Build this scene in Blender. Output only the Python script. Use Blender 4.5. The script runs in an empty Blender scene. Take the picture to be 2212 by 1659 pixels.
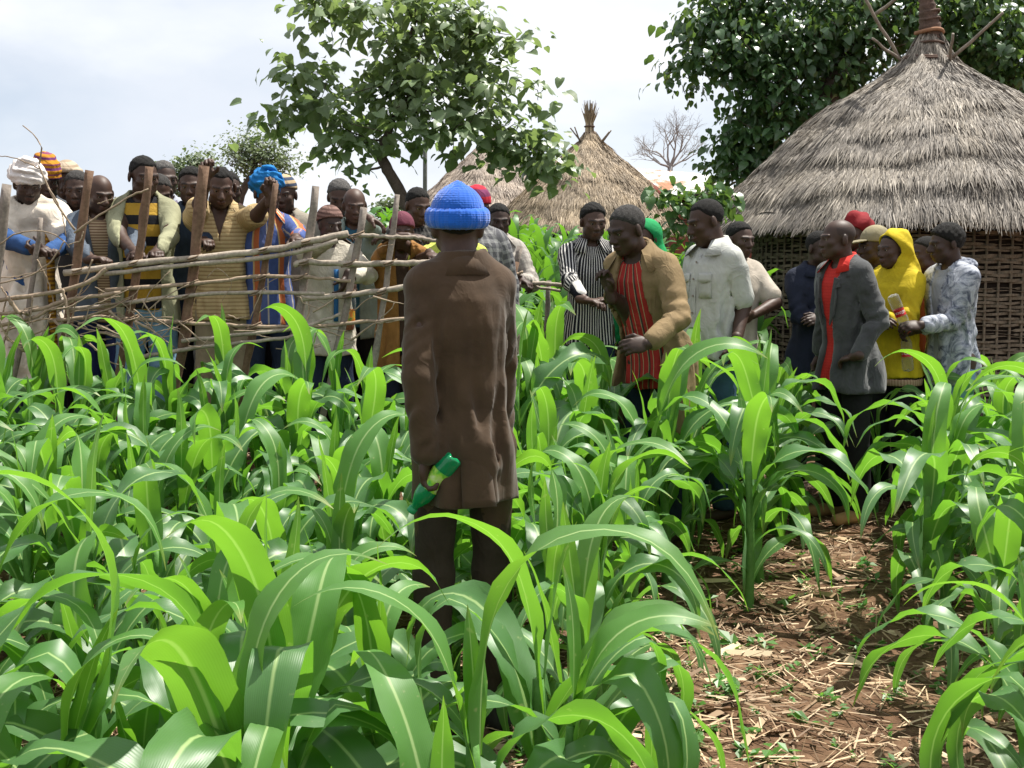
import bpy, math, random
import numpy as np
from mathutils import Vector, Matrix

scene = bpy.context.scene
COL = scene.collection
PI = math.pi

# ------------------------------------------------------------------ camera
CAM_H = 1.48
FPX = 2600.0                       # focal length in pixels of a 2212 px wide picture
PITCH = math.atan((829.5 - 575.0) / FPX)
cam_d = bpy.data.cameras.new('camera')
cam_d.sensor_width = 36.0
cam_d.lens = 36.0 * FPX / 2212.0
cam_d.clip_start = 0.05
cam_d.clip_end = 6000.0
cam = bpy.data.objects.new('camera', cam_d)
COL.objects.link(cam)
cam.location = (0, 0, CAM_H)
cam.rotation_euler = (PI / 2 - PITCH, 0, 0)
scene.camera = cam

# ------------------------------------------------------------------ light
SUN_EL = math.radians(66)
SUN_AZ = math.radians(58)          # from +Y (ahead of the camera) towards +X
world = bpy.data.worlds.new('World')
scene.world = world
world.use_nodes = True
wn, wl = world.node_tree.nodes, world.node_tree.links
for n in list(wn):
    wn.remove(n)
w_out = wn.new('ShaderNodeOutputWorld')
w_bg = wn.new('ShaderNodeBackground')
w_bg.inputs['Strength'].default_value = 0.068
w_sky = wn.new('ShaderNodeTexSky')
w_sky.sky_type = 'NISHITA'
w_sky.sun_disc = False
w_sky.sun_elevation = SUN_EL
w_sky.sun_rotation = SUN_AZ
w_sky.altitude = 1900
w_sky.dust_density = 1.5
w_tc = wn.new('ShaderNodeTexCoord')
w_map = wn.new('ShaderNodeMapping')
w_map.inputs['Scale'].default_value = (1.0, 1.0, 2.3)
w_map.inputs['Location'].default_value = (3.1, 0.35, 0.2)
w_n1 = wn.new('ShaderNodeTexNoise')
w_n1.inputs['Scale'].default_value = 2.6
w_n1.inputs['Detail'].default_value = 7.0
w_n1.inputs['Roughness'].default_value = 0.52
w_n1.inputs['Distortion'].default_value = 0.25
w_r1 = wn.new('ShaderNodeValToRGB')
w_r1.color_ramp.elements[0].position = 0.33
w_r1.color_ramp.elements[0].color = (0.62, 0.62, 0.62, 1)
w_r1.color_ramp.elements[1].position = 0.56
w_r1.color_ramp.elements[1].color = (1, 1, 1, 1)
w_n2 = wn.new('ShaderNodeTexNoise')
w_n2.inputs['Scale'].default_value = 3.7
w_n2.inputs['Detail'].default_value = 6.0
w_r2 = wn.new('ShaderNodeValToRGB')
w_r2.color_ramp.elements[0].position = 0.36
w_r2.color_ramp.elements[0].color = (7.0, 7.5, 8.3, 1)
w_r2.color_ramp.elements[1].position = 0.60
w_r2.color_ramp.elements[1].color = (9.3, 9.5, 9.8, 1)
w_mix = wn.new('ShaderNodeMix')
w_mix.data_type = 'RGBA'
wl.new(w_tc.outputs['Generated'], w_map.inputs['Vector'])
wl.new(w_map.outputs['Vector'], w_n1.inputs['Vector'])
wl.new(w_map.outputs['Vector'], w_n2.inputs['Vector'])
wl.new(w_n1.outputs['Fac'], w_r1.inputs['Fac'])
wl.new(w_n2.outputs['Fac'], w_r2.inputs['Fac'])
wl.new(w_r1.outputs['Color'], w_mix.inputs[0])
wl.new(w_sky.outputs['Color'], w_mix.inputs[6])
wl.new(w_r2.outputs['Color'], w_mix.inputs[7])
wl.new(w_mix.outputs[2], w_bg.inputs['Color'])
wl.new(w_bg.outputs['Background'], w_out.inputs['Surface'])

sun_d = bpy.data.lights.new('sun', 'SUN')
sun_d.energy = 5.0
sun_d.angle = math.radians(0.6)
sun_d.color = (1.0, 0.955, 0.87)
sun = bpy.data.objects.new('sun', sun_d)
COL.objects.link(sun)
sdir = Vector((math.sin(SUN_AZ) * math.cos(SUN_EL), math.cos(SUN_AZ) * math.cos(SUN_EL), math.sin(SUN_EL)))
sun.rotation_euler = sdir.to_track_quat('Z', 'Y').to_euler()
sun.location = (0, 0, 30)

vs = scene.view_settings
vs.view_transform = 'Standard'
vs.look = 'None'
vs.exposure = 0.82
vs.gamma = 1.0
vs.use_curve_mapping = False
scene.render.engine = 'CYCLES'
scene.cycles.max_bounces = 6
scene.cycles.diffuse_bounces = 3
scene.cycles.glossy_bounces = 2
scene.cycles.transmission_bounces = 5
scene.cycles.transparent_max_bounces = 6
scene.cycles.caustics_reflective = False
scene.cycles.caustics_refractive = False

# ------------------------------------------------------------------ helpers
cP, sP = math.cos(PITCH), math.sin(PITCH)


def at(px, py, Y):
    """A point Y metres ahead of the camera, from a place in the 2212 px wide picture (used once, to lay the place out)."""
    cx, cz = (px - 1106.0) / FPX, -(py - 829.5) / FPX
    dy = cP + cz * sP
    dz = -sP + cz * cP
    k = Y / dy
    return Vector((cx * k, Y, CAM_H + dz * k))


def S(a, b, x):
    t = np.clip((np.asarray(x, float) - a) / (b - a), 0, 1)
    return t * t * (3 - 2 * t)


def terrain(x, y):
    x = np.asarray(x, float)
    y = np.asarray(y, float)
    z = 0.36 * S(4.2, 7.0, y) * S(0.9, -1.4, x)
    z = z + 0.10 * S(5.8, 7.6, y) * S(2.0, 0.5, x) * (1 - 0.75 * S(0.9, -1.4, x))
    z = z + (0.72 * S(8.2, 15.5, y)) * S(4.6, 1.2, x)
    z = z + 0.25 * S(14, 32, y)
    z = z + 0.30 * S(4.6, 1.2, -x + 3.0) * 0
    near = 1 - S(9, 14, y)
    z = z + near * (0.018 * np.sin(x * 3.1 + 0.7 * y) * np.cos(y * 2.3 - 0.4 * x) + 0.010 * np.sin(x * 7.7 + 1.3) * np.sin(y * 6.9 + x))
    return z


def tz(x, y):
    return float(terrain(x, y))


def np_mesh(name, V, Q, smooth=True):
    V = np.asarray(V, dtype=np.float32)
    Q = np.asarray(Q, dtype=np.int32)
    me = bpy.data.meshes.new(name)
    n, k = Q.shape
    me.vertices.add(len(V))
    me.vertices.foreach_set('co', V.ravel())
    me.loops.add(n * k)
    me.loops.foreach_set('vertex_index', Q.ravel())
    me.polygons.add(n)
    me.polygons.foreach_set('loop_start', np.arange(0, n * k, k, dtype=np.int32))
    me.polygons.foreach_set('use_smooth', np.full(n, bool(smooth)))
    me.update(calc_edges=True)
    return me


def attr_f(me, name, vals):
    a = me.attributes.new(name, 'FLOAT', 'POINT')
    a.data.foreach_set('value', np.asarray(vals, dtype=np.float32).ravel())


def attr_v(me, name, vals):
    a = me.attributes.new(name, 'FLOAT_VECTOR', 'POINT')
    a.data.foreach_set('vector', np.asarray(vals, dtype=np.float32).ravel())


def link(name, data, mat=None, parent=None, loc=None):
    o = bpy.data.objects.new(name, data)
    COL.objects.link(o)
    if mat is not None and data is not None and not data.materials:
        data.materials.append(mat)
    if parent is not None:
        o.parent = parent
    if loc is not None:
        o.location = loc
    return o


def empty(name, loc=(0, 0, 0), rz=0.0, sc=1.0):
    o = bpy.data.objects.new(name, None)
    COL.objects.link(o)
    o.empty_display_size = 0.1
    o.location = loc
    o.rotation_euler = (0, 0, rz)
    o.scale = (sc, sc, sc)
    return o


def tag(o, label=None, cat=None, group=None, kind=None):
    if label:
        o['label'] = label
    if cat:
        o['category'] = cat
    if group:
        o['group'] = group
    if kind:
        o['kind'] = kind
    return o


class MB:
    """collects vertices and quads/tris into one mesh"""

    def __init__(self):
        self.v, self.f, self.n, self.c = [], [], 0, []

    def add(self, V, F, c=None):
        V = np.asarray(V, float)
        F = np.asarray(F, int)
        if F.shape[1] == 3:
            F = np.concatenate([F, F[:, 2:3]], 1)
        self.v.append(V)
        self.f.append(F + self.n)
        self.n += len(V)
        self.c.append(np.full(len(V), 0.5 if c is None else c) if np.isscalar(c) or c is None else np.asarray(c))

    def tube(self, pts, rad, seg=7, c=None, wob=0.0, rng=None, cap=True):
        P = np.asarray(pts, float)
        n = len(P)
        R = np.broadcast_to(np.asarray(rad, float), (n,)).copy()
        T = np.gradient(P, axis=0)
        T /= np.linalg.norm(T, axis=1)[:, None] + 1e-9
        ref = np.array([0.0, 0, 1]) if abs(T[0, 2]) < 0.85 else np.array([1.0, 0, 0])
        A = np.cross(T, ref)
        A /= np.linalg.norm(A, axis=1)[:, None] + 1e-9
        B = np.cross(T, A)
        th = np.arange(seg) * 2 * PI / seg
        rr = R[:, None] * np.ones(seg)
        if wob and rng is not None:
            rr = rr * (1 + wob * rng.standard_normal((n, seg)) + wob * rng.standard_normal((n, 1)))
        V = P[:, None, :] + rr[:, :, None] * (np.cos(th)[None, :, None] * A[:, None, :] + np.sin(th)[None, :, None] * B[:, None, :])
        V = V.reshape(-1, 3)
        i = np.arange(n - 1)[:, None] * seg
        j = np.arange(seg)[None, :]
        jn = (j + 1) % seg
        F = np.stack([i + j, i + jn, i + seg + jn, i + seg + j], -1).reshape(-1, 4)
        if cap:
            m = len(V)
            V = np.concatenate([V, P[:1], P[-1:]])
            j = np.arange(seg)
            F1 = np.stack([np.full(seg, m), (j + 1) % seg, j, j], -1)
            e = (n - 1) * seg
            F2 = np.stack([np.full(seg, m + 1), e + j, e + (j + 1) % seg, e + (j + 1) % seg], -1)
            F = np.concatenate([F, F1, F2])
        self.add(V, F, c)

    def build(self, name, mat=None, parent=None, smooth=True, loc=None):
        V = np.concatenate(self.v)
        F = np.concatenate(self.f)
        tri = F[:, 2] == F[:, 3]
        me = bpy.data.meshes.new(name)
        tot = np.where(tri, 3, 4)
        start = np.concatenate([[0], np.cumsum(tot)[:-1]]).astype(np.int32)
        idx = F.ravel()
        keep = np.ones(len(idx), bool)
        keep[3::4] = ~tri
        idx = idx[keep].astype(np.int32)
        me.vertices.add(len(V))
        me.vertices.foreach_set('co', V.astype(np.float32).ravel())
        me.loops.add(len(idx))
        me.loops.foreach_set('vertex_index', idx)
        me.polygons.add(len(F))
        me.polygons.foreach_set('loop_start', start)
        me.polygons.foreach_set('use_smooth', np.full(len(F), bool(smooth)))
        me.update(calc_edges=True)
        attr_f(me, 'rnd', np.concatenate(self.c))
        if name is None:
            return me
        return link(name, me, mat, parent, loc)

    def mesh(self, name, mat=None, smooth=True):
        o = self.build(name, mat, None, smooth)
        me = o.data
        bpy.data.objects.remove(o)
        return me


# ------------------------------------------------------------------ materials
class NT:
    def __init__(self, name):
        self.m = bpy.data.materials.new(name)
        self.m.use_nodes = True
        self.n = self.m.node_tree.nodes
        self.l = self.m.node_tree.links
        self.b = self.n['Principled BSDF']
        self.out = self.n['Material Output']

    def new(self, t, **kw):
        nd = self.n.new(t)
        for k, v in kw.items():
            if k in nd.inputs:
                nd.inputs[k].default_value = v
            else:
                setattr(nd, k, v)
        return nd

    def ln(self, a, b):
        self.l.new(a, b)

    def ramp(self, src, stops, interp='LINEAR'):
        r = self.n.new('ShaderNodeValToRGB')
        r.color_ramp.interpolation = interp
        els = r.color_ramp.elements
        while len(els) < len(stops):
            els.new(0.5)
        for e, (p, c) in zip(els, stops):
            e.position = p
            e.color = (*c, 1)
        self.l.new(src, r.inputs['Fac'])
        return r.outputs['Color']

    def mix(self, fac, a, b, mode='MIX'):
        m = self.n.new('ShaderNodeMix')
        m.data_type = 'RGBA'
        m.blend_type = mode
        for sock, v in ((m.inputs[0], fac), (m.inputs[6], a), (m.inputs[7], b)):
            if isinstance(v, bpy.types.NodeSocket):
                self.l.new(v, sock)
            elif isinstance(v, (tuple, list)):
                sock.default_value = (*v, 1) if len(v) == 3 else v
            else:
                sock.default_value = v
        return m.outputs[2]

    def math(self, op, a, b=None, c=None):
        m = self.n.new('ShaderNodeMath')
        m.operation = op
        for i, v in enumerate((a, b, c)):
            if v is None:
                continue
            if isinstance(v, bpy.types.NodeSocket):
                self.l.new(v, m.inputs[i])
            else:
                m.inputs[i].default_value = v
        return m.outputs[0]

    def noise(self, vec, scale, detail=4, rough=0.55, dist=0.0):
        n = self.n.new('ShaderNodeTexNoise')
        n.inputs['Scale'].default_value = scale
        n.inputs['Detail'].default_value = detail
        n.inputs['Roughness'].default_value = rough
        n.inputs['Distortion'].default_value = dist
        if vec is not None:
            self.l.new(vec, n.inputs['Vector'])
        return n.outputs['Fac']

    def coord(self, which='Object', scale=None):
        t = self.n.new('ShaderNodeTexCoord').outputs[which]
        if scale is None:
            return t
        m = self.n.new('ShaderNodeMapping')
        m.inputs['Scale'].default_value = scale
        self.l.new(t, m.inputs['Vector'])
        return m.outputs['Vector']

    def attr(self, name, out='Fac'):
        a = self.n.new('ShaderNodeAttribute')
        a.attribute_name = name
        return a.outputs[out]

    def bump(self, h, strength=0.3, dist=0.01):
        b = self.n.new('ShaderNodeBump')
        b.inputs['Strength'].default_value = strength
        b.inputs['Distance'].default_value = dist
        self.l.new(h, b.inputs['Height'])
        self.l.new(b.outputs['Normal'], self.b.inputs['Normal'])
        return b

    def base(self, col, rough=0.8, spec=0.3):
        if isinstance(col, bpy.types.NodeSocket):
            self.l.new(col, self.b.inputs['Base Color'])
        else:
            self.b.inputs['Base Color'].default_value = (*col, 1)
        if isinstance(rough, bpy.types.NodeSocket):
            self.l.new(rough, self.b.inputs['Roughness'])
        else:
            self.b.inputs['Roughness'].default_value = rough
        self.b.inputs['Specular IOR Level'].default_value = spec
        return self.m


def mat_soil():
    t = NT('soil')
    g = t.coord('Object')
    a = t.noise(g, 1.3, 6)
    b = t.noise(g, 14, 6, 0.7)
    c1 = t.ramp(a, [(0.35, (0.12, 0.070, 0.043)), (0.65, (0.21, 0.132, 0.083))])
    c2 = t.ramp(b, [(0.35, (0.45, 0.42, 0.40)), (0.65, (1.15, 1.12, 1.08))])
    col = t.mix(1.0, c1, c2, 'MULTIPLY')
    t.bump(b, 0.9, 0.03)
    return t.base(col, 0.95, 0.1)


def mat_leafy(name, top, back, rough=0.42, spec=0.5, var=0.25, midrib=None, veins=False, trans=0.45, useattr=False, transcol=None):
    """leaf: glossy reflecting side plus light passing through"""
    t = NT(name)
    if useattr:
        r = t.attr('rnd')
    else:
        r = t.n.new('ShaderNodeObjectInfo').outputs['Random']
    v0 = tuple(x * (1 - var) for x in top)
    v1 = tuple(min(1, x * (1 + var)) for x in top)
    col = t.ramp(r, [(0.0, v0), (1.0, v1)])
    ng = t.noise(t.coord('Object'), 9.0, 3)
    col = t.mix(0.35, col, t.ramp(ng, [(0.3, tuple(x * 0.7 for x in top)), (0.7, tuple(min(1, x * 1.3) for x in top))]))
    if midrib:
        uv = t.n.new('ShaderNodeUVMap').outputs['UV']
        sx = t.n.new('ShaderNodeSeparateXYZ')
        t.ln(uv, sx.inputs[0])
        u = sx.outputs[0]
        d = t.math('ABSOLUTE', t.math('SUBTRACT', u, 0.5))
        m = t.ramp(d, [(0.018, (1, 1, 1)), (0.050, (0, 0, 0))])
        if veins:
            w = t.math('SINE', t.math('MULTIPLY', u, 150.0))
            wv = t.math('MULTIPLY_ADD', w, 0.5, 0.5)
            col = t.mix(t.math('MULTIPLY', wv, 0.16), col, tuple(min(1, x * 1.9) for x in top))
            t.bump(wv, 0.12, 0.001)
        col = t.mix(m, col, midrib)
        vv = sx.outputs[1]
        tip = t.math('MULTIPLY', t.ramp(vv, [(0.90, (0, 0, 0)), (1.0, (1, 1, 1))]), 0.7)
        col = t.mix(tip, col, (0.30, 0.26, 0.07))
        sp = t.noise(t.coord('Object', (1, 1, 1)), 55, 2, 0.5)
        col = t.mix(t.ramp(sp, [(0.70, (0, 0, 0)), (0.76, (0.6, 0.6, 0.6))]), col, (0.34, 0.38, 0.16))
    t.base(col, rough, spec)
    tr = t.new('ShaderNodeBsdfTranslucent')
    tc = transcol or back
    t.ln(t.mix(0.30, t.mix(1.0, col, (0, 0, 0), 'MIX') if False else tuple(tc), col), tr.inputs['Color'])
    ms = t.new('ShaderNodeMixShader')
    ms.inputs[0].default_value = trans
    t.ln(t.b.outputs[0], ms.inputs[1])
    t.ln(tr.outputs[0], ms.inputs[2])
    t.ln(ms.outputs[0], t.out.inputs['Surface'])
    return t.m


def mat_wood(name, c0, c1, scale=(8, 8, 8), rough=0.85, useattr=False):
    t = NT(name)
    g = t.coord('Object')
    a = t.noise(g, 9, 5, 0.6)
    b = t.noise(g, 60, 4, 0.6)
    col = t.ramp(a, [(0.3, c0), (0.7, c1)])
    col = t.mix(0.5, col, t.ramp(b, [(0.3, c0), (0.7, c1)]))
    if useattr:
        col = t.mix(1.0, col, t.ramp(t.attr('rnd'), [(0, (0.55, 0.55, 0.55)), (1, (1.35, 1.3, 1.2))]), 'MULTIPLY')
    t.bump(b, 0.5, 0.004)
    return t.base(col, rough, 0.2)


def mat_straw(name, c0, c1, c2):
    t = NT(name)
    r = t.attr('rnd')
    col = t.ramp(r, [(0.0, c0), (0.5, c1), (1.0, c2)])
    n = t.noise(t.coord('Object'), 1.6, 4, 0.6)
    col = t.mix(1.0, col, t.ramp(n, [(0.3, (0.72, 0.72, 0.74)), (0.7, (1.2, 1.17, 1.1))]), 'MULTIPLY')
    return t.base(col, 0.7, 0.35)
# ================================================================== ground
M_SOIL = mat_soil()
M_BARK = mat_wood('bark', (0.05, 0.038, 0.03), (0.13, 0.10, 0.08))


def build_ground():
    xs = np.concatenate([-np.geomspace(8, 1500, 26)[::-1], np.linspace(-7.8, 7.8, 131), np.geomspace(8, 1500, 26)])
    ys = np.concatenate([-np.geomspace(1, 400, 12)[::-1], np.linspace(-0.9, 16, 151), np.geomspace(16.3, 3000, 34)])
    X, Y = np.meshgrid(xs, ys, indexing='ij')
    Z = terrain(X, Y)
    rg = np.random.default_rng(3)
    near = (np.abs(X) < 7.8) & (Y > 0) & (Y < 12)
    Z = Z + near * rg.normal(0, 0.008, Z.shape)
    V = np.stack([X, Y, Z], -1).reshape(-1, 3)
    ny = len(ys)
    i = np.arange(len(xs) - 1)[:, None] * ny
    j = np.arange(ny - 1)[None, :]
    Q = np.stack([i + j, i + ny + j, i + ny + j + 1, i + j + 1], -1).reshape(-1, 4)
    o = link('ground', np_mesh('ground', V, Q), M_SOIL)
    tag(o, 'red brown soil of the maize field', 'ground', kind='structure')


build_ground()


def build_litter():
    rg = np.random.default_rng(11)
    m = MB()
    n = 30000
    Y = 1.6 + 7.0 * rg.random(n) ** 1.3
    X = (rg.random(n) - 0.42) * (0.95 * Y + 1.2)
    Z = terrain(X, Y)
    a = rg.random(n) * 2 * PI
    L = 0.015 + 0.085 * rg.random(n) ** 2
    w = 0.0015 + 0.0022 * rg.random(n)
    big = rg.random(n) < 0.05
    w = np.where(big, w * 4, w)
    L = np.where(big, L * 1.3, L)
    el = rg.normal(0.05, 0.16, n)
    d = np.stack([np.cos(a) * np.cos(el), np.sin(a) * np.cos(el), np.sin(el)], -1)
    s = np.stack([-np.sin(a), np.cos(a), rg.normal(0, 0.5, n)], -1)
    c = np.stack([X, Y, Z + 0.008 + 0.016 * rg.random(n)], -1)
    q = np.stack([c - d * L[:, None] - s * w[:, None], c + d * L[:, None] - s * w[:, None] * 0.7,
                  c + d * L[:, None] + s * w[:, None] * 0.7, c - d * L[:, None] + s * w[:, None]], 1).reshape(-1, 3)
    m.add(q, np.arange(4 * n).reshape(-1, 4), np.repeat(rg.random(n), 4))
    o = m.build('straw_litter', mat_straw('dry_straw', (0.12, 0.07, 0.04), (0.32, 0.215, 0.13), (0.62, 0.48, 0.32)), smooth=False)
    tag(o, 'dry straw and stalk litter strewn over the soil between the maize', 'straw', kind='stuff')
    # soil clods
    m = MB()
    for k in range(900):
        y = 2.0 + 5 * rg.random() ** 1.2
        x = (rg.random() - 0.4) * (0.95 * y + 0.6)
        r = 0.008 + 0.022 * rg.random() ** 3
        th = rg.random(6) * 0.6 + np.arange(6) * PI / 3
        rr = r * (0.7 + 0.6 * rg.random((2, 6)))
        z = tz(x, y)
        V = [(x, y, z + r * 0.9)]
        V += [(x + rr[0, i] * math.cos(th[i]) * 0.7, y + rr[0, i] * math.sin(th[i]) * 0.7, z + r * 0.6) for i in range(6)]
        V += [(x + rr[1, i] * math.cos(th[i]), y + rr[1, i] * math.sin(th[i]), z - 0.01) for i in range(6)]
        F = [(0, 1 + i, 1 + (i + 1) % 6, 1 + (i + 1) % 6) for i in range(6)] + [(1 + i, 7 + i, 7 + (i + 1) % 6, 1 + (i + 1) % 6) for i in range(6)]
        m.add(V, F)
    o = m.build('soil_clods', M_SOIL)
    tag(o, 'small crumbly clods lying on the red brown soil', 'soil', kind='stuff')
    # weeds
    m = MB()
    lanes = [(0.45, 2.6, 1.75, 6.3)]
    for k in range(1900):
        y = 1.8 + 5.4 * rg.random() ** 1.15
        x = (rg.random() - 0.40) * (0.95 * y + 0.8)
        if math.sin(x * 2.3 + 1) * math.sin(y * 1.9 + x) + rg.random() * 0.9 < 0.15:
            continue
        z = tz(x, y)
        nl = rg.integers(4, 9)
        sc = 0.014 + 0.028 * rg.random() ** 2
        h = 0.01 + 0.06 * rg.random() ** 2
        cc = rg.random()
        for i in range(nl):
            a = rg.random() * 2 * PI
            L = sc * (0.8 + 0.8 * rg.random())
            wd = L * (0.28 + 0.15 * rg.random())
            up = rg.normal(0.35, 0.35)
            d = np.array([math.cos(a), math.sin(a), up])
            s_ = np.array([-math.sin(a), math.cos(a), 0.2 * rg.normal()])
            b = np.array([x, y, z + h * rg.random()])
            V = [b, b + d * L * 0.5 + s_ * wd, b + d * L * 1.0 - np.array([0, 0, 0.2 * L]), b + d * L * 0.5 - s_ * wd]
            m.add(V, [(0, 1, 2, 3)], cc)
    o = m.build('weeds', mat_leafy('weed_leaf', (0.07, 0.19, 0.035), (0.30, 0.62, 0.06), useattr=True, trans=0.4), smooth=False)
    tag(o, 'small green weeds sprouting from the soil between the maize', 'weeds', kind='stuff')


build_litter()


# ================================================================== thatched huts
def revolve_thatch(parent, cx, cy, prof, n_str, mat_s, mat_b, seed, blade=(0.22, 0.42), width=0.006, courses=(), dents=(), lift=0.035, eave_z=None, view_only=True):
    """prof: (radius, z) from the eave up to the top. Base cone plus straw blades."""
    rg = np.random.default_rng(seed)
    prof = np.array(prof, float)
    seg = np.concatenate([[0], np.cumsum(np.linalg.norm(np.diff(prof, axis=0), axis=1))])
    tot = seg[-1]

    def pr(s):
        return np.interp(s, seg, prof[:, 0]), np.interp(s, seg, prof[:, 1])

    def bulge(s, a):
        # uneven surface: layered courses and dents
        h = 0.022 * np.sin(a * 5 + 2.1 * s + seed) * np.sin(3.3 * s + a * 2.0) + 0.014 * np.sin(a * 13 + 5 * s) * np.sin(7 * s + 3 * a)
        for c, amp in courses:
            ss = c + 0.05 * np.sin(a * 4 + c * 9) + 0.03 * np.sin(a * 11 + c * 3)
            h = h + amp * np.clip(1 - (s - ss) / 0.35, 0, 1) * (s > ss)
        for (ds, da, r, dep) in dents:
            dd = ((s - ds) / r) ** 2 + ((a - da) * np.interp(ds, seg, prof[:, 0]) / (1.5 * r)) ** 2
            h = h - dep * np.exp(-dd)
        return h

    na, ns = 150, 46
    A, Sg = np.meshgrid(np.linspace(0, 2 * PI, na, endpoint=False), np.linspace(0, tot, ns), indexing='ij')
    r, z = pr(Sg)
    h = bulge(Sg, A) - 0.03
    r2 = r + h * 0.7
    z2 = z + h * 0.7
    edge = 0.03 * np.sin(A * 7 + 1) + 0.03 * np.sin(A * 17 + 2)
    z2 = z2 + np.where(Sg == 0, edge, 0)
    V = np.stack([cx + r2 * np.cos(A), cy + r2 * np.sin(A), z2], -1).reshape(-1, 3)
    i = np.arange(na)[:, None]
    j = np.arange(ns - 1)[None, :]
    i2 = (i + 1) % na
    Q = np.stack([i * ns + j, i2 * ns + j, i2 * ns + j + 1, i * ns + j + 1], -1).reshape(-1, 4)
    me = np_mesh('thatch_base', V, Q)
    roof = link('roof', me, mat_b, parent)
    # underside cone
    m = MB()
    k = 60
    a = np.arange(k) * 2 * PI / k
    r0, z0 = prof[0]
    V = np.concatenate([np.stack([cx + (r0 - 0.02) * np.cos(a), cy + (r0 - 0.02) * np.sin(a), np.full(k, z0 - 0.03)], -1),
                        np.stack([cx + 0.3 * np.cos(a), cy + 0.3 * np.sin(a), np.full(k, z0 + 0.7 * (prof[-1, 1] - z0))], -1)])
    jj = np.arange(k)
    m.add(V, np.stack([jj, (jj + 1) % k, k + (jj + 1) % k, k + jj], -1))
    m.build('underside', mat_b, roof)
    # blades
    n = n_str
    # more blades where the radius is larger
    s = rg.random(n * 3) * tot
    rr, _ = pr(s)
    keep = rg.random(len(s)) < (rr + 0.08) / (prof[:, 0].max() + 0.08)
    s = s[keep]
    s = np.concatenate([s, rg.random(n // 7) * 0.12])
    n = len(s)
    a = rg.random(n) * 2 * PI
    if view_only:       # straw is as dense all round; seen side only gets the fine blades doubled
        pass
    rr, zz = pr(s)
    h = bulge(s, a)
    e = 1e-3
    r_lo, z_lo = pr(np.maximum(s - e, 0))
    r_hi, z_hi = pr(np.minimum(s + e, tot))
    tr, tzz = r_lo - r_hi, z_lo - z_hi
    nn = np.sqrt(tr ** 2 + tzz ** 2) + 1e-12
    tr, tzz = tr / nn, tzz / nn              # downslope
    nr, nz = -tzz, tr                         # outward normal
    L = blade[0] + (blade[1] - blade[0]) * rg.random(n)
    L = np.where(rr < 0.35, L * 0.7, L)
    yaw = rg.normal(0, 0.16, n) + 0.12 * np.sin(a * 9 + s * 4)
    lf = rg.normal(lift, 0.05, n)
    wd = width * (0.6 + 0.9 * rg.random(n))
    ca, sa = np.cos(a), np.sin(a)
    rad = np.stack([ca, sa, np.zeros(n)], -1)
    up = np.array([0, 0, 1.0])
    tan = np.stack([-sa, ca, np.zeros(n)], -1)
    down = rad * tr[:, None] + up * tzz[:, None]
    nor = rad * nr[:, None] + up * nz[:, None]
    P0 = np.stack([cx + rr * ca, cy + rr * sa, zz], -1) + nor * (h - 0.012)[:, None]
    d = down * np.cos(yaw)[:, None] + tan * np.sin(yaw)[:, None] + nor * lf[:, None]
    roll = rg.normal(0, 0.5, n)
    side = tan * np.cos(roll)[:, None] + nor * np.sin(roll)[:, None]
    P0 = P0 - d * (L * 0.35)[:, None] * (s > 0.2)[:, None]
    P1 = P0 + d * (L * 0.55)[:, None] + nor * (0.008 * rg.random(n))[:, None]
    P2 = P0 + d * L[:, None] - up * (0.03 * L)[:, None]
    w = side * wd[:, None]
    Vb = np.stack([P0 - w, P0 + w, P1 + w * 0.9, P1 - w * 0.9, P2 + w * 0.25, P2 - w * 0.25], 1).reshape(-1, 3)
    base = np.arange(n)[:, None] * 6
    Fb = np.concatenate([base + np.array([[0, 1, 2, 3]]), base + np.array([[3, 2, 4, 5]])])
    m = MB()
    m.add(Vb, Fb, np.repeat(np.clip(rg.normal(0.5, 0.21, n), 0, 1), 6))
    o = m.build('thatch_straw', mat_s, roof, smooth=False)
    o['kind'] = 'stuff'
    return roof


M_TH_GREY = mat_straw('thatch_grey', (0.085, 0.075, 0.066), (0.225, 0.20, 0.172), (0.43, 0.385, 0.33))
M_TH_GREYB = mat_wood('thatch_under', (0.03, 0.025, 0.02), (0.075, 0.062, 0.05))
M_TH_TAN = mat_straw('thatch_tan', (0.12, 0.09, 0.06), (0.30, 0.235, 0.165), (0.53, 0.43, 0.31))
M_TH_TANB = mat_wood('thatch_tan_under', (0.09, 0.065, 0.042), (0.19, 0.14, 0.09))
M_TH_PALE = mat_straw('thatch_pale', (0.16, 0.13, 0.11), (0.34, 0.28, 0.235), (0.56, 0.48, 0.40))
M_CANE = mat_wood('split_cane', (0.075, 0.060, 0.042), (0.27, 0.225, 0.165))
M_STICK = mat_wood('weathered_stick', (0.12, 0.10, 0.085), (0.36, 0.31, 0.26))
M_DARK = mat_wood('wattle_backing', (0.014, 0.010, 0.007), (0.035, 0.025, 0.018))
M_ROPE = mat_wood('binding', (0.05, 0.035, 0.028), (0.17, 0.11, 0.085))
M_ORANGE = mat_wood('rust_band', (0.20, 0.10, 0.055), (0.36, 0.20, 0.12))


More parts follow.
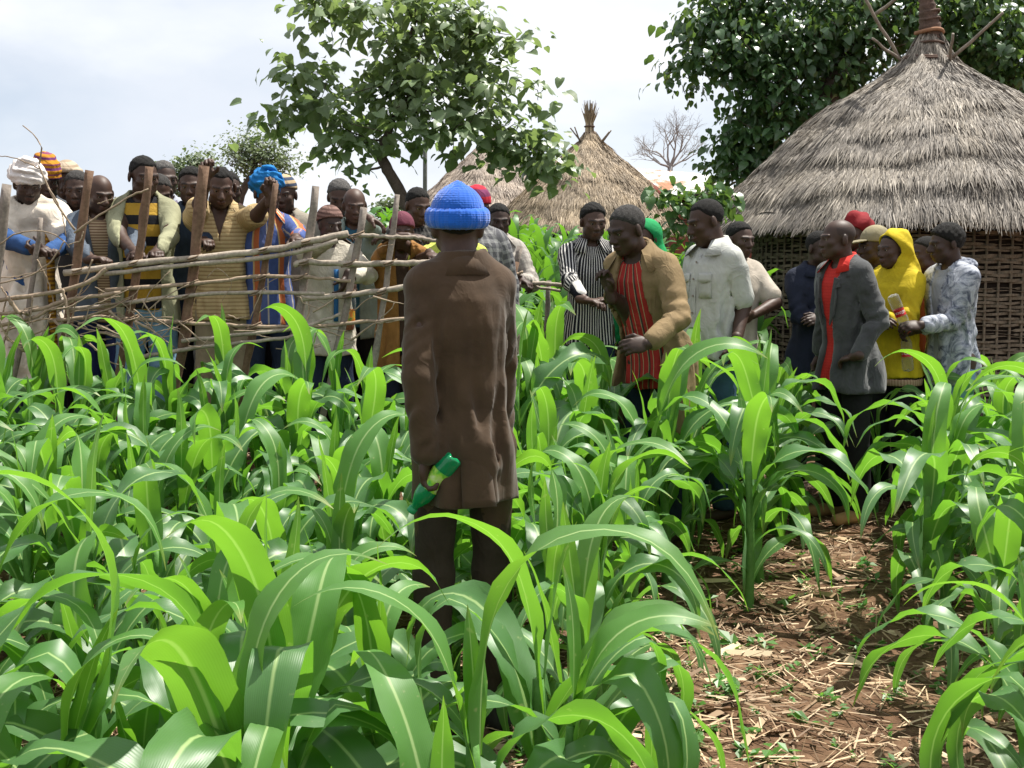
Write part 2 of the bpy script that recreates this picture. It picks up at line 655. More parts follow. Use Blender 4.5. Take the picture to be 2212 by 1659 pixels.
def hut_main():
    D = 13.0
    c = at(1994, 470, D)
    cx, cy = c.x, D
    gz = tz(cx, cy - 2.0)
    h = empty('thatched_hut', (0, 0, 0))
    tag(h, 'large round hut with grey shaggy thatch and woven cane wall', 'hut')
    px = D / FPX * 1.0
    pts = [(424, 474), (385, 425), (344, 381), (275, 303), (197, 229), (140, 193), (100, 168), (66, 142), (46, 118), (34, 96), (24, 76)]
    prof = []
    for rpx, ypx in pts:
        prof.append((rpx * px * (1.0 + 0.065 * max(0.0, min(1.0, (rpx - 100) / 300))), at(1994, ypx, D).z))
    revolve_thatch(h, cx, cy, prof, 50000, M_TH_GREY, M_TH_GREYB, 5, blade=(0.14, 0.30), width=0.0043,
                   courses=((0.30, 0.035), (0.78, 0.045), (1.05, 0.035), (1.45, 0.03)),
                   dents=((0.62, -1.45, 0.06, 0.10), (0.66, -1.95, 0.07, 0.10), (1.35, -1.75, 0.07, 0.11), (1.75, -2.0, 0.05, 0.07),
                          (1.0, -2.25, 0.07, 0.09), (0.4, -1.1, 0.06, 0.08), (1.02, -1.25, 0.12, 0.08), (1.5, -1.2, 0.06, 0.08), (0.5, -2.5, 0.06, 0.08)))
    rg = np.random.default_rng(21)
    # spire: bound neck with windings
    ztop = prof[-1][1]
    m = MB()
    k = 30
    zz = np.linspace(ztop - 0.06, ztop + 0.62, k)
    rr = 0.115 - 0.045 * S(0, 1, (zz - ztop) / 0.5) + 0.008 * np.sin(zz * 90)
    xx = cx + 0.02 - 0.10 * np.clip((zz - ztop) / 0.6, 0, 1)
    m.tube(np.stack([xx, np.full(k, cy), zz], -1), rr, 14, wob=0.02, rng=rg)
    sp = m.build('spire', M_ROPE, h)
    for zo, r, mt in ((0.03, 0.135, M_ORANGE), (-0.10, 0.17, M_ROPE), (-0.245, 0.25, M_ROPE), (-0.26, 0.262, M_ROPE), (0.16, 0.10, M_ROPE), (0.24, 0.095, M_ROPE)):
        m = MB()
        th = np.linspace(0, 2 * PI, 33)
        zr = ztop + zo + 0.012 * np.sin(th * 2 + r * 30)
        m.tube(np.stack([cx + r * np.cos(th), cy + r * np.sin(th), zr], -1), 0.022 if mt is M_ORANGE else 0.014, 6)
        m.build('binding', mt, sp)
    # sticks poking out of the top
    for a0, b0, rad in (((1932, 108), (1862, -12), 0.020), ((1938, 124), (1884, 84), 0.017), ((2072, 112), (2166, 28), 0.019), ((2050, 138), (2058, 74), 0.02), ((1900, 25), (1955, -18), 0.02)):
        p, q = at(a0[0], a0[1], D - 0.25), at(b0[0], b0[1], D - 0.55)
        m = MB()
        pp = [tuple(p.lerp(q, t) + Vector((0.006 * math.sin(9 * t), 0, 0.006 * math.cos(7 * t)))) for t in np.linspace(-0.15, 1, 7)]
        m.tube(pp, np.linspace(rad, rad * 0.75, 7), 7)
        m.build('roof_stick', M_STICK, h)
    # wall
    R = 1.78
    zt = prof[0][1] + 0.10
    m = MB()
    k = 64
    a = np.arange(k + 1) * 2 * PI / k
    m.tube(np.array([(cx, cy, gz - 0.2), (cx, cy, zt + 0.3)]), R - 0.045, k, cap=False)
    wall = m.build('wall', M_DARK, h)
    # vertical stakes
    ns = 92
    stake = MB()
    stake.tube([(0, 0, 0), (0.004, 0, 0.6), (-0.004, 0, 1.3), (0, 0, zt - gz + 0.25)], 0.013, 6)
    sm = stake.mesh('stake', M_CANE)
    for i in range(ns):
        a = 2 * PI * i / ns
        if math.sin(a) > 0.35:
            continue
        link('stake', sm, None, wall, (cx + R * math.cos(a), cy + R * math.sin(a), gz - 0.1))
    # woven canes
    rows = int((zt - gz) / 0.036)
    for k in range(rows):
        z0 = gz + 0.02 + k * (zt - gz) / rows
        nseg = ns * 4
        a = np.linspace(-PI - 0.45, 0.45, int(nseg * 0.64))
        ph = (k % 2) * PI
        wv = 0.019 * np.cos(a * ns / 2 + ph)
        zz = z0 + 0.006 * np.sin(a * 7 + k * 1.7) + 0.005 * rg.normal(0, 1) + 0.004 * np.sin(a * 31 + k) + 0.012 * np.sin(a * 2.0 + 1.0)
        hh = (0.0125 + 0.006 * rg.random()) * (0.85 + 0.15 * np.sin(a * 5 + k * 3))
        hh = hh * np.where(np.sin(a * (3 + k % 4) + k * 2.1) > 0.82, 0.22, 1)
        th = 0.005
        V = []
        for (dr, dz) in ((th, 1), (th, -1), (-th, -1), (-th, 1)):
            V.append(np.stack([cx + (R + wv + dr) * np.cos(a), cy + (R + wv + dr) * np.sin(a), zz + dz * hh], -1))
        V = np.stack(V, 1).reshape(-1, 3)
        n = len(a)
        i = np.arange(n - 1)[:, None] * 4
        j = np.arange(4)[None, :]
        F = np.stack([i + j, i + 4 + j, i + 4 + (j + 1) % 4, i + (j + 1) % 4], -1).reshape(-1, 4)
        m = MB()
        m.add(V, F)
        o = m.build('woven_cane', M_CANE, wall, smooth=False)
    return cx, cy


HUT1 = hut_main()


def hut_far(name_label, px, eave_y, pts, D, mats, seed, n_str, rpx_wall, tuft=True, lanes=True):
    c = at(px, eave_y, D)
    cx = c.x
    h = empty('thatched_hut', (0, 0, 0))
    tag(h, name_label, 'hut')
    k = D / FPX
    prof = [(r * k, at(px, y, D).z) for r, y in pts]
    revolve_thatch(h, cx, D, prof, n_str, mats[0], mats[1], seed, blade=(0.16, 0.36), width=0.0075, courses=((0.5, 0.02), (1.3, 0.02)), lift=0.03)
    gz = tz(cx, D - 1.5)
    R = rpx_wall * k
    zt = prof[0][1] + 0.25
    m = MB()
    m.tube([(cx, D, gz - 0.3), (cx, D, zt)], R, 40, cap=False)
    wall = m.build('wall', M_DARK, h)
    m = MB()
    m.tube([(0, 0, 0), (0, 0, zt - gz + 0.1)], 0.035, 6)
    sm = m.mesh('wall_post', M_STICK)
    n = 44
    for i in range(n):
        a = 2 * PI * i / n
        if math.sin(a) > 0.2:
            continue
        link('wall_post', sm, None, wall, (cx + (R + 0.02) * math.cos(a), D + (R + 0.02) * math.sin(a), gz - 0.2))
    # rafter ends under the eave
    m = MB()
    m.tube([(0, 0, 0), (0.34, 0, -0.27)], [0.03, 0.025], 6)
    rm = m.mesh('rafter_end', M_STICK)
    for i in range(40):
        a = 2 * PI * (i + 0.3) / 40
        if math.sin(a) > 0.2:
            continue
        o = link('rafter_end', rm, None, wall, (cx + (prof[0][0] - 0.30) * math.cos(a), D + (prof[0][0] - 0.30) * math.sin(a), prof[0][1] + 0.10))
        o.rotation_euler = (0, 0, a)
    if tuft:
        rg = np.random.default_rng(seed + 1)
        zt = prof[-1][1]
        m = MB()
        n = 240
        for i in range(n):
            a = rg.random() * 2 * PI
            r0 = 0.10 * math.sqrt(rg.random())
            H = 0.42 + 0.30 * rg.random() ** 2
            sp = 0.5 + 0.8 * rg.random()
            p = np.array([[cx + r0 * math.cos(a), D + r0 * math.sin(a), zt - 0.1], [cx + r0 * 0.8 * math.cos(a), D + r0 * 0.8 * math.sin(a), zt + H * 0.5],
                          [cx + r0 * (0.8 + sp) * math.cos(a) + 0.02 * rg.normal(), D + r0 * (0.8 + sp) * math.sin(a), zt + H]])
            m.tube(p, [0.012, 0.010, 0.003], 3, rg.random())
        m.build('tuft', mats[0], h, smooth=False)['kind'] = 'stuff'
        for (zo, r) in ((0.02, 0.115), (0.16, 0.10), (-0.40, 0.32)):
            m = MB()
            th = np.linspace(0, 2 * PI, 25)
            m.tube(np.stack([cx + r * np.cos(th), D + r * np.sin(th), np.full(25, zt + zo)], -1), 0.018, 6)
            m.build('binding', M_ROPE, h)
        for dx0, dz0, dx1, dz1 in ((-0.18, -0.18, -0.42, 0.10), (-0.2, -0.2, -0.33, 0.12), (0.2, -0.22, 0.40, 0.02), (0.22, -0.25, 0.44, 0.05)):
            m = MB()
            m.tube([(cx + dx0, D - 0.15, zt + dz0), (cx + dx1, D - 0.3, zt + dz1)], 0.016, 5)
            m.build('roof_stick', M_STICK, h)
    return cx


hut_far('round hut with tan thatch and a straw tuft on its peak', 1272, 485,
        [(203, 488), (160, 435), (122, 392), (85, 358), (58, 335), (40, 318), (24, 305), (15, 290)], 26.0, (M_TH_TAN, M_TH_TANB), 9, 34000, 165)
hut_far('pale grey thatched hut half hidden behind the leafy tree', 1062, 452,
        [(180, 452), (130, 410), (90, 372), (50, 335), (25, 312), (12, 300)], 33.0, (M_TH_PALE, M_TH_TANB), 15, 18000, 145, tuft=False)


# ground pole lying on the tan roof (long dry branch)
def roof_branch():
    m = MB()
    rg = np.random.default_rng(4)
    # a straight dry frond bundle leaning on the thatch of the tan hut
    a, b = at(1185, 466, 24.55), at(1272, 392, 25.05)
    for i in range(30):
        j = Vector(rg.normal(0, 0.03, 3))
        m.tube([tuple(a + j), tuple(a.lerp(b, 0.5) + j * 0.6), tuple(b + Vector(rg.normal(0, 0.02, 3)))], [0.012, 0.012, 0.006], 3, rg.random())
    o = m.build('dry_frond', M_TH_TAN)
    tag(o, 'long dry frond lying aslant on the tan thatched roof', 'frond')


roof_branch()


# ================================================================== house with a metal roof
def metal_house():
    D = 36.0
    h = empty('tin_roof_house')
    tag(h, 'red brown house with rusty corrugated metal roof behind the tan hut', 'house')
    p0 = at(1366, 364, D)       # left end of the ridge
    p1 = at(1528, 378, D)
    e0 = at(1452, 428, D - 3.2)
    e1 = at(1640, 430, D - 3.2)
    t = NT('rusty_sheet')
    g = t.coord('Object')
    n = t.noise(g, 0.9, 5, 0.6)
    t.base(t.ramp(n, [(0.52, (0.62, 0.62, 0.60)), (0.60, (0.42, 0.22, 0.12)), (0.75, (0.30, 0.13, 0.07))]), 0.45, 0.5)
    n_c = 14
    for i in range(n_c):
        m = MB()
        k = 11
        u = np.linspace(i / n_c, (i + 1.06) / n_c, k)
        ph = np.sin(np.linspace(0, 6 * PI, k)) * 0.035
        A = np.array(p0)[None] + (np.array(p1) - np.array(p0))[None] * u[:, None]
        B = np.array(e0)[None] + (np.array(e1) - np.array(e0))[None] * u[:, None]
        A[:, 2] += ph + 0.006 * (i % 2)
        B[:, 2] += ph + 0.006 * (i % 2)
        V = np.concatenate([A, B])
        j = np.arange(k - 1)
        m.add(V, np.stack([j, j + 1, k + j + 1, k + j], -1))
        m.build('roof_sheet', t.m, h)
    rm = mat_wood('red_boards', (0.13, 0.035, 0.025), (0.22, 0.07, 0.05))
    m = MB()
    m.tube([tuple(p0 + Vector((-0.03, 0, -0.12))), tuple(e0 + Vector((-0.03, 0, -0.12)))], 0.13, 4)
    m.build('gable_board', rm, h)
    m = MB()
    zb = tz(p0.x, D) - 0.2
    V = [(e0.x + 0.05, e0.y + 0.2, zb), (e1.x, e1.y + 0.2, zb), (e1.x, e1.y + 0.2, e1.z - 0.12), (e0.x + 0.05, e0.y + 0.2, e0.z - 0.12),
         (p0.x, D, zb), (p0.x, D, p0.z - 0.12), (p1.x, D, zb), (p1.x, D, p1.z - 0.12)]
    m.add(V, [(0, 1, 2, 3), (4, 0, 3, 5), (1, 6, 7, 2), (6, 4, 5, 7)])
    m.build('wall', rm, h, smooth=False)


metal_house()


# ================================================================== trees
def leaf_cordate(seed, curl=0.2):
    """rounded leaf, stalk end at the origin, blade along +X, upper side +Z; unit length"""
    rg = np.random.default_rng(seed)
    half = [(0.0, 0.02), (-0.06, 0.22), (0.12, 0.40), (0.38, 0.46), (0.66, 0.34), (0.86, 0.16), (1.0, 0.0)]
    mid = [(0.0, 0.0), (0.0, 0.0), (0.14, 0), (0.40, 0), (0.66, 0), (0.86, 0), (1.0, 0.0)]
    V, F = [], []
    k = 0.35 + 0.25 * rg.random()
    for s in (1, -1):
        b = len(V)
        for (x, y), (mx, my) in zip(half, mid):
            zd = -curl * (x ** 2) * 1.3
            V.append((mx, 0, -curl * mx ** 2 * 1.3))
            V.append((x, s * y * 0.92, zd + k * y * y * 1.1 * (1 if rg.random() > 0.2 else 0.2) + 0.03 * rg.normal()))
        for i in range(len(half) - 1):
            q = (b + 2 * i, b + 2 * i + 2, b + 2 * i + 3, b + 2 * i + 1)
            F.append(q if s < 0 else q[::-1])
    return np.array(V), np.array(F)


def orient(n, d):
    """rotation taking x->d, z->n (n made square to d); arrays (k,3)"""
    d = d / (np.linalg.norm(d, axis=1)[:, None] + 1e-9)
    y = np.cross(n, d)
    y = y / (np.linalg.norm(y, axis=1)[:, None] + 1e-9)
    z = np.cross(d, y)
    return np.stack([d, y, z], -1)      # columns


def tree(name, label, D, blobs, trunk, n_leaf, leaf, mat, seed, depth=1.2, part_leaves=0, cl_size=0.22, bark=None, limb_r=0.03, droop=0.6, spread_leaf=1.0, twig_r=0.004, cat='tree', group=None, leafspec=4):
    """blobs: ellipses (px, py, rx, ry) of the crown at distance D; trunk: [(px,py,r)...]"""
    rg = np.random.default_rng(seed)
    root = empty(name)
    tag(root, label, cat, group)
    k = D / FPX
    bark = bark or M_BARK
    tp = [at(x, y, D + dy) for x, y, r, dy in trunk]
    zg = tz(tp[0].x, tp[0].y) - 0.05
    if tp[0].z > zg:
        tp.insert(0, Vector((tp[0].x + 0.05 * (tp[0].x - tp[1].x), tp[0].y, zg)))
        rr = [trunk[0][2] * 1.15] + [t[2] for t in trunk]
    else:
        rr = [t[2] for t in trunk]
    m = MB()
    # smooth the trunk line
    P = np.array([list(p) for p in tp])
    tt = np.linspace(0, len(P) - 1, (len(P) - 1) * 5 + 1)
    PP = np.stack([np.interp(tt, np.arange(len(P)), P[:, i]) for i in range(3)], -1)
    RR = np.interp(tt, np.arange(len(P)), rr)
    PP[1:-1] += rg.normal(0, 0.006, PP[1:-1].shape)
    m.tube(PP, RR, 9, wob=0.04, rng=rg)
    m.build('trunk', bark, root)
    # clusters
    area = np.array([b[2] * b[3] for b in blobs], float)
    per = np.maximum(2, (area / area.sum() * n_leaf / 9).astype(int))
    C = []
    for b, c in zip(blobs, per):
        u = rg.normal(0, 1, (c, 3))
        u /= np.linalg.norm(u, axis=1)[:, None]
        u *= (rg.random(c) ** 0.42)[:, None]
        dyb = b[4] if len(b) > 4 else 0.0
        for q in u:
            Y = D + dyb + q[1] * min(depth, max(b[2], b[3]) * k * 1.3)
            C.append(list(at(b[0] + q[0] * b[2], b[1] + q[2] * b[3], Y)))
    C = np.array(C)
    # branches: attach every cluster to the nearest node already in the tree
    nodes = [PP[i] for i in range(len(PP) // 3, len(PP))]
    nr = [RR[i] for i in range(len(PP) // 3, len(PP))]
    order = np.argsort(np.linalg.norm(C - PP[-1], axis=1))
    mb = MB()
    nodes_a = np.array(nodes)
    nr_a = np.array(nr)
    for oi in order:
        c = C[oi]
        dd = np.linalg.norm(nodes_a - c, axis=1) + np.where(nr_a < twig_r * 1.6, 0.15, 0)
        # prefer nodes below the cluster
        dd = dd + 0.5 * np.maximum(0, nodes_a[:, 2] - c[2])
        i = int(np.argmin(dd))
        a = nodes_a[i]
        ln = np.linalg.norm(c - a)
        r0 = max(twig_r, min(nr_a[i] * 0.72, 0.012 * ln + limb_r * 0.25 + 0.25 * twig_r))
        r1 = max(twig_r * 0.6, r0 * 0.6)
        mid = (a + c) / 2 + rg.normal(0, 0.08, 3) * ln + np.array([0, 0, -0.08 * ln])
        t = np.linspace(0, 1, 5)[:, None]
        cur = (1 - t) ** 2 * a + 2 * t * (1 - t) * mid + t ** 2 * c
        mb.tube(cur, np.linspace(r0, r1, 5), 5, cap=False)
        nodes_a = np.concatenate([nodes_a, cur[2:]])
        nr_a = np.concatenate([nr_a, np.linspace(r0, r1, 5)[2:]])
    mb.build('branches', bark, root)['kind'] = 'stuff'
    # leaves
    n = n_leaf
    ci = rg.integers(0, len(C), n)
    off = rg.normal(0, 1, (n, 3)) * cl_size * np.array([1, 0.9, 0.75])
    pos = C[ci] + off
    az = rg.random(n) * 2 * PI
    out = np.stack([np.cos(az), np.sin(az), -droop * (0.4 + 0.9 * rg.random(n))], -1) + 0.6 * off / cl_size * np.array([1, 1, 0.2]) * 0.7
    nor = np.stack([rg.normal(0, 0.45, n), rg.normal(-0.25, 0.45, n), np.ones(n)], -1)
    R = orient(nor, out)
    sz = leaf * (0.34 + 0.92 * rg.random(n)) * spread_leaf
    var = [leaf_cordate(100 + q, 0.12 + 0.12 * q) for q in range(4)]
    rnd = np.clip(rg.normal(0.45, 0.25, n), 0, 1)
    # nearest ones as parts
    partset = set()
    if part_leaves:
        score = sz * 2600 / pos[:, 1]
        # those in front (towards the camera) show most
        front = pos[:, 1] - 0.6 * off[:, 2]
        cand = np.argsort(front - score * 0.01)
        partset = set(cand[:part_leaves].tolist())
        meshes = []
        for q in range(4):
            mm = MB()
            mm.add(*var[q])
            meshes.append(mm.mesh('leaf', mat[0], smooth=True))
        for i in partset:
            o = link('leaf', meshes[i % 4], None, root)
            mw = np.eye(4)
            mw[:3, :3] = R[i] * sz[i]
            mw[:3, 3] = pos[i]
            o.matrix_local = Matrix(mw.tolist())
    rest = np.array([i for i in range(n) if i not in partset])
    m = MB()
    for q in range(4):
        ii = rest[rest % 4 == q]
        V0, F0 = var[q]
        V = np.einsum('kij,vj->kvi', R[ii] * sz[ii][:, None, None], V0) + pos[ii][:, None, :]
        nv = len(V0)
        F = (np.arange(len(ii))[:, None, None] * nv + F0[None]).reshape(-1, 4)
        m.add(V.reshape(-1, 3), F, np.repeat(rnd[ii], nv))
    o = m.build('foliage', mat[1], root)
    o['kind'] = 'stuff'
    # leaf stalks
    return root


ML1 = mat_leafy('tree_leaf', (0.155, 0.215, 0.110), (0.36, 0.50, 0.12), rough=0.42, spec=0.6, trans=0.34)
ML1a = mat_leafy('tree_leaf_mass', (0.155, 0.215, 0.110), (0.36, 0.50, 0.12), rough=0.42, spec=0.6, trans=0.34, useattr=True)
tree('leafy_tree', 'leafy tree with big round leaves rising behind the fence crowd', 11.5,
     [(700, 28, 42, 40), (780, 25, 85, 50), (870, 15, 90, 45), (960, 20, 80, 45), (890, 85, 120, 50), (1035, 70, 60, 40), (1115, 88, 34, 28), (1000, 110, 90, 45),
      (715, 88, 32, 24), (640, 152, 42, 34), (700, 172, 60, 38), (880, 160, 95, 50), (800, 205, 100, 50), (960, 190, 120, 60), (1060, 185, 75, 50),
      (1150, 205, 38, 30), (575, 268, 34, 28), (640, 250, 50, 30), (700, 245, 70, 42), (800, 285, 100, 45), (920, 265, 115, 55), (1040, 265, 90, 48),
      (1130, 300, 60, 40), (1190, 335, 45, 26), (1150, 362, 40, 26), (740, 312, 50, 20), (762, 372, 16, 26), (985, 325, 48, 20), (1085, 345, 40, 18), (1170, 345, 55, 36), (1205, 372, 34, 24), (1110, 325, 60, 32), (690, 28, 36, 30)],
     [(915, 510, 0.075, -0.1), (884, 448, 0.064, -0.1), (843, 376, 0.056, -0.1), (820, 330, 0.046, 0.0), (850, 260, 0.028, 0.1), (885, 150, 0.022, 0.1), (890, 60, 0.014, 0.1)],
     2700, 0.128, (ML1, ML1a), 7, depth=0.75, part_leaves=300, cl_size=0.115, droop=0.42, twig_r=0.0045, limb_r=0.035)

ML2 = mat_leafy('dark_leaf', (0.050, 0.105, 0.040), (0.22, 0.36, 0.05), rough=0.30, spec=0.6, trans=0.28, useattr=True)
tree('dark_tree', 'tall dark glossy tree spreading behind the large grey hut', 17.5,
     [(1528, 55, 50, 50), (1558, 20, 45, 45), (1508, 140, 42, 42), (1490, 192, 32, 14), (1588, 100, 80, 90), (1638, 30, 60, 50), (1648, 175, 75, 75), (1618, 280, 65, 50),
      (1593, 365, 48, 52), (1628, 430, 55, 40), (1680, 115, 85, 80), (1765, 60, 75, 80), (1720, 250, 90, 70), (1650, 330, 75, 55), (1850, 60, 95, 95),
      (1830, 165, 80, 60), (1950, 40, 80, 100), (2060, 55, 80, 100), (2150, 75, 90, 100), (2180, 170, 80, 60), (2250, 60, 80, 120), (2120, 140, 60, 50),
      (1900, -40, 120, 50), (2080, -40, 120, 50), (1650, -30, 40, 30), (1588, -30, 60, 40), (1740, -40, 60, 40), (1680, 420, 60, 50), (1588, 330, 40, 40)],
     [(1800, 560, 0.26, 0), (1790, 420, 0.22, 0), (1760, 300, 0.18, 0), (1800, 180, 0.13, 0), (1850, 60, 0.09, 0.3), (1880, -20, 0.05, 0.3)],
     12500, 0.135, (ML2, ML2), 17, depth=1.6, cl_size=0.19, droop=0.8, twig_r=0.007, limb_r=0.07)

ML3 = mat_leafy('sapling_leaf', (0.06, 0.13, 0.04), (0.22, 0.38, 0.05), rough=0.38, spec=0.5, trans=0.25, useattr=True)
tree('young_tree', 'young tree with pale green leaves between the white shirt and the huts', 9.6,
     [(1432, 426, 24, 8), (1480, 424, 30, 8), (1455, 442, 30, 14), (1522, 432, 32, 14), (1440, 470, 22, 14), (1475, 482, 24, 22), (1550, 425, 24, 16), (1500, 455, 30, 18), (1560, 445, 26, 20), (1505, 520, 20, 16)],
     [(1488, 640, 0.018, 0), (1492, 560, 0.014, 0), (1490, 480, 0.011, 0), (1500, 420, 0.007, 0)],
     250, 0.095, (ML3, ML3), 27, depth=0.4, cl_size=0.07, droop=0.8, twig_r=0.0035, limb_r=0.01)

ML4 = mat_leafy('far_leaf', (0.14, 0.18, 0.10), (0.22, 0.32, 0.08), rough=0.5, spec=0.4, trans=0.25, useattr=True)
tree('acacia_tree', 'open feathery tree far behind the man in the tan polo', 34.0,
     [(530, 320, 34, 18), (575, 315, 30, 16), (610, 345, 24, 16), (510, 352, 22, 12), (560, 350, 40, 18), (590, 370, 30, 10), (545, 300, 16, 8)],
     [(505, 470, 0.16, 0), (520, 420, 0.13, 0), (545, 375, 0.10, 0), (556, 340, 0.07, 0)],
     2600, 0.10, (ML4, ML4), 37, depth=1.2, cl_size=0.30, droop=0.3, twig_r=0.012, limb_r=0.05)
tree('round_tree', 'small rounded tree far behind the dark haired man at the fence', 30.0,
     [(395, 375, 20, 18), (425, 350, 20, 14), (415, 385, 28, 22), (445, 372, 18, 18), (385, 405, 20, 14)],
     [(412, 480, 0.13, 0), (414, 430, 0.11, 0), (416, 390, 0.07, 0)],
     2200, 0.10, (ML4, ML4), 47, depth=1.0, cl_size=0.22, droop=0.3, twig_r=0.012, limb_r=0.05)
tree('far_bush_tree', 'small far tree showing below the leaning trunk', 40.0,
     [(845, 445, 20, 12), (830, 458, 14, 10), (862, 455, 16, 12)],
     [(846, 500, 0.12, 0), (846, 470, 0.1, 0), (846, 455, 0.06, 0)],
     1100, 0.14, (ML4, ML4), 57, depth=0.8, cl_size=0.18, droop=0.3, twig_r=0.012, limb_r=0.05)


def bare_tree():
    rg = np.random.default_rng(8)
    D = 46.0
    root = empty('bare_tree')
    tag(root, 'leafless grey tree standing behind the metal roofed house', 'tree')
    b = at(1448, 420, D)
    zg = tz(b.x, D)
    gm = mat_wood('grey_bark', (0.22, 0.20, 0.19), (0.36, 0.34, 0.33))
    m = MB()
    m.tube([(b.x, D, zg - 0.1), (b.x + 0.05, D, zg + 1.4), (b.x - 0.02, D, at(1448, 360, D).z)], [0.14, 0.12, 0.10], 8)
    m.build('trunk', gm, root)
    m = MB()

    def grow(p, d, L, r, lev):
        pts = [p]
        q = p.copy()
        dd = d.copy()
        for i in range(4):
            dd = dd + rg.normal(0, 0.13, 3) + np.array([0, 0, 0.04])
            dd /= np.linalg.norm(dd)
            q = q + dd * L / 4
            pts.append(q.copy())
        m.tube(np.array(pts), np.linspace(r, r * 0.55, 5), 5, cap=False)
        if lev == 0:
            return
        for i in range(3 if lev > 1 else 4):
            t = pts[int(rg.integers(2, 5))]
            nd = dd + rg.normal(0, 0.62, 3) * np.array([1, 0.6, 0.7])
            nd /= np.linalg.norm(nd)
            grow(t, nd, L * (0.6 + 0.2 * rg.random()), r * 0.52, lev - 1)

    top = np.array([b.x - 0.02, D, at(1448, 362, D).z])
    for i in range(6):
        a = -1.15 + i * 0.46
        grow(top, np.array([math.sin(a), rg.normal(0, 0.3), math.cos(a)]), 0.85, 0.05, 4)
    m.build('branches', gm, root)['kind'] = 'stuff'


bare_tree()


def wooden_pole():
    m = MB()
    p = at(918, 420, 14.0)
    q = at(919, 120, 14.0)
    m.tube([(p.x, 14, tz(p.x, 14) - 0.2), tuple(p), tuple(q)], [0.028, 0.026, 0.022], 9)
    o = m.build('wooden_pole', mat_wood('pole_grey', (0.10, 0.10, 0.095), (0.2, 0.2, 0.19)))
    tag(o, 'thin straight grey pole standing up into the leafy tree', 'pole')


wooden_pole()
# ================================================================== stick fence
FY = 6.45
M_POST_B = mat_wood('brown_stake', (0.085, 0.05, 0.032), (0.24, 0.15, 0.10))
M_POST_G = mat_wood('grey_stake', (0.13, 0.11, 0.095), (0.34, 0.29, 0.25))
M_RAIL = mat_wood('split_bamboo', (0.16, 0.128, 0.10), (0.50, 0.43, 0.35))
M_BRANCH = mat_wood('bare_branch', (0.17, 0.125, 0.085), (0.44, 0.34, 0.25))
fence = empty('stick_fence')
tag(fence, 'rough fence of leaning stakes and cane rails before the left crowd', 'fence')
_fr = np.random.default_rng(77)


def curve(pts, n):
    P = np.array(pts, float)
    if len(P) == 2:
        t = np.linspace(0, 1, n)[:, None]
        return P[0] * (1 - t) + P[1] * t
    t = np.linspace(0, len(P) - 1, n)
    # Catmull-Rom
    E = np.concatenate([[2 * P[0] - P[1]], P, [2 * P[-1] - P[-2]]])
    i = np.minimum(t.astype(int), len(P) - 2)
    f = (t - i)[:, None]
    a, b, c, d = E[i], E[i + 1], E[i + 2], E[i + 3]
    return 0.5 * (2 * b + (c - a) * f + (2 * a - 5 * b + 4 * c - d) * f ** 2 + (3 * b - a - 3 * c + d) * f ** 3)


def stick(name, px, Y, r0, r1, mat, n=14, wob=0.03, seg=8, knots=0.0, parent=None):
    Ys = np.linspace(Y[0], Y[1], len(px)) if isinstance(Y, tuple) else [Y] * len(px)
    P = [list(at(x, y, yy)) for (x, y), yy in zip(px, Ys)]
    C = curve(P, n)
    C[1:-1] += _fr.normal(0, 0.002, C[1:-1].shape)
    R = 0.76 * np.linspace(r0, r1, n) * (1 + knots * (np.arange(n) % 4 == 1))
    m = MB()
    m.tube(C, R, seg, wob=wob, rng=_fr)
    return m.build(name, mat, parent or fence, smooth=True)


def stake(top, bot, r0, r1, mat, Y=FY, Yt=None):
    """a stake from its top down past the visible part into the soil"""
    a, b = at(*top, Yt or Y), at(*bot, Y)
    d = b - a
    zg = tz(b.x, b.y) - 0.12
    k = (zg - a.z) / d.z
    e = a + d * k
    P = curve([list(a), list(a.lerp(e, 0.35) + Vector((0.010, 0, 0))), list(a.lerp(e, 0.7) - Vector((0.008, 0, 0))), list(e)], 16)
    P[1:-1] += _fr.normal(0, 0.003, P[1:-1].shape)
    R = 0.76 * np.linspace(r0, r1, 16) * (1 + 0.16 * (np.arange(16) % 5 == 2))
    m = MB()
    m.tube(P, R, 9, wob=0.04, rng=_fr)
    m.build('stake', mat, fence)


stake((15, 398), (-4, 540), 0.034, 0.040, M_POST_G)
stake((193, 368), (152, 640), 0.029, 0.034, M_POST_B)
stake((323, 360), (270, 740), 0.027, 0.032, M_POST_B)
stake((441, 358), (396, 730), 0.036, 0.034, M_POST_B)
stake((596, 396), (540, 745), 0.022, 0.028, M_POST_B)
stake((682, 402), (636, 720), 0.027, 0.033, M_POST_G)
stake((786, 448), (740, 690), 0.024, 0.028, M_POST_G)
stake((858, 420), (818, 700), 0.019, 0.026, M_POST_G)
stake((1124, 532), (1098, 640), 0.026, 0.03, M_POST_G, Y=8.0)
stake((1106, 562), (1080, 660), 0.02, 0.024, M_POST_B, Y=7.9)
stake((1118, 566), (1092, 660), 0.018, 0.022, M_POST_B, Y=7.85)
stake((1186, 606), (1180, 670), 0.022, 0.026, M_POST_G, Y=8.3)
stake((88, 470), (60, 640), 0.018, 0.02, M_POST_G, Y=6.6)
F1 = FY - 0.045
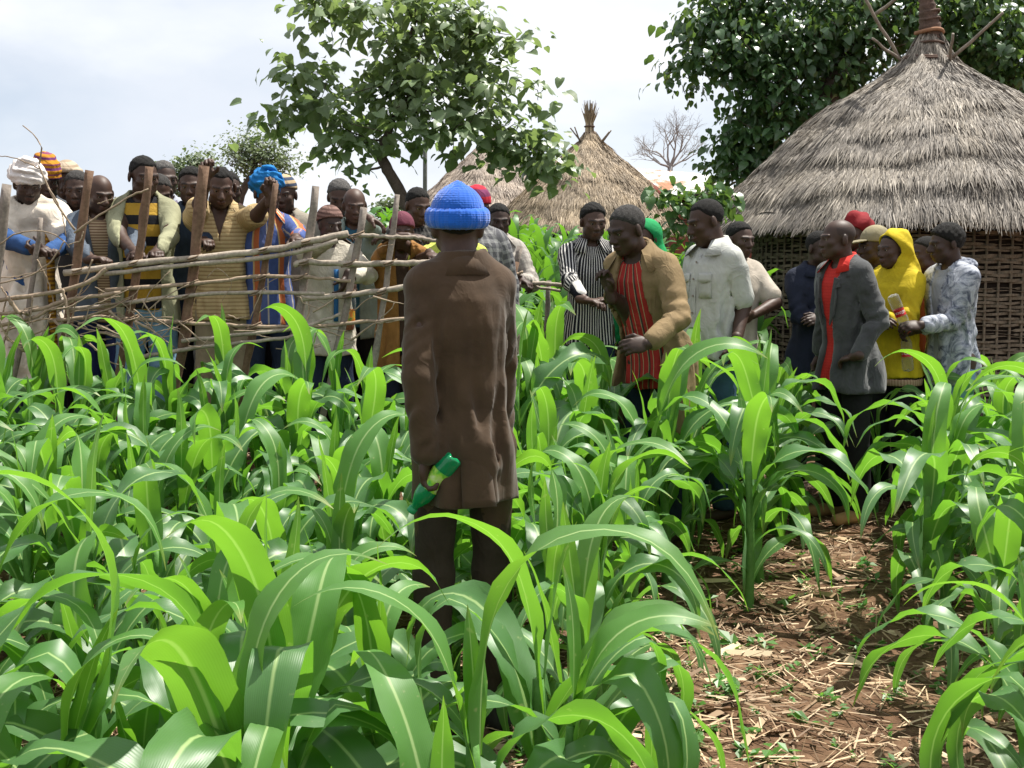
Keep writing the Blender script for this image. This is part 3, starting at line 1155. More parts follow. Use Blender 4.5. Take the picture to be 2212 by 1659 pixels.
for px, Y, r0, r1, mt in (
    ([(138, 590), (287, 570), (433, 557), (599, 537), (638, 527), (752, 505)], F1, 0.021, 0.024, M_RAIL),
    ([(225, 592), (330, 580), (433, 570), (560, 558), (660, 540), (730, 520)], F1 - 0.01, 0.015, 0.017, M_RAIL),
    ([(772, 507), (830, 511), (895, 514), (950, 520)], F1, 0.014, 0.012, M_RAIL),
    ([(636, 572), (664, 566), (758, 570), (875, 568), (930, 566)], F1, 0.021, 0.019, M_RAIL),
    ([(228, 627), (433, 611), (539, 599), (641, 598), (757, 607)], F1, 0.014, 0.011, M_BRANCH),
    ([(150, 668), (260, 656), (391, 640), (539, 631), (701, 635)], F1 - 0.01, 0.015, 0.013, M_RAIL),
    ([(650, 645), (776, 635), (873, 621), (940, 612)], F1, 0.021, 0.019, M_RAIL),
    ([(104, 693), (228, 687), (443, 699), (524, 703), (664, 707)], F1, 0.014, 0.012, M_BRANCH),
    ([(392, 737), (599, 715), (664, 704), (736, 678)], F1 - 0.02, 0.014, 0.011, M_RAIL),
    ([(655, 708), (740, 700), (870, 688), (930, 684)], F1, 0.013, 0.011, M_BRANCH),
    ([(290, 775), (420, 752), (560, 737), (660, 722)], F1 - 0.03, 0.015, 0.012, M_RAIL),
    ([(1098, 622), (1150, 612), (1240, 618), (1300, 625)], 8.0, 0.02, 0.016, M_RAIL),
    ([(1090, 605), (1130, 615), (1210, 628)], 8.02, 0.014, 0.012, M_RAIL),
    ([(1075, 602), (1100, 598), (1130, 588)], 7.9, 0.014, 0.012, M_BRANCH),
):
    stick('rail', px, Y, r0, r1, mt, n=22, knots=0.10)
B1 = FY - 0.10
for px, Y, r0, r1 in (
    ([(-10, 650), (60, 640), (156, 622), (200, 604), (218, 590), (231, 581)], B1, 0.018, 0.016),
    ([(-10, 678), (59, 673), (105, 662), (130, 652), (200, 640), (262, 632)], B1, 0.014, 0.016),
    ([(-10, 706), (52, 692), (85, 680), (107, 668), (160, 650)], B1, 0.017, 0.010),
    ([(49, 271), (68, 285), (84, 305), (91, 320), (86, 350), (86, 363), (104, 405), (130, 451), (148, 480), (162, 497)], B1 + 0.02, 0.0035, 0.008),
    ([(-5, 336), (33, 341), (60, 352), (86, 364)], B1 + 0.02, 0.0035, 0.005),
    ([(104, 405), (125, 440), (136, 470), (143, 512)], B1, 0.006, 0.003),
    ([(160, 503), (200, 475), (247, 445), (290, 420), (321, 408)], B1, 0.008, 0.007),
    ([(-5, 530), (30, 508), (60, 500), (105, 502), (143, 525), (150, 535)], B1, 0.006, 0.004),
    ([(0, 612), (50, 600), (100, 575), (125, 545), (140, 520)], B1 - 0.01, 0.006, 0.005),
    ([(180, 500), (172, 520), (148, 528)], B1, 0.005, 0.004),
    ([(15, 640), (30, 668), (50, 690), (40, 740)], B1 - 0.02, 0.008, 0.006),
    ([(16, 640), (40, 672), (62, 676)], B1 - 0.03, 0.012, 0.014),
    ([(135, 625), (142, 650), (148, 690), (140, 745)], B1 - 0.03, 0.010, 0.008),
    ([(70, 640), (66, 680), (58, 720), (48, 760)], B1 - 0.02, 0.006, 0.005),
    ([(0, 600), (40, 596), (110, 580), (158, 572)], B1, 0.005, 0.003),
    ([(80, 560), (100, 600), (112, 640), (135, 700)], B1 + 0.01, 0.005, 0.004),
    ([(200, 560), (190, 590), (170, 640), (150, 700)], B1 + 0.01, 0.006, 0.004),
    ([(205, 620), (240, 640), (280, 668), (300, 700)], B1, 0.004, 0.003),
    ([(2, 620), (14, 640), (10, 660), (2, 690)], B1, 0.006, 0.006),
    ([(152, 700), (190, 712), (240, 720), (300, 745)], B1, 0.006, 0.005),
    ([(350, 730), (370, 710), (390, 720), (410, 740)], B1, 0.004, 0.003),
    ([(300, 690), (330, 712), (345, 740)], B1, 0.003, 0.003),
    ([(210, 440), (235, 432), (250, 425)], B1, 0.004, 0.003),
    ([(448, 600), (470, 580), (500, 610), (480, 650)], F1 - 0.03, 0.003, 0.002),
    ([(540, 690), (560, 640), (580, 612), (600, 600)], F1 - 0.03, 0.004, 0.002),
    ([(640, 640), (690, 650), (720, 680)], F1 - 0.03, 0.003, 0.002),
    ([(800, 560), (812, 540), (830, 530), (850, 528)], F1 - 0.03, 0.003, 0.002),
    ([(810, 720), (820, 700), (840, 695), (870, 692)], F1 - 0.03, 0.005, 0.003),
):
    stick('branch', px, Y, r0, r1, M_BRANCH, n=16, seg=6, wob=0.06)
for i in range(84):
    x = _fr.random() * 330 if i < 60 else 300 + _fr.random() * 560
    y = 640 + _fr.random() * 120
    L = 30 + 80 * _fr.random()
    a = _fr.normal(0.1, 0.6)
    px = [(x, y), (x + L * 0.5 * math.cos(a) + _fr.normal(0, 5), y - L * 0.5 * math.sin(a) + _fr.normal(0, 6)), (x + L * math.cos(a), y - L * math.sin(a))]
    stick('branch', px, FY - 0.05 - 0.12 * _fr.random(), 0.004 + 0.007 * _fr.random() ** 2, 0.003, M_BRANCH, n=8, seg=5, wob=0.06)
# ties where rails meet stakes
M_TIE = mat_wood('bark_tie', (0.10, 0.07, 0.045), (0.26, 0.19, 0.13))
for x, y in ((172, 585), (292, 569), (420, 558), (571, 540), (663, 523), (770, 508), (660, 567), (754, 570), (841, 569), (566, 600), (648, 600), (412, 613), (280, 655), (405, 640), (556, 632),
             (752, 637), (826, 630), (282, 689), (400, 696), (548, 704), (644, 706)):
    p = at(x, y, FY - 0.02)
    m = MB()
    th = np.linspace(0, 4 * PI, 25)
    m.tube(np.stack([p.x + 0.040 * np.cos(th) + 0.004 * np.sin(3 * th), p.y + 0.05 * np.sin(th), p.z + 0.012 * np.sin(th + 1) + np.linspace(-0.012, 0.012, 25)], -1), 0.004, 4)
    m.build('tie', M_TIE, fence)
# ================================================================== maize
M_MAIZE = mat_leafy('maize_leaf', (0.070, 0.170, 0.050), (0.25, 0.60, 0.025), rough=0.43, spec=0.72, var=0.18, midrib=(0.36, 0.50, 0.20), veins=True, trans=0.40)
M_MAIZE_Y = mat_leafy('maize_young_leaf', (0.085, 0.205, 0.045), (0.29, 0.64, 0.025), rough=0.46, spec=0.5, var=0.15, midrib=(0.36, 0.50, 0.20), veins=True, trans=0.42)
M_MAIZE_FAR = mat_leafy('maize_far_leaf', (0.07, 0.17, 0.042), (0.26, 0.60, 0.025), rough=0.45, spec=0.5, var=0.2, trans=0.36, useattr=True)


def maize_leaf(seed, L, W, a0, a1, bend, twist, wave, nl=22, nw=6, side=0.0, fold=None):
    """leaf from the origin, leaving along +X; a0 start angle, a1 end angle (degrees from level)"""
    rg = np.random.default_rng(seed)
    t = np.linspace(0, 1, nl)
    ang = np.radians(a0 + (a1 - a0) * S(0, 1, t ** bend))
    if fold is not None:
        ang = ang - np.radians(70) * S(fold - 0.05, fold + 0.05, t)
    yaw = side * t ** 1.6 + 0.14 * np.sin(3.0 * t * PI + seed) * t
    dx, dy, dz = np.cos(ang) * np.cos(yaw), np.cos(ang) * np.sin(yaw), np.sin(ang)
    st = L / (nl - 1)
    P = np.stack([np.concatenate([[0], np.cumsum(d[:-1]) * st]) for d in (dx, dy, dz)], -1)
    T = np.stack([dx, dy, dz], -1)
    sd = np.stack([-np.sin(yaw), np.cos(yaw), np.zeros(nl)], -1)
    nr = np.cross(T, sd)
    tw = twist * t ** 1.2 + 0.16 * np.sin(5 * t + seed * 1.3)
    c, s = np.cos(tw)[:, None], np.sin(tw)[:, None]
    sd2 = sd * c + nr * s
    nr2 = -sd * s + nr * c
    w = W * 0.5 * (0.50 + 0.50 * S(0, 0.32, t)) * np.clip(1 - (np.clip(t - 0.45, 0, 1) / 0.55) ** 1.9, 0.015, 1)
    u = np.linspace(-1, 1, nw + 1)
    ph = rg.random() * 6
    V, UV = [], []
    for i in range(nl):
        for k in u:
            e = abs(k)
            lift = (0.30 - 0.22 * t[i]) * e * w[i]
            wv = wave * e ** 2 * math.sin(2 * PI * (3.1 + 0.8 * (k > 0)) * t[i] + ph + (1.9 if k > 0 else 0)) * min(1, t[i] * 4) * (1 - t[i] ** 3)
            V.append(P[i] + sd2[i] * k * w[i] + nr2[i] * (lift + wv))
            UV.append(((k + 1) / 2, t[i]))
    V, UV = np.array(V), np.array(UV)
    k = nw + 1
    i = np.arange(nl - 1)[:, None] * k
    j = np.arange(nw)[None, :]
    F = np.stack([i + j, i + k + j, i + k + j + 1, i + j + 1], -1).reshape(-1, 4)[:, ::-1]
    return V, F, UV


def leaf_mesh(name, args, mat, **kw):
    V, F, UV = maize_leaf(*args, **kw)
    me = np_mesh(name, V, F)
    lay = me.uv_layers.new(name='UVMap')
    li = np.empty(len(me.loops), np.int32)
    me.loops.foreach_get('vertex_index', li)
    lay.data.foreach_set('uv', UV[li].astype(np.float32).ravel())
    me.materials.append(mat)
    return me


_mr = np.random.default_rng(5)
LEAF_MID = [leaf_mesh('leaf', (s, 0.54 + 0.26 * _mr.random(), 0.062 + 0.022 * _mr.random(), 60 + 20 * _mr.random(), -68 - 24 * _mr.random(), 0.85 + 0.5 * _mr.random(),
                               _mr.normal(0, 0.85), 0.011 + 0.017 * _mr.random()), M_MAIZE, side=_mr.normal(0, 0.5)) for s in range(24)]
LEAF_TOP = [leaf_mesh('leaf', (40 + s, 0.50 + 0.20 * _mr.random(), 0.056 + 0.020 * _mr.random(), 76 + 10 * _mr.random(), -20 - 65 * _mr.random(), 1.35 + 0.6 * _mr.random(),
                               _mr.normal(0, 0.5), 0.005 + 0.006 * _mr.random()), M_MAIZE_Y, side=_mr.normal(0, 0.3)) for s in range(9)]
LEAF_LOW = [leaf_mesh('leaf', (70 + s, 0.48 + 0.2 * _mr.random(), 0.048 + 0.014 * _mr.random(), 45 + 15 * _mr.random(), -80 - 8 * _mr.random(), 0.75 + 0.2 * _mr.random(),
                               _mr.normal(0, 0.7), 0.005 + 0.008 * _mr.random()), M_MAIZE, side=_mr.normal(0, 0.5)) for s in range(7)]
LEAF_SPEAR = [leaf_mesh('leaf', (90 + s, 0.22 + 0.16 * _mr.random(), 0.034, 86, 70, 2.0, 0.8 * _mr.normal(), 0.002), M_MAIZE_Y) for s in range(4)]
LEAF_FOLD = [leaf_mesh('leaf', (110 + s, 0.72, 0.066, 70, -40, 1.2, _mr.normal(0, 0.3), 0.012), M_MAIZE, fold=0.35 + 0.1 * s) for s in range(3)]


def stalk_mesh(seed, H):
    rg = np.random.default_rng(seed)
    m = MB()
    z = np.linspace(-0.04, H, 12)
    P = np.stack([0.008 * np.sin(z * 7 + seed), 0.008 * np.cos(z * 6 + seed), z], -1)
    m.tube(P, np.linspace(0.016, 0.010, 12) * (1 + 0.15 * (np.arange(12) % 3 == 1)), 8, cap=True)
    return m.mesh('stalk', M_STALK)


M_STALK = mat_wood('maize_stalk', (0.055, 0.15, 0.03), (0.12, 0.26, 0.06), rough=0.5)
STALKS = [stalk_mesh(s, 0.44 + 0.03 * s) for s in range(4)]
MAIZE_SPOTS = []


def maize_plant(x, y, sc, rg, label, group, az=None, nleaf=None, fold=False):
    root = empty('maize_plant', (x, y, tz(x, y)), rg.random() * 0.2, sc * 1.10)
    tag(root, label, 'maize plant', group)
    MAIZE_SPOTS.append((x, y))
    si = rg.integers(0, 4)
    link('stalk', STALKS[si], None, root)
    H = 0.44 + 0.03 * si
    n = nleaf or int(rg.integers(9, 12))
    a = rg.random() * 2 * PI if az is None else az
    for i in range(n):
        f = i / (n - 1)
        z = 0.07 + (H - 0.09) * f ** 0.9
        if f < 0.28:
            me = LEAF_LOW[rg.integers(0, len(LEAF_LOW))]
            s = 0.8 + 0.35 * rg.random()
        elif f < 0.80:
            me = LEAF_MID[rg.integers(0, len(LEAF_MID))]
            if fold and rg.random() < 0.3:
                me = LEAF_FOLD[rg.integers(0, 3)]
            s = 0.8 + 0.35 * rg.random()
        elif i < n - 1:
            me = LEAF_TOP[rg.integers(0, len(LEAF_TOP))]
            s = 0.85 + 0.4 * rg.random()
        else:
            me = LEAF_SPEAR[rg.integers(0, 4)]
            s = 0.9 + 0.4 * rg.random()
        o = link('leaf', me, None, root, (0.004 * math.cos(a), 0.004 * math.sin(a), z))
        o.rotation_euler = (rg.normal(0, 0.10), rg.normal(0, 0.12), a)
        lx = 0.86 if y < 3.3 else 0.78
        wy = 1.04 if y < 3.3 else 0.98
        o.scale = (s * lx, s * wy, s * lx)
        a += PI + rg.normal(0, 0.42)
    return root


def lane_dist(x, y, ax=1.02, ay=4.1, bx=1.80, by=6.4):
    d = np.array([bx - ax, by - ay])
    t = max(0, min(1, ((x - ax) * d[0] + (y - ay) * d[1]) / (d @ d)))
    return math.hypot(x - ax - d[0] * t, y - ay - d[1] * t)


PEOPLE_FREE = []            # filled with the places where people stand


def in_view(x, y, m=0.45):
    return abs(x) < 0.4254 * y + m


def plant_field():
    rg = np.random.default_rng(2024)
    spots = []
    hero = [(-0.60, 2.20, 1.12), (-0.98, 1.98, 1.05), (-0.30, 2.62, 1.0), (0.12, 2.75, 0.95), (0.18, 3.10, 1.02), (1.14, 2.36, 1.05), (1.32, 2.95, 1.0), (-1.35, 2.7, 1.05),
            (0.28, 3.75, 0.98), (-0.75, 2.95, 1.0), (-0.42, 1.72, 0.9), (0.86, 1.70, 0.92), (-1.05, 3.3, 1.0), (-0.52, 3.55, 1.0), (1.75, 3.6, 1.05), (0.42, 4.35, 1.0), (1.62, 3.9, 1.0)]
    for x, y, s in hero:
        spots.append((x, y, s, True))
    # sown in rows that run away to the upper right of the field
    dirv = np.array([0.32, 0.947])
    nrm = np.array([0.947, -0.32])
    for r in range(-28, 32):
        for k in range(-4, 56):
            p = nrm * (r * 0.40 + 0.10) + dirv * (k * 0.205 + (r % 2) * 0.10) + rg.normal(0, 0.05, 2)
            x, y = p
            if y < 1.95 or y > 8.6 or not in_view(x, y):
                continue
            fy = 6.25 if x < 0.05 else max(7.15, 6.25 + (x - 0.1) * 1.6)
            if y > min(fy, 8.4):
                continue
            if y < 4.45 and 0.105 < x / y < 0.415:
                continue
            if lane_dist(x, y) < (0.40 if y < 5 else 0.27):
                continue
            if y > 7.2 and x > 1.2:
                if y > 7.6:
                    continue
            if any(math.hypot(x - a, y - b) < c - 0.04 for a, b, c in PEOPLE_FREE):
                continue
            if 2.75 < y < 3.75 and abs(x + 0.042 * y) < 0.20:
                continue
            if any(math.hypot(x - a, y - b) < 0.165 for a, b, _, _ in spots):
                continue
            spots.append((x, y, (0.90 + 0.26 * rg.random()) * 1.04 * (1.0 + (0.06 if x < -0.2 else 0.02) * float(S(4.2, 5.6, y)) + 0.24 * float(S(4.6, 5.8, y)) * (-0.2 < x < 1.25)), False))
    return spots, rg


def build_maize():
    spots, rg = plant_field()
    spots.sort(key=lambda q: q[1])
    band = [(0, 2.15, 'nearest the camera'), (2.15, 2.6, 'in the second rank'), (2.6, 3.0, 'in the third rank'), (3.0, 3.4, 'in the fourth rank, just before the man in brown'),
            (3.4, 3.8, 'in the fifth rank, level with the man in brown'), (3.8, 4.2, 'in the sixth rank, just beyond the man in brown'), (4.2, 4.6, 'in the seventh rank of the field'), (4.6, 5.0, 'in the eighth rank of the field'),
            (5.0, 5.4, 'in the ninth rank of the field'), (5.4, 5.8, 'in the tenth rank of the field'), (5.8, 6.3, 'in the eleventh rank of the field'), (6.3, 9, 'in the last ranks before the far rails')]
    names = ['first', 'second', 'third', 'fourth', 'fifth', 'sixth', 'seventh', 'eighth', 'ninth', 'tenth', 'eleventh', 'twelfth', 'thirteenth', 'fourteenth', 'fifteenth', 'sixteenth', 'seventeenth', 'eighteenth',
             'nineteenth', 'twentieth', 'twenty-first', 'twenty-second', 'twenty-third', 'twenty-fourth', 'twenty-fifth', 'twenty-sixth', 'twenty-seventh', 'twenty-eighth', 'twenty-ninth', 'thirtieth', 'thirty-first', 'thirty-second',
             'thirty-third', 'thirty-fourth', 'thirty-fifth', 'thirty-sixth', 'thirty-seventh', 'thirty-eighth', 'thirty-ninth', 'fortieth']
    print('maize plants', len(spots))
    for lo, hi, txt in band:
        row = sorted([q for q in spots if lo <= q[1] < hi], key=lambda q: q[0] / q[1])
        for i, (x, y, s, hero) in enumerate(row):
            lab = 'maize plant %s, %s from the left' % (txt, names[min(i, 39)])
            maize_plant(x, y, s, rg, lab, 'maize plants in the field', fold=(y < 3.2))


def far_maize():
    """the maize beyond the fence: one mass of plants"""
    rg = np.random.default_rng(99)
    variants = []
    for v in range(7):
        m = []
        a = rg.random() * 6
        n = 10
        for i in range(n):
            f = i / (n - 1)
            z = 0.1 + 0.42 * f
            if f < 0.75:
                V, F, UV = maize_leaf(200 + v * 20 + i, 0.6 + 0.3 * rg.random(), 0.085, 66 + 14 * rg.random(), -40 - 50 * rg.random(), 1.1, rg.normal(0, 0.5), 0.01, nl=8, nw=2, side=rg.normal(0, 0.4))
            else:
                V, F, UV = maize_leaf(200 + v * 20 + i, 0.55, 0.075, 84, 20 - 70 * rg.random(), 2.0, rg.normal(0, 0.4), 0.006, nl=8, nw=2)
            c, s = math.cos(a), math.sin(a)
            V = V @ np.array([[c, s, 0], [-s, c, 0], [0, 0, 1]]) + np.array([0, 0, z])
            m.append((V, F))
            a += PI + rg.normal(0, 0.4)
        n0, VV, FF = 0, [], []
        for V, F in m:
            VV.append(V)
            FF.append(F + n0)
            n0 += len(V)
        variants.append((np.concatenate(VV), np.concatenate(FF)))
    mb = MB()
    cnt = 0
    for k in range(3000):
        y = 8.0 + 17 * rg.random() ** 1.15
        x = -0.46 * y - 0.5 + (0.46 * y + 0.5 + 3.2) * rg.random()
        if y < 8.4 and x < -0.3:
            continue
        if x > 0.9 and y < 8.6 + (x - 0.9) * 1.0:
            continue
        if x > 1.1 and y < 11 and x > 0.165 * y:
            continue
        if math.hypot(x - HUT1[0], y - HUT1[1]) < 2.3:
            continue
        if cnt >= 900:
            break
        if any(math.hypot(x - a, y - b) < c for a, b, c in PEOPLE_FREE):
            continue
        cnt += 1
        s = 1.0 + 0.35 * rg.random()
        if x < -1.0:
            s *= 0.92
        a = rg.random() * 2 * PI
        V, F = variants[rg.integers(0, 7)]
        c, sn = math.cos(a), math.sin(a)
        mb.add(V @ np.array([[c, sn, 0], [-sn, c, 0], [0, 0, 1]]) * s + np.array([x, y, tz(x, y)]), F, rg.random())
    o = mb.build('maize_field', M_MAIZE_FAR)
    tag(o, 'dense green maize growing beyond the fence up to the far huts', 'maize', kind='stuff')
# ================================================================== people: bodies and clothes as implicit surfaces
class Field:
    def __init__(self, lo, hi, res):
        self.res = res
        self.x, self.y, self.z = [np.arange(a, b + res, res) for a, b in zip(lo, hi)]
        self.F = np.full((len(self.x), len(self.y), len(self.z)), 0.5, np.float32)

    def sub(self, lo, hi):
        sl = []
        for ax, a, b in zip((self.x, self.y, self.z), lo, hi):
            i0 = max(0, int(np.floor((a - ax[0]) / self.res)))
            i1 = min(len(ax), int(np.ceil((b - ax[0]) / self.res)) + 1)
            if i1 <= i0:
                return None
            sl.append(slice(i0, i1))
        X, Y, Z = np.meshgrid(self.x[sl[0]], self.y[sl[1]], self.z[sl[2]], indexing='ij', sparse=True)
        return tuple(sl), X.astype(np.float32), Y.astype(np.float32), Z.astype(np.float32)

    def union(self, prim, k=0.02):
        lo, hi = prim.box()
        m = 3 * self.res + k
        g = self.sub([a - m for a in lo], [b + m for b in hi])
        if g is None:
            return
        sl, X, Y, Z = g
        d = prim.d(X, Y, Z)
        f = self.F[sl]
        if k > 0:
            h = np.maximum(k - np.abs(f - d), 0) / k
            self.F[sl] = np.minimum(f, d) - h * h * k * 0.25
        else:
            self.F[sl] = np.minimum(f, d)

    def carve(self, prim, k=0.01):
        lo, hi = prim.box()
        m = 3 * self.res + k
        g = self.sub([a - m for a in lo], [b + m for b in hi])
        if g is None:
            return
        sl, X, Y, Z = g
        d = -prim.d(X, Y, Z)
        f = self.F[sl]
        h = np.maximum(k - np.abs(f - d), 0) / k
        self.F[sl] = np.maximum(f, d) + h * h * k * 0.25

    def cut(self, fn):
        X, Y, Z = np.meshgrid(self.x, self.y, self.z, indexing='ij', sparse=True)
        self.F = np.maximum(self.F, fn(X, Y, Z)).astype(np.float32)

    def displace(self, fn, band=0.06):
        i, j, k = np.nonzero(np.abs(self.F) < band)
        self.F[i, j, k] += fn(self.x[i], self.y[j], self.z[k]).astype(np.float32)

    def mesh(self):
        F = np.pad(self.F, 1, constant_values=0.5)
        ax = [np.concatenate([[a[0] - self.res], a, [a[-1] + self.res]]) for a in (self.x, self.y, self.z)]
        s = F < 0
        c = np.zeros(tuple(n - 1 for n in F.shape), np.int8)
        for dx in (0, 1):
            for dy in (0, 1):
                for dz in (0, 1):
                    c += s[dx:dx + c.shape[0], dy:dy + c.shape[1], dz:dz + c.shape[2]]
        act = (c > 0) & (c < 8)
        ijk = np.argwhere(act)
        if len(ijk) == 0:
            return np.zeros((0, 3)), np.zeros((0, 4), int)
        idx = np.full(act.shape, -1, np.int32)
        idx[act] = np.arange(len(ijk))
        pos = np.zeros((len(ijk), 3))
        cnt = np.zeros(len(ijk))
        I, J, K = ijk.T
        cor = {}
        for q in range(8):
            o = (q & 1, (q >> 1) & 1, (q >> 2) & 1)
            cor[o] = F[I + o[0], J + o[1], K + o[2]]
        for a in cor:
            for d in range(3):
                if a[d] == 0:
                    b = list(a)
                    b[d] = 1
                    fa, fb = cor[a], cor[tuple(b)]
                    m = (fa < 0) != (fb < 0)
                    t = fa[m] / (fa[m] - fb[m])
                    p = np.tile(np.array(a, float), (m.sum(), 1))
                    p[:, d] += t
                    pos[m] += p
                    cnt[m] += 1
        pos = pos / cnt[:, None]
        V = np.stack([ax[d][0] + (ijk[:, d] + pos[:, d]) * self.res for d in range(3)], -1)
        Q = []
        for d in range(3):
            e, g = (d + 1) % 3, (d + 2) % 3
            a = s.take(range(0, s.shape[d] - 1), d)
            b = s.take(range(1, s.shape[d]), d)
            ch = np.argwhere(a != b)
            ch = ch[(ch[:, e] > 0) & (ch[:, g] > 0) & (ch[:, e] < act.shape[e]) & (ch[:, g] < act.shape[g])]
            ins = a[tuple(ch.T)]
            qs = []
            for (ue, ug) in ((-1, -1), (0, -1), (0, 0), (-1, 0)):
                cc = ch.copy()
                cc[:, e] += ue
                cc[:, g] += ug
                qs.append(idx[tuple(cc.T)])
            q = np.stack(qs, -1)
            q[~ins] = q[~ins][:, ::-1]
            Q.append(q)
        Q = np.concatenate(Q)
        Q = Q[(Q >= 0).all(1)]
        return V, Q


class Cone:
    """capsule with two radii; flat: (axis unit vector, factor) squashes it across an axis"""

    def __init__(self, a, b, r1, r2):
        self.a, self.b, self.r1, self.r2 = np.array(a, float), np.array(b, float), r1, r2

    def box(self):
        r = max(self.r1, self.r2)
        return np.minimum(self.a, self.b) - r, np.maximum(self.a, self.b) + r

    def t(self, X, Y, Z):
        ab = self.b - self.a
        return np.clip(((X - self.a[0]) * ab[0] + (Y - self.a[1]) * ab[1] + (Z - self.a[2]) * ab[2]) / (ab @ ab + 1e-9), 0, 1)

    def d(self, X, Y, Z):
        ab = self.b - self.a
        t = self.t(X, Y, Z)
        dx, dy, dz = X - self.a[0] - t * ab[0], Y - self.a[1] - t * ab[1], Z - self.a[2] - t * ab[2]
        return np.sqrt(dx * dx + dy * dy + dz * dz) - (self.r1 + (self.r2 - self.r1) * t)


class Ell:
    def __init__(self, c, r, R=None):
        self.c, self.r = np.array(c, float), np.array(r, float)
        self.R = np.eye(3) if R is None else np.array(R)      # columns: axes

    def box(self):
        e = np.abs(self.R) @ self.r
        return self.c - e, self.c + e

    def d(self, X, Y, Z):
        dx, dy, dz = X - self.c[0], Y - self.c[1], Z - self.c[2]
        R, r = self.R, self.r
        q = [(dx * R[0, i] + dy * R[1, i] + dz * R[2, i]) / r[i] for i in range(3)]
        k0 = np.sqrt(q[0] ** 2 + q[1] ** 2 + q[2] ** 2) + 1e-6
        k1 = np.sqrt((q[0] / r[0]) ** 2 + (q[1] / r[1]) ** 2 + (q[2] / r[2]) ** 2) + 1e-6
        return k0 * (k0 - 1) / k1


class Loft:
    """stack of ellipses along z: rows (z, half width, half depth, y centre); bent about the hip by bend(p)"""

    def __init__(self, rows, bend=None, pw=2.3):
        self.rows = np.array(rows, float)
        self.bend = bend
        self.pw = pw
        self.pad = 0.0

    def box(self):
        w, dd = self.rows[:, 1].max(), (self.rows[:, 2] + np.abs(self.rows[:, 3])).max()
        z0, z1 = self.rows[:, 0].min(), self.rows[:, 0].max()
        if self.bend is None:
            return np.array([-w, -dd, z0]), np.array([w, dd, z1])
        e = 0.75
        return np.array([-w - e, -dd - e, z0 - 0.1]), np.array([w + e, dd + e, z1 + 0.1])

    def d(self, X, Y, Z):
        if self.bend is not None:
            X, Y, Z = self.bend(X, Y, Z)
        r = self.rows
        w = np.interp(Z, r[:, 0], r[:, 1])
        dp = np.interp(Z, r[:, 0], r[:, 2])
        yc = np.interp(Z, r[:, 0], r[:, 3])
        p = self.pw
        q = (np.abs(X / w) ** p + np.abs((Y - yc) / dp) ** p) ** (1 / p)
        dr = (q - 1) * np.minimum(w, dp)
        dz = np.maximum(r[0, 0] - Z, Z - r[-1, 0])
        return np.maximum(dr, dz)


def rotm(axis, a):
    c, s = math.cos(a), math.sin(a)
    if axis == 'x':
        return np.array([[1, 0, 0], [0, c, -s], [0, s, c]])
    if axis == 'y':
        return np.array([[c, 0, s], [0, 1, 0], [-s, 0, c]])
    return np.array([[c, -s, 0], [s, c, 0], [0, 0, 1]])


def nrm(v):
    v = np.asarray(v, float)
    return v / (np.linalg.norm(v) + 1e-9)


def folds(seed, amp, fx=9.0, fz=5.0):
    rg = np.random.default_rng(seed)
    ph = rg.random(8) * 6.28
    k = rg.normal(0, 1, (5, 3)) * np.array([fx, fx, fz])

    def f(x, y, z):
        a = 0
        w = 0.5 * np.sin(4 * x + 5 * z + ph[6]) + 0.5 * np.sin(5 * y - 6 * z + ph[7])
        for i in range(5):
            v = np.sin(k[i, 0] * x + k[i, 1] * y + k[i, 2] * z + ph[i] + 1.7 * w)
            a = a + (1 - np.abs(v)) ** 2 * (0.8 if i % 2 else -0.8)
        return a * amp * 0.8
    return f


def seg_d(x, y, z, a, b):
    ab = b - a
    t = np.clip(((x - a[0]) * ab[0] + (y - a[1]) * ab[1] + (z - a[2]) * ab[2]) / (ab @ ab + 1e-9), 0, 1)
    return np.sqrt((x - a[0] - t * ab[0]) ** 2 + (y - a[1] - t * ab[1]) ** 2 + (z - a[2] - t * ab[2]) ** 2), t


def crease_fn(lines):
    def f(x, y, z):
        o = np.zeros(np.shape(x))
        for a, b, w, dep in lines:
            d, t = seg_d(x, y, z, np.array(a), np.array(b))
            q = d / w
            dep = min(dep, 0.55 * w)
            fade = np.clip(4 * t, 0, 1) * np.clip(4 * (1 - t), 0, 1) * 0.8 + 0.2
            o += dep * fade * (np.exp(-q * q) - 0.55 * np.exp(-((q - 1.9) / 0.9) ** 2))
        return o
    return f


HIP = np.array([0, 0, 0.95])
L1, L2 = 0.270, 0.240
HS = 0.93          # head size against the rest of the body


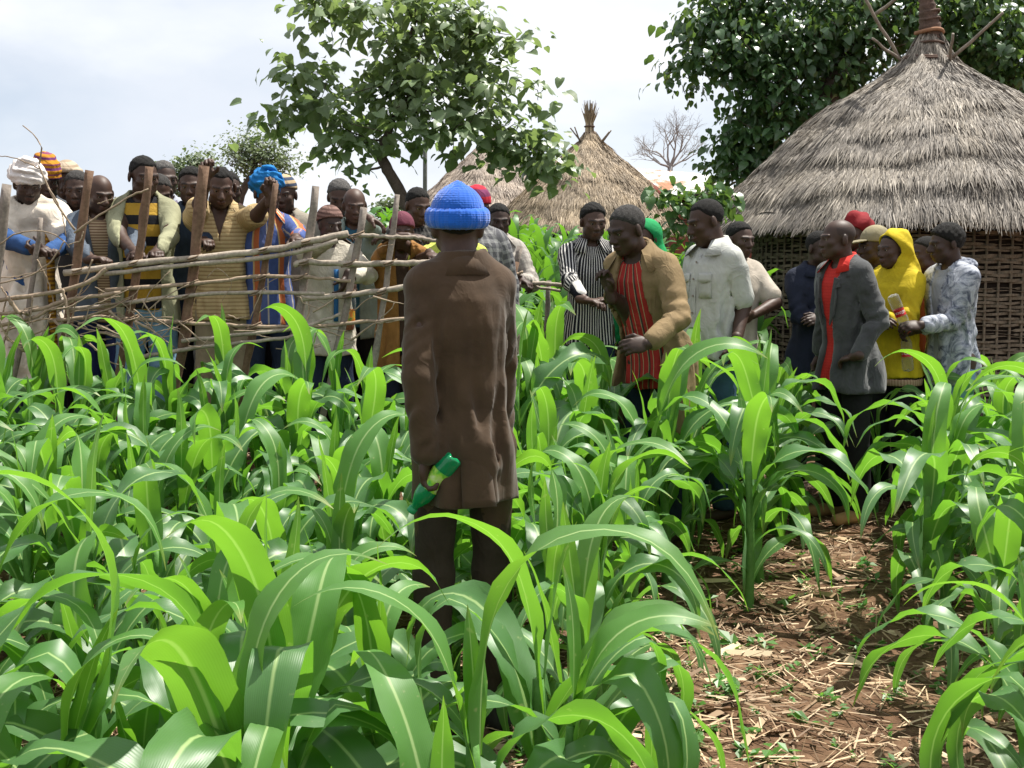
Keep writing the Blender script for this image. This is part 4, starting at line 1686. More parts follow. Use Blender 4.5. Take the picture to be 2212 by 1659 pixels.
class Pose:
    def __init__(self, lean=0, side=0, yaw=0, pitch=0, hands=None, elbows=None, stoop=0.0, roll=0, shoulders=(0, 0), twist=0, shw=0.150):
        self.lean, self.side = math.radians(lean), math.radians(side)
        self.R = rotm('z', math.radians(twist)) @ rotm('x', self.lean) @ rotm('y', self.side)
        self.Rh = rotm('z', math.radians(yaw)) @ rotm('x', math.radians(pitch)) @ rotm('y', math.radians(roll))
        self.J = {}
        J = self.J
        J['neck0'] = self.up((0, 0.015, 1.44))
        J['neck1'] = self.up((0, -0.016, 1.494))
        self.hc = J['neck1'] + self.Rh @ np.array([0, -0.012, 0.092]) * HS
        self.sh = {}
        for s, nm in ((-1, 'R'), (1, 'L')):
            J['sh' + nm] = self.up((s * shw, 0.005, 1.386 + shoulders[0 if s < 0 else 1]))
        self.top = self.hc + self.Rh @ np.array([0, 0.01, 0.118]) * HS
        self.hand = {}
        self.elb = {}

    def up(self, p):
        return HIP + self.R @ (np.array(p, float) - HIP)

    def arm(self, nm, T=None, hint=None, hd=None, pn=None, curl=25, spread=0.0):
        s = -1 if nm == 'R' else 1
        A = self.J['sh' + nm]
        if T is None:
            T = A + np.array([s * 0.07, -0.03, -0.52])
        T = np.array(T, float)
        if hint is None:
            hint = np.array([s * 0.6, 0.35, -0.7])
        hint = np.array(hint, float)
        d = T - A
        L = np.linalg.norm(d)
        mx = (L1 + L2) * 0.985
        if L > mx:
            T = A + d / L * mx
            d = T - A
            L = mx
        if L < 0.12:
            T = A + d / L * 0.12
            d = T - A
            L = 0.12
        u = d / L
        a = (L1 ** 2 - L2 ** 2 + L ** 2) / (2 * L)
        h = math.sqrt(max(1e-5, L1 ** 2 - a ** 2))
        v = nrm(hint - u * (hint @ u))
        E = A + u * a + v * h
        self.J['el' + nm], self.J['wr' + nm] = E, T
        f = nrm(T - E)
        hd = f if hd is None else nrm(hd)
        if pn is None:
            pn = np.array([-s * 1.0, -0.1, -0.25])
        pn = np.array(pn, float)
        pn = nrm(pn - hd * (pn @ hd))
        self.hand[nm] = (T, hd, pn, math.radians(curl), spread)

    def unbend(self):
        lean, R = self.lean, self.R
        if abs(self.lean) < 1e-3 and abs(self.side) < 1e-3 and np.allclose(R, np.eye(3)):
            return None
        Rt = R.T

        def f(X, Y, Z):
            w = np.clip((Z - 0.78) / 0.26, 0, 1)
            w = w * w * (3 - 2 * w)
            dx, dy, dz = X, Y, Z - HIP[2]
            qx = Rt[0, 0] * dx + Rt[0, 1] * dy + Rt[0, 2] * dz
            qy = Rt[1, 0] * dx + Rt[1, 1] * dy + Rt[1, 2] * dz
            qz = Rt[2, 0] * dx + Rt[2, 1] * dy + Rt[2, 2] * dz
            return X * (1 - w) + qx * w, Y * (1 - w) + qy * w, Z * (1 - w) + (qz + HIP[2]) * w
        return f


BODY_ROWS = [(0.80, 0.125, 0.092, 0.01), (0.90, 0.145, 0.108, 0.015), (1.02, 0.126, 0.094, 0.0), (1.14, 0.122, 0.094, -0.005), (1.27, 0.138, 0.104, 0.0), (1.35, 0.140, 0.096, 0.005),
             (1.40, 0.112, 0.078, 0.012), (1.44, 0.068, 0.060, 0.015), (1.50, 0.048, 0.050, 0.01)]


def rows_off(rows, dw, dd=None):
    dd = dw if dd is None else dd
    return [(z, w + dw, d + dd, y) for z, w, d, y in rows]


Ell0 = Ell


def head_prims(P):
    """list of (op, prim, k) in body space"""
    R, c = P.Rh, P.hc
    vr = np.random.default_rng(int(abs(c[0] * 7919 + c[2] * 104729 + R[0, 1] * 9973) * 1000) % 100003)
    fw, fj, nz_, br = 1 + vr.normal(0, 0.045), 1 + vr.normal(0, 0.06), 1 + vr.normal(0, 0.14), vr.normal(0, 0.0025)

    def p(*v):
        v = np.array(v, float)
        if v[2] < 0:
            v[0] *= fw
            v[2] *= fj
        return c + R @ v * HS

    def Ell(cc, r, RR):
        return Ell0(cc, np.array(r) * HS, RR)
    out = [('u', Ell(p(0, 0.014, 0.034), (0.0745, 0.096, 0.082), R), 0.0),
           ('u', Ell(p(0, -0.030, -0.030), (0.060, 0.066, 0.082), R), 0.03),
           ('u', Ell(p(0, -0.060, -0.094), (0.027, 0.026, 0.020), R), 0.03),
           ('u', Cone(p(-0.046, -0.030, -0.066), p(0.046, -0.030, -0.066), 0.020, 0.020), 0.03)]
    for s in (-1, 1):
        out.append(('u', Ell(p(s * 0.044, -0.062, -0.020), (0.020, 0.020, 0.016), R), 0.02))
        out.append(('u', Ell(p(s * 0.078, 0.014, -0.006), (0.011, 0.020, 0.034), R @ rotm('z', s * 0.35)), 0.008))
        out.append(('c', Ell(p(s * 0.032, -0.103, 0.006), (0.020, 0.020, 0.013), R), 0.012))
        out.append(('u', Ell(p(s * 0.031, -0.077, 0.006), (0.017, 0.012, 0.010), R), 0.006))
        out.append(('u', Cone(p(s * 0.012, -0.090 - br, 0.021), p(s * 0.050, -0.074 - br, 0.024), 0.009, 0.007), 0.012))
        out.append(('u', Ell(p(s * 0.0135, -0.100, -0.035), (0.0095, 0.010, 0.0085), R), 0.008))
    out += [('u', Cone(p(0, -0.090, 0.012), p(0, -0.110 - 0.004 * (nz_ - 1) * 5, -0.030), 0.008, 0.0125 * nz_), 0.012),
            ('u', Ell(p(0, -0.090, -0.061), (0.025, 0.013, 0.0075), R), 0.008),
            ('u', Ell(p(0, -0.088, -0.0735), (0.021, 0.013, 0.008), R), 0.006)]
    nb = P.J['neck0']
    out.append(('u', Cone(p(0, 0.022, -0.055), nb, 0.052, 0.058), 0.03))
    return out


def hand_prims(W, d, n, curl, side, sc=1.0, spread=0.0):
    """wrist W, pointing d, palm facing n; side +1 gives the thumb on d x n"""
    s = np.cross(d, n) * side
    out = []
    R = np.stack([d, s, n], -1)
    out.append(Cone(W - d * 0.035, W + d * 0.012, 0.027 * sc, 0.026 * sc))
    out.append(Ell(W + d * 0.050 * sc, np.array((0.052, 0.041, 0.0165)) * sc, R))
    out.append(Ell(W + d * 0.035 * sc + s * 0.022 * sc + n * 0.008, np.array((0.032, 0.018, 0.017)) * sc, R))

    def bend(v, a):
        c_, s_ = math.cos(a), math.sin(a)
        return d * (v[0] * c_ - v[1] * s_) + n * (v[0] * s_ + v[1] * c_)
    for i, (o, Lf, b) in enumerate(((0.029, 0.070, 0.083), (0.0095, 0.079, 0.088), (-0.010, 0.073, 0.085), (-0.0285, 0.058, 0.077))):
        a = curl * (0.55 + 0.08 * i)
        p = W + (d * b + s * o) * sc
        cum = a
        rad = (0.0092, 0.0082, 0.0072)
        for j, fr in enumerate((0.45, 0.31, 0.24)):
            dv = d * math.cos(cum) + n * math.sin(cum) + s * (o * spread * 12)
            q = p + nrm(dv) * Lf * fr * sc
            out.append(Cone(p, q, rad[j] * sc, rad[j] * 0.93 * sc))
            p = q
            cum += curl * (1.0 if j == 0 else 0.75)
    tb = W + (d * 0.030 + s * 0.030 + n * 0.006) * sc
    td = nrm(d * 0.75 + s * 0.75 + n * (0.25 + 0.5 * min(1, curl)))
    t1 = tb + td * 0.042 * sc
    td2 = nrm(d * 0.9 + s * (0.45 - 0.5 * min(1, curl)) + n * (0.25 + 0.8 * min(1, curl)))
    t2 = t1 + td2 * 0.034 * sc
    out.append(Cone(tb, t1, 0.0125 * sc, 0.0105 * sc))
    out.append(Cone(t1, t2, 0.0105 * sc, 0.009 * sc))
    return out


def field_for(prims, res, pad=0.03):
    lo = np.min([p.box()[0] for p in prims], 0) - pad
    hi = np.max([p.box()[1] for p in prims], 0) + pad
    return Field(lo, hi, res)


def mat_skin():
    t = NT('skin')
    tint = t.attr('tint', 'Vector')
    oi = t.n.new('ShaderNodeObjectInfo').outputs['Random']
    base = t.ramp(oi, [(0.0, (0.034, 0.0175, 0.0118)), (1.0, (0.078, 0.039, 0.0245))])
    n = t.noise(t.coord('Object'), 40, 4)
    base = t.mix(0.3, base, t.ramp(n, [(0.3, (0.024, 0.013, 0.009)), (0.7, (0.070, 0.037, 0.025))]))
    col = t.mix(1.0, base, tint, 'MULTIPLY')
    t.bump(t.noise(t.coord('Object'), 180, 3), 0.25, 0.0012)
    t.base(col, 0.55, 0.38)
    return t.m


M_SKIN = mat_skin()


def mat_eye():
    t = NT('eye')
    return t.base((0.42, 0.36, 0.30), 0.25, 0.5)


M_EYE = mat_eye()
M_PUPIL = NT('pupil').base((0.012, 0.008, 0.006), 0.15, 0.5)


def eye_mesh():
    V, F, Mi = [], [], []
    nu, nv = 12, 8
    for i in range(nv + 1):
        th = PI * i / nv
        for j in range(nu):
            a = 2 * PI * j / nu
            V.append((math.sin(th) * math.cos(a), -math.cos(th), math.sin(th) * math.sin(a)))
    for i in range(nv):
        for j in range(nu):
            F.append((i * nu + j, i * nu + (j + 1) % nu, (i + 1) * nu + (j + 1) % nu, (i + 1) * nu + j))
            Mi.append(1 if i < 2 else 0)
    me = np_mesh('eye', np.array(V) * 0.0118, np.array(F))
    me.materials.append(M_EYE)
    me.materials.append(M_PUPIL)
    me.polygons.foreach_set('material_index', np.array(Mi, np.int32))
    return me


EYE = eye_mesh()


def mat_hair(name, c):
    t = NT(name)
    g = t.coord('Object')
    n = t.noise(g, 120, 4, 0.7)
    n2 = t.noise(g, 300, 2, 0.7)
    t.base(t.ramp(n, [(0.35, tuple(x * 0.5 for x in c)), (0.7, tuple(x * 1.6 for x in c))]), 0.85, 0.25)
    t.bump(n2, 1.0, 0.006)
    return t.m


M_HAIR = mat_hair('black_hair', (0.012, 0.011, 0.010))
M_HAIRG = mat_hair('greying_hair', (0.10, 0.095, 0.09))
M_HAIRS = mat_hair('salted_hair', (0.045, 0.042, 0.04))


_fab_n = [0]


def fabric(cols, kind='plain', scale=1.0, rough=0.85, bump=0.35, sheen=0.0, rib=0, spec=0.2):
    """cloth; patterns follow the garment attribute gu = (around, height, part)"""
    _fab_n[0] += 1
    t = NT('cloth_%d' % _fab_n[0])
    gu = t.attr('gu', 'Vector')
    sx = t.n.new('ShaderNodeSeparateXYZ')
    t.ln(gu, sx.inputs[0])
    u, v = sx.outputs[0], sx.outputs[1]
    g = t.coord('Object')
    n = t.noise(g, 7, 5, 0.6)
    if kind == 'plaid' and isinstance(cols[0][0], tuple):
        cols = [c[0] for c in cols]
    c0 = cols[0]
    if kind == 'plain':
        col = t.ramp(n, [(0.28, tuple(x * 0.70 for x in c0)), (0.72, tuple(min(1, x * 1.24) for x in c0))])
    elif kind in ('hstripe', 'vstripe'):
        k = v if kind == 'hstripe' else u
        wv = t.math('FRACT', t.math('MULTIPLY', t.math('ADD', k, 10.0), scale))
        stops = []
        m = len(cols)
        for i, (c, w) in enumerate(cols):
            stops.append((w, c))
        col = t.ramp(wv, stops, 'CONSTANT')
    elif kind == 'plaid':
        a = t.ramp(t.math('FRACT', t.math('MULTIPLY', t.math('ADD', u, 10.0), scale)), [(0, cols[0]), (0.62, cols[1])], 'CONSTANT')
        b = t.ramp(t.math('FRACT', t.math('MULTIPLY', t.math('ADD', v, 10.0), scale)), [(0, cols[0]), (0.62, cols[1])], 'CONSTANT')
        col = t.mix(0.5, a, b)
    elif kind == 'tiedye':
        n3 = t.noise(g, 11, 6, 0.65, 1.8)
        col = t.ramp(n3, [(0.34, cols[0]), (0.46, cols[1]), (0.58, cols[2]), (0.70, cols[1])])
    if kind != 'plain':
        col = t.mix(1.0, col, t.ramp(n, [(0.3, (0.85, 0.85, 0.85)), (0.7, (1.1, 1.1, 1.1))]), 'MULTIPLY')
    m1 = t.noise(t.coord('Object', (1.0, 1.0, 0.7)), 9, 3, 0.5, 1.2)
    m3 = t.math('SUBTRACT', 1.0, t.math('ABSOLUTE', t.math('MULTIPLY_ADD', m1, 4.0, -2.0)))
    m3 = t.math('POWER', t.math('MAXIMUM', m3, 0.0), 2.0)
    m2 = t.noise(g, 260, 2, 0.5)
    m4 = t.noise(g, 30, 3, 0.6)
    h = t.math('MULTIPLY_ADD', m2, 0.05, t.math('MULTIPLY_ADD', m4, 0.30, t.math('MULTIPLY', m3, 0.55)))
    if rib:
        h = t.math('MULTIPLY_ADD', t.math('SINE', t.math('MULTIPLY', u, float(rib) * 10.0)), 0.07, h)
        h = t.math('MULTIPLY_ADD', t.math('SINE', t.math('MULTIPLY', v, 900.0)), 0.06, h)
    t.bump(h, min(1.0, bump * 1.1), 0.012)
    t.base(col, rough, spec)
    if sheen:
        t.b.inputs['Sheen Weight'].default_value = sheen
    return t.m


PERSON_N = [0]


class Person:
    def __init__(self, label, head, Y, face, pose=None, res=0.013, hands=None, hair=None, bald=False, beard=0.0, skin=None, hlim=(1.40, 1.86), eyes=True, legs=None, arms_bare=False, hres=0.006, H=None):
        """head = place of the top of the skull in the picture, Y metres ahead, face = turn (0 looks at the camera, -90 to the photo's left)"""
        self.n = PERSON_N[0]
        PERSON_N[0] += 1
        self.seed = 500 + self.n * 7
        P = self.P = pose or Pose()
        th = math.radians(face)
        self.Rz = rotm('z', th)
        hp = np.array(at(head[0], head[1], Y))
        s = 1.0
        for it in range(6):
            off = self.Rz @ P.top * s
            bx, by = hp[0] - off[0], hp[1] - off[1]
            g = tz(bx, by)
            s = (hp[2] - g) / P.top[2]
        s0 = s
        s = min(max(s, hlim[0] / 1.72), hlim[1] / 1.72)
        if abs(s - s0) > 1e-3:
            print('HEIGHT clamp', label, round(s0 * 1.72, 2), round(s * 1.72, 2))
        off = self.Rz @ P.top * s
        bx, by = hp[0] - off[0], hp[1] - off[1]
        self.s, self.o = s, np.array([bx, by, tz(bx, by)])
        self.root = empty('person', tuple(self.o), th, s)
        tag(self.root, label, 'person', 'people gathered at the field')
        PEOPLE_FREE.append((bx, by, 0.26))
        self.res = res / s
        self.hres = hres / s
        for nm in 'RL':
            h = (hands or {}).get(nm)
            if h is None:
                P.arm(nm)
            else:
                h = dict(h)
                T = h.pop('T')
                if len(T) == 3 and T[0] > 10:       # picture place + distance
                    T = self.loc(np.array(at(*T)))
                hint = h.pop('hint', None)
                if hint is not None and len(hint) == 3 and h.pop('world', False):
                    hint = self.Rz.T @ np.array(hint, float)
                if 'E' in h:
                    E = self.loc(np.array(at(*h.pop('E'))))
                    hint = E - (P.J['sh' + nm] + np.array(T)) / 2
                for q in ('hd', 'pn'):
                    if q in h and h.get('w', True):
                        h[q] = self.Rz.T @ np.array(h[q], float)
                h.pop('w', None)
                P.arm(nm, T, hint, **h)
        self.legs = legs or {}
        self.ub = P.unbend()
        self.make_body(bald, beard, arms_bare)
        if eyes:
            for sx in (-1, 1):
                e = link('eye', EYE, None, self.root)
                m = np.eye(4)
                m[:3, :3] = P.Rh * HS
                m[:3, 3] = P.hc + P.Rh @ np.array([sx * 0.0315, -0.0785, 0.0045]) * HS
                e.matrix_local = Matrix(m.tolist())
        if hair is not None:
            self.make_hair(hair)

    def loc(self, w):
        return self.Rz.T @ (np.asarray(w) - self.o) / self.s

    def leg_points(self):
        q = self.legs
        out = {}
        for s, nm in ((-1, 'R'), (1, 'L')):
            dx, dy = q.get(nm, (0, 0))
            hip = np.array([s * 0.085, 0.012, 0.90])
            ank = np.array([s * 0.105 + dx, 0.02 + dy, 0.075])
            kn = (hip + ank) / 2 + np.array([0, -0.025 - 0.15 * abs(dy), 0.02])
            out[nm] = (hip, kn, ank)
        return out

    def make_body(self, bald, beard, bare):
        P, J = self.P, self.P.J
        res = (0.012 if bare else 0.02) / self.s
        pr = [(Loft(BODY_ROWS, self.ub), 0.0)]
        for nm in 'RL':
            pr.append((Cone(J['sh' + nm], J['el' + nm], 0.052, 0.041), 0.04))
            pr.append((Cone(J['el' + nm], J['wr' + nm], 0.042, 0.027), 0.015))
        for nm, (h, k, a) in self.leg_points().items():
            pr.append((Cone(h, k, 0.082, 0.054), 0.03))
            pr.append((Cone(k, a, 0.056, 0.036), 0.015))
            toe = a + np.array([0.015 * (1 if nm == 'L' else -1), -0.14, -0.045])
            pr.append((Cone(a + np.array([0, 0.03, -0.035]), toe, 0.036, 0.026), 0.02))
        f = field_for([p for p, _ in pr], res)
        for p, k in pr:
            f.union(p, k)
        V, Q = f.mesh()
        Vs, Qs, kinds = [V], [Q], [np.zeros(len(V))]
        # head, finer
        hp = head_prims(P)
        f = field_for([p for o, p, k in hp], self.hres)
        for o, p, k in hp:
            (f.union if o == 'u' else f.carve)(p, k)
        V2, Q2 = f.mesh()
        Vs.append(V2)
        Qs.append(Q2 + len(V))
        kinds.append(np.ones(len(V2)))
        n = len(V) + len(V2)
        for nm in 'RL':
            W, d, pn, curl, spread = P.hand[nm]
            hpz = hand_prims(W, d, pn, curl, 1 if nm == 'R' else -1, 0.98, spread)
            f = field_for(hpz, min(0.0052, self.hres) / 1.0, 0.015)
            for p in hpz:
                f.union(p, 0.006)
            V3, Q3 = f.mesh()
            Vs.append(V3)
            Qs.append(Q3 + n)
            kinds.append(np.full(len(V3), 2))
            n += len(V3)
        V, Q, K = np.concatenate(Vs), np.concatenate(Qs), np.concatenate(kinds)
        me = np_mesh('body', V, Q)
        # colouring that belongs to the skin itself: lips, brows, stubble, palms
        T = np.ones((len(V), 3))
        q = (V - P.hc) @ P.Rh / HS
        hm = K == 1
        x, y, z = q[:, 0], q[:, 1], q[:, 2]
        lips = hm & (np.abs(x) < 0.025) & (y < -0.078) & (z < -0.055) & (z > -0.081)
        T[lips] = (1.15, 0.95, 0.95)
        brow = hm & (np.abs(np.abs(x) - 0.031) < 0.021) & (y < -0.062) & (np.abs(z - 0.0245) < 0.0055)
        T[brow] = (0.3, 0.3, 0.32)
        if beard > 0:
            bd = hm & (y < 0.0) & (z < -0.045) & (y > -0.2) & ~lips & ((z < -0.078) | (np.abs(x) > 0.03) | (z > -0.057)) & (z > -0.125)
            bd &= ~((np.abs(x) < 0.05) & (z > -0.045))
            T[bd] = T[bd] * (1 - 0.75 * beard)
        if bald:
            st = hm & (z > 0.03 - 0.5 * (y + 0.03)) & (y > -0.03) & (z < 0.07)
            T[st] = T[st] * 0.62
        attr_v(me, 'tint', T)
        self.body = link('body', me, M_SKIN, self.root)
        return self.body

    def make_hair(self, spec):
        mat, th, hl, nz = spec.get('mat', M_HAIR), 0.75 * spec.get('t', 0.012), spec.get('line', 0.082), 0.5 * spec.get('noise', 0.003)
        P = self.P
        R, c = P.Rh, P.hc
        e = Ell(c + R @ np.array([0, 0.016, 0.036]) * HS, np.array((0.0745 + th, 0.096 + th, 0.083 + th)) * HS, R)
        f = field_for([e], self.hres)
        f.union(e, 0)
        rg = np.random.default_rng(self.seed)
        ph = rg.random(6) * 6

        def cut(X, Y, Z):
            dx, dy, dz = X - c[0], Y - c[1], Z - c[2]
            x = dx * R[0, 0] + dy * R[1, 0] + dz * R[2, 0]
            y = dx * R[0, 1] + dy * R[1, 1] + dz * R[2, 1]
            z = dx * R[0, 2] + dy * R[1, 2] + dz * R[2, 2]
            x, y, z = x / HS, y / HS, z / HS
            rec = spec.get('recede', 0.0)
            line = hl - 0.80 * (y + 0.085) + rec * np.exp(-((np.abs(x) - 0.045) / 0.02) ** 2) * (y < 0)
            line = np.where(y > 0.0, np.maximum(line, -0.062), line)
            return (line - z) * 0.72

        def taper(x, y, z):
            k = np.clip(-cut(x, y, z) / 0.72 / 0.030, 0, 1)
            return 1.7 * th * HS * (1 - k * k * (3 - 2 * k))
        f.displace(taper)
        f.cut(cut)
        f.displace(lambda x, y, z: nz * (np.sin(170 * x + ph[0]) * np.sin(160 * y + ph[1]) + np.sin(150 * z + ph[2]) * np.sin(180 * x + 90 * y + ph[3])))
        V, Q = f.mesh()
        link('hair', np_mesh('hair', V, Q), mat, self.root)

    # ---------------------------------------------------------------- garments
    def gu_attr(self, me, V, arms=None):
        P, J = self.P, self.P.J
        if self.ub is not None:
            a, b, c = self.ub(V[:, 0], V[:, 1], V[:, 2])
            q = np.stack([a, b, c], -1)
        else:
            q = V
        ang = np.arctan2(q[:, 0], -q[:, 1])
        G = np.stack([ang * 0.155, q[:, 2], np.zeros(len(V))], -1)
        dt = Loft(rows_off(BODY_ROWS, 0.015), None).d(q[:, 0], q[:, 1], q[:, 2])
        for nm in 'RL':
            c1, c2 = Cone(J['sh' + nm], J['el' + nm], 0.06, 0.05), Cone(J['el' + nm], J['wr' + nm], 0.05, 0.04)
            d1, d2 = c1.d(*V.T), c2.d(*V.T)
            for dd, cn, base, LL in ((d1, c1, 0.0, L1), (d2, c2, L1, L2)):
                other = np.minimum(dt, d2 if dd is d1 else d1)
                m = dd < other - 0.004
                if not m.any():
                    continue
                t = cn.t(*V[m].T)
                ax = nrm(cn.b - cn.a)
                ref = nrm(np.cross(ax, (0.3, 1.0, 0.2)))
                r2 = np.cross(ax, ref)
                rel = V[m] - cn.a
                an = np.arctan2(rel @ ref, rel @ r2)
                G[m] = np.stack([an * 0.06, 1.40 - base - t * LL, np.ones(m.sum())], -1)
        attr_v(me, 'gu', G)

    def top(self, name, mat, infl=0.014, hem=0.86, hem_w=0.0, sleeve='long', cuff=0.015, opening=None, amp=0.005, sl=0.012, res=None, neck=0.0, rows=None, extra=None, carve=None, fz=5.0, hood=None, seed=0, belly=0.0, vneck=None, hemcurve=0.0, shoulder_pad=0.0, back_vent=False, sleeve_w=None, creases=None, seams=False):
        P, J = self.P, self.P.J
        res = res or self.res
        infl, sl = infl * 0.72, sl * 0.6
        rows = rows or BODY_ROWS
        rr = [r for r in rows_off(rows, infl) if r[0] > max(hem, 0.93)]
        base = np.array(rows_off(rows, infl))
        z1 = 0.93
        if hem < 0.93:
            w, d, y = [np.interp(0.90, base[:, 0], base[:, i]) for i in (1, 2, 3)]
            rr = [(hem - 0.04, w + hem_w, d + hem_w * 0.9, y), (0.92, w + hem_w * 0.35, d + hem_w * 0.3, y)] + rr
        else:
            w, d, y = [np.interp(hem - 0.03, base[:, 0], base[:, i]) for i in (1, 2, 3)]
            rr = [(hem - 0.03, w, d, y)] + rr
        if belly:
            rr = [(z, w + belly * 0.3, d + belly * math.exp(-((z - 1.05) / 0.14) ** 2), y - belly * 0.5 * math.exp(-((z - 1.05) / 0.14) ** 2)) for z, w, d, y in rr]
        pr = [(Loft(rr, self.ub), 0.0)]
        e = 1.0
        for nm in 'RL':
            if sleeve == 'none':
                break
            A, E, W = J['sh' + nm], J['el' + nm], J['wr' + nm]
            r1, r2, r3 = (sleeve_w or (0.053, 0.047, 0.038))
            r1, r2, r3 = r1 + sl * 0.6, r2 + sl * 0.6, r3 + sl * 0.5
            pr.append((Cone(A + np.array([0, 0, shoulder_pad]), A + (E - A) * 0.25, r1 * 0.95, r1), 0.045))
            if sleeve == 'long':
                pr.append((Cone(A + (E - A) * 0.2, E, r1, r2), 0.012))
                f_ = nrm(W - E)
                pr.append((Cone(E, W - f_ * (cuff + r3 * 0.2), r2, r3), 0.008))
            else:
                pr.append((Cone(A, A + (E - A) * 0.82, r1, r2 + 0.012), 0.014))
        # shoulders slope
        pr.append((Cone(P.up((-0.085, 0.012, 1.398)), P.up((0.085, 0.012, 1.398)), 0.034 + infl, 0.034 + infl), 0.05))
        for sg in (-1, 1):
            pr.append((Cone(P.up((sg * 0.045, 0.022, 1.438)), P.up((sg * 0.125, 0.010, 1.400)), 0.026 + infl, 0.030 + infl), 0.03))
        f = field_for([p for p, _ in pr if not isinstance(p, Loft)] + [Loft(rr)], res, 0.06)
        if self.ub is not None:
            pts = np.array([P.up((sx * 0.2, sy * 0.15, z)) for sx in (-1, 1) for sy in (-1, 1) for z in (0.9, 1.45)])
            lo = np.minimum([f.x[0], f.y[0], f.z[0]], pts.min(0) - 0.06)
            hi = np.maximum([f.x[-1], f.y[-1], f.z[-1]], pts.max(0) + 0.06)
            f = Field(lo, hi, res)
        for p, k in pr:
            f.union(p, k)
        if extra:
            for p, k in extra:
                f.union(p, k)
        if amp:
            f.displace(folds(self.seed + seed, amp, fz=fz))
            rgd = np.random.default_rng(self.seed + 77)
            pd = rgd.random(4) * 6

            def drape(x, y, z):
                an = np.arctan2(x, -y)
                k = np.clip((1.15 - z) / 0.35, 0, 1)
                return amp * 1.3 * k * (np.sin(an * 7 + 2 * np.sin(3 * z + pd[0]) + pd[1]) + 0.5 * np.sin(an * 13 + pd[2]))
            f.displace(drape)
            lines = list(creases or [])
            rows_a = np.array(rr)

            def skin_pt(an, z):
                w_, d_, yc_ = [np.interp(z, rows_a[:, 0], rows_a[:, i]) for i in (1, 2, 3)]
                return P.up((w_ * math.sin(an), yc_ - d_ * math.cos(an), z)) if z > 0.9 else np.array((w_ * math.sin(an), yc_ - d_ * math.cos(an), z))
            ca = 1.7 * amp
            for i in range(16):
                sg = -1 if i % 2 else 1
                if i < 8:           # from the armpits down across the body
                    a0 = sg * (1.15 + 0.9 * rgd.random())
                    lines.append((skin_pt(a0, 1.30 - 0.05 * rgd.random()), skin_pt(a0 + rgd.normal(0, 0.7), 1.12 - 0.14 * rgd.random()), 0.011 + 0.008 * rgd.random(), ca * (0.7 + 0.7 * rgd.random())))
                else:               # long folds and pulls round the waist
                    a0 = rgd.random() * 6.28
                    z0 = 0.85 + 0.3 * rgd.random()
                    lines.append((skin_pt(a0, z0), skin_pt(a0 + rgd.normal(0, 0.45), max(hem, z0 - 0.12 - 0.15 * rgd.random())), 0.011 + 0.009 * rgd.random(), ca * (0.5 + 0.7 * rgd.random())))
            if seams:
                for nm, sg in (('R', -1), ('L', 1)):
                    cc = P.up((sg * (abs(J['sh' + nm][0]) - 0.012), 0.005, 1.372))
                    cc = J['sh' + nm] + np.array([-sg * 0.014, 0, -0.004])
                    pts = [cc + np.array([sg * 0.006 * math.cos(q), (r1 + 0.012) * math.sin(q), (r1 + 0.012) * math.cos(q)]) for q in np.linspace(-2.4, 2.4, 11)]
                    lines += [(pts[q], pts[q + 1], 0.0085, 0.0048) for q in range(10)]
            if sleeve == 'long':
                for nm in 'RL':
                    A, E, W = J['sh' + nm], J['el' + nm], J['wr' + nm]
                    bn = min(1.0, 1 - nrm(E - A) @ nrm(W - E))
                    for i in range(11):
                        up_ = i < 6
                        p0, p1 = (A, E) if up_ else (E, W)
                        t = (0.25 + 0.7 * rgd.random()) if up_ else (0.08 + 0.7 * rgd.random())
                        ax = nrm(p1 - p0)
                        v1 = nrm(np.cross(ax, rgd.normal(0, 1, 3)))
                        v2 = np.cross(ax, v1)
                        rr_ = (r1 + (r2 - r1) * t) if up_ else (r2 + (r3 - r2) * t)
                        c0 = p0 + (p1 - p0) * t
                        th0 = rgd.random() * 6.28
                        dth = 1.0 + 0.7 * rgd.random()
                        q0 = c0 + rr_ * (v1 * math.cos(th0) + v2 * math.sin(th0)) - ax * 0.03 * rgd.random()
                        q1 = c0 + rr_ * (v1 * math.cos(th0 + dth) + v2 * math.sin(th0 + dth)) + ax * (0.02 + 0.05 * rgd.random())
                        lines.append((q0, q1, 0.010 + 0.005 * rgd.random(), ca * (0.5 + 0.6 * rgd.random() + 0.5 * bn)))
            f.displace(crease_fn(lines), 0.035)
            # creases round the elbows and under the arms
            for nm in 'RL':
                if sleeve != 'long':
                    break
                E, A = J['el' + nm], J['sh' + nm]
                ax = nrm(J['wr' + nm] - A)
                E_ = E
                bnd = 0.25 + 1.6 * min(1.0, 1 - nrm(E - A) @ nrm(J['wr' + nm] - E))

                def cr(x, y, z, E_=E_, ax=ax, bnd=bnd):
                    d2 = (x - E_[0]) ** 2 + (y - E_[1]) ** 2 + (z - E_[2]) ** 2
                    u = (x - E_[0]) * ax[0] + (y - E_[1]) * ax[1] + (z - E_[2]) * ax[2]
                    w = 0.6 * np.sin(25 * x + 31 * y)
                    return amp * bnd * np.exp(-d2 / 0.012) * np.sin(78 * u + 2.5 * w + 1.5 * np.sin(18 * z))
                f.displace(cr)
        R, ub = P.R, self.ub

        def rest(X, Y, Z):
            if ub is None:
                return X, Y, Z
            return ub(X, Y, Z)
        # hem
        def c_hem(X, Y, Z):
            x, y, z = rest(X, Y, Z)
            fr = np.clip(-(y) / 0.12, -1, 1)
            return (hem + hemcurve * fr * fr - z) + 0.006 * np.sin(22 * x + self.seed)
        # only the trunk gets the hem, so keep the arms out of it
        armF = None
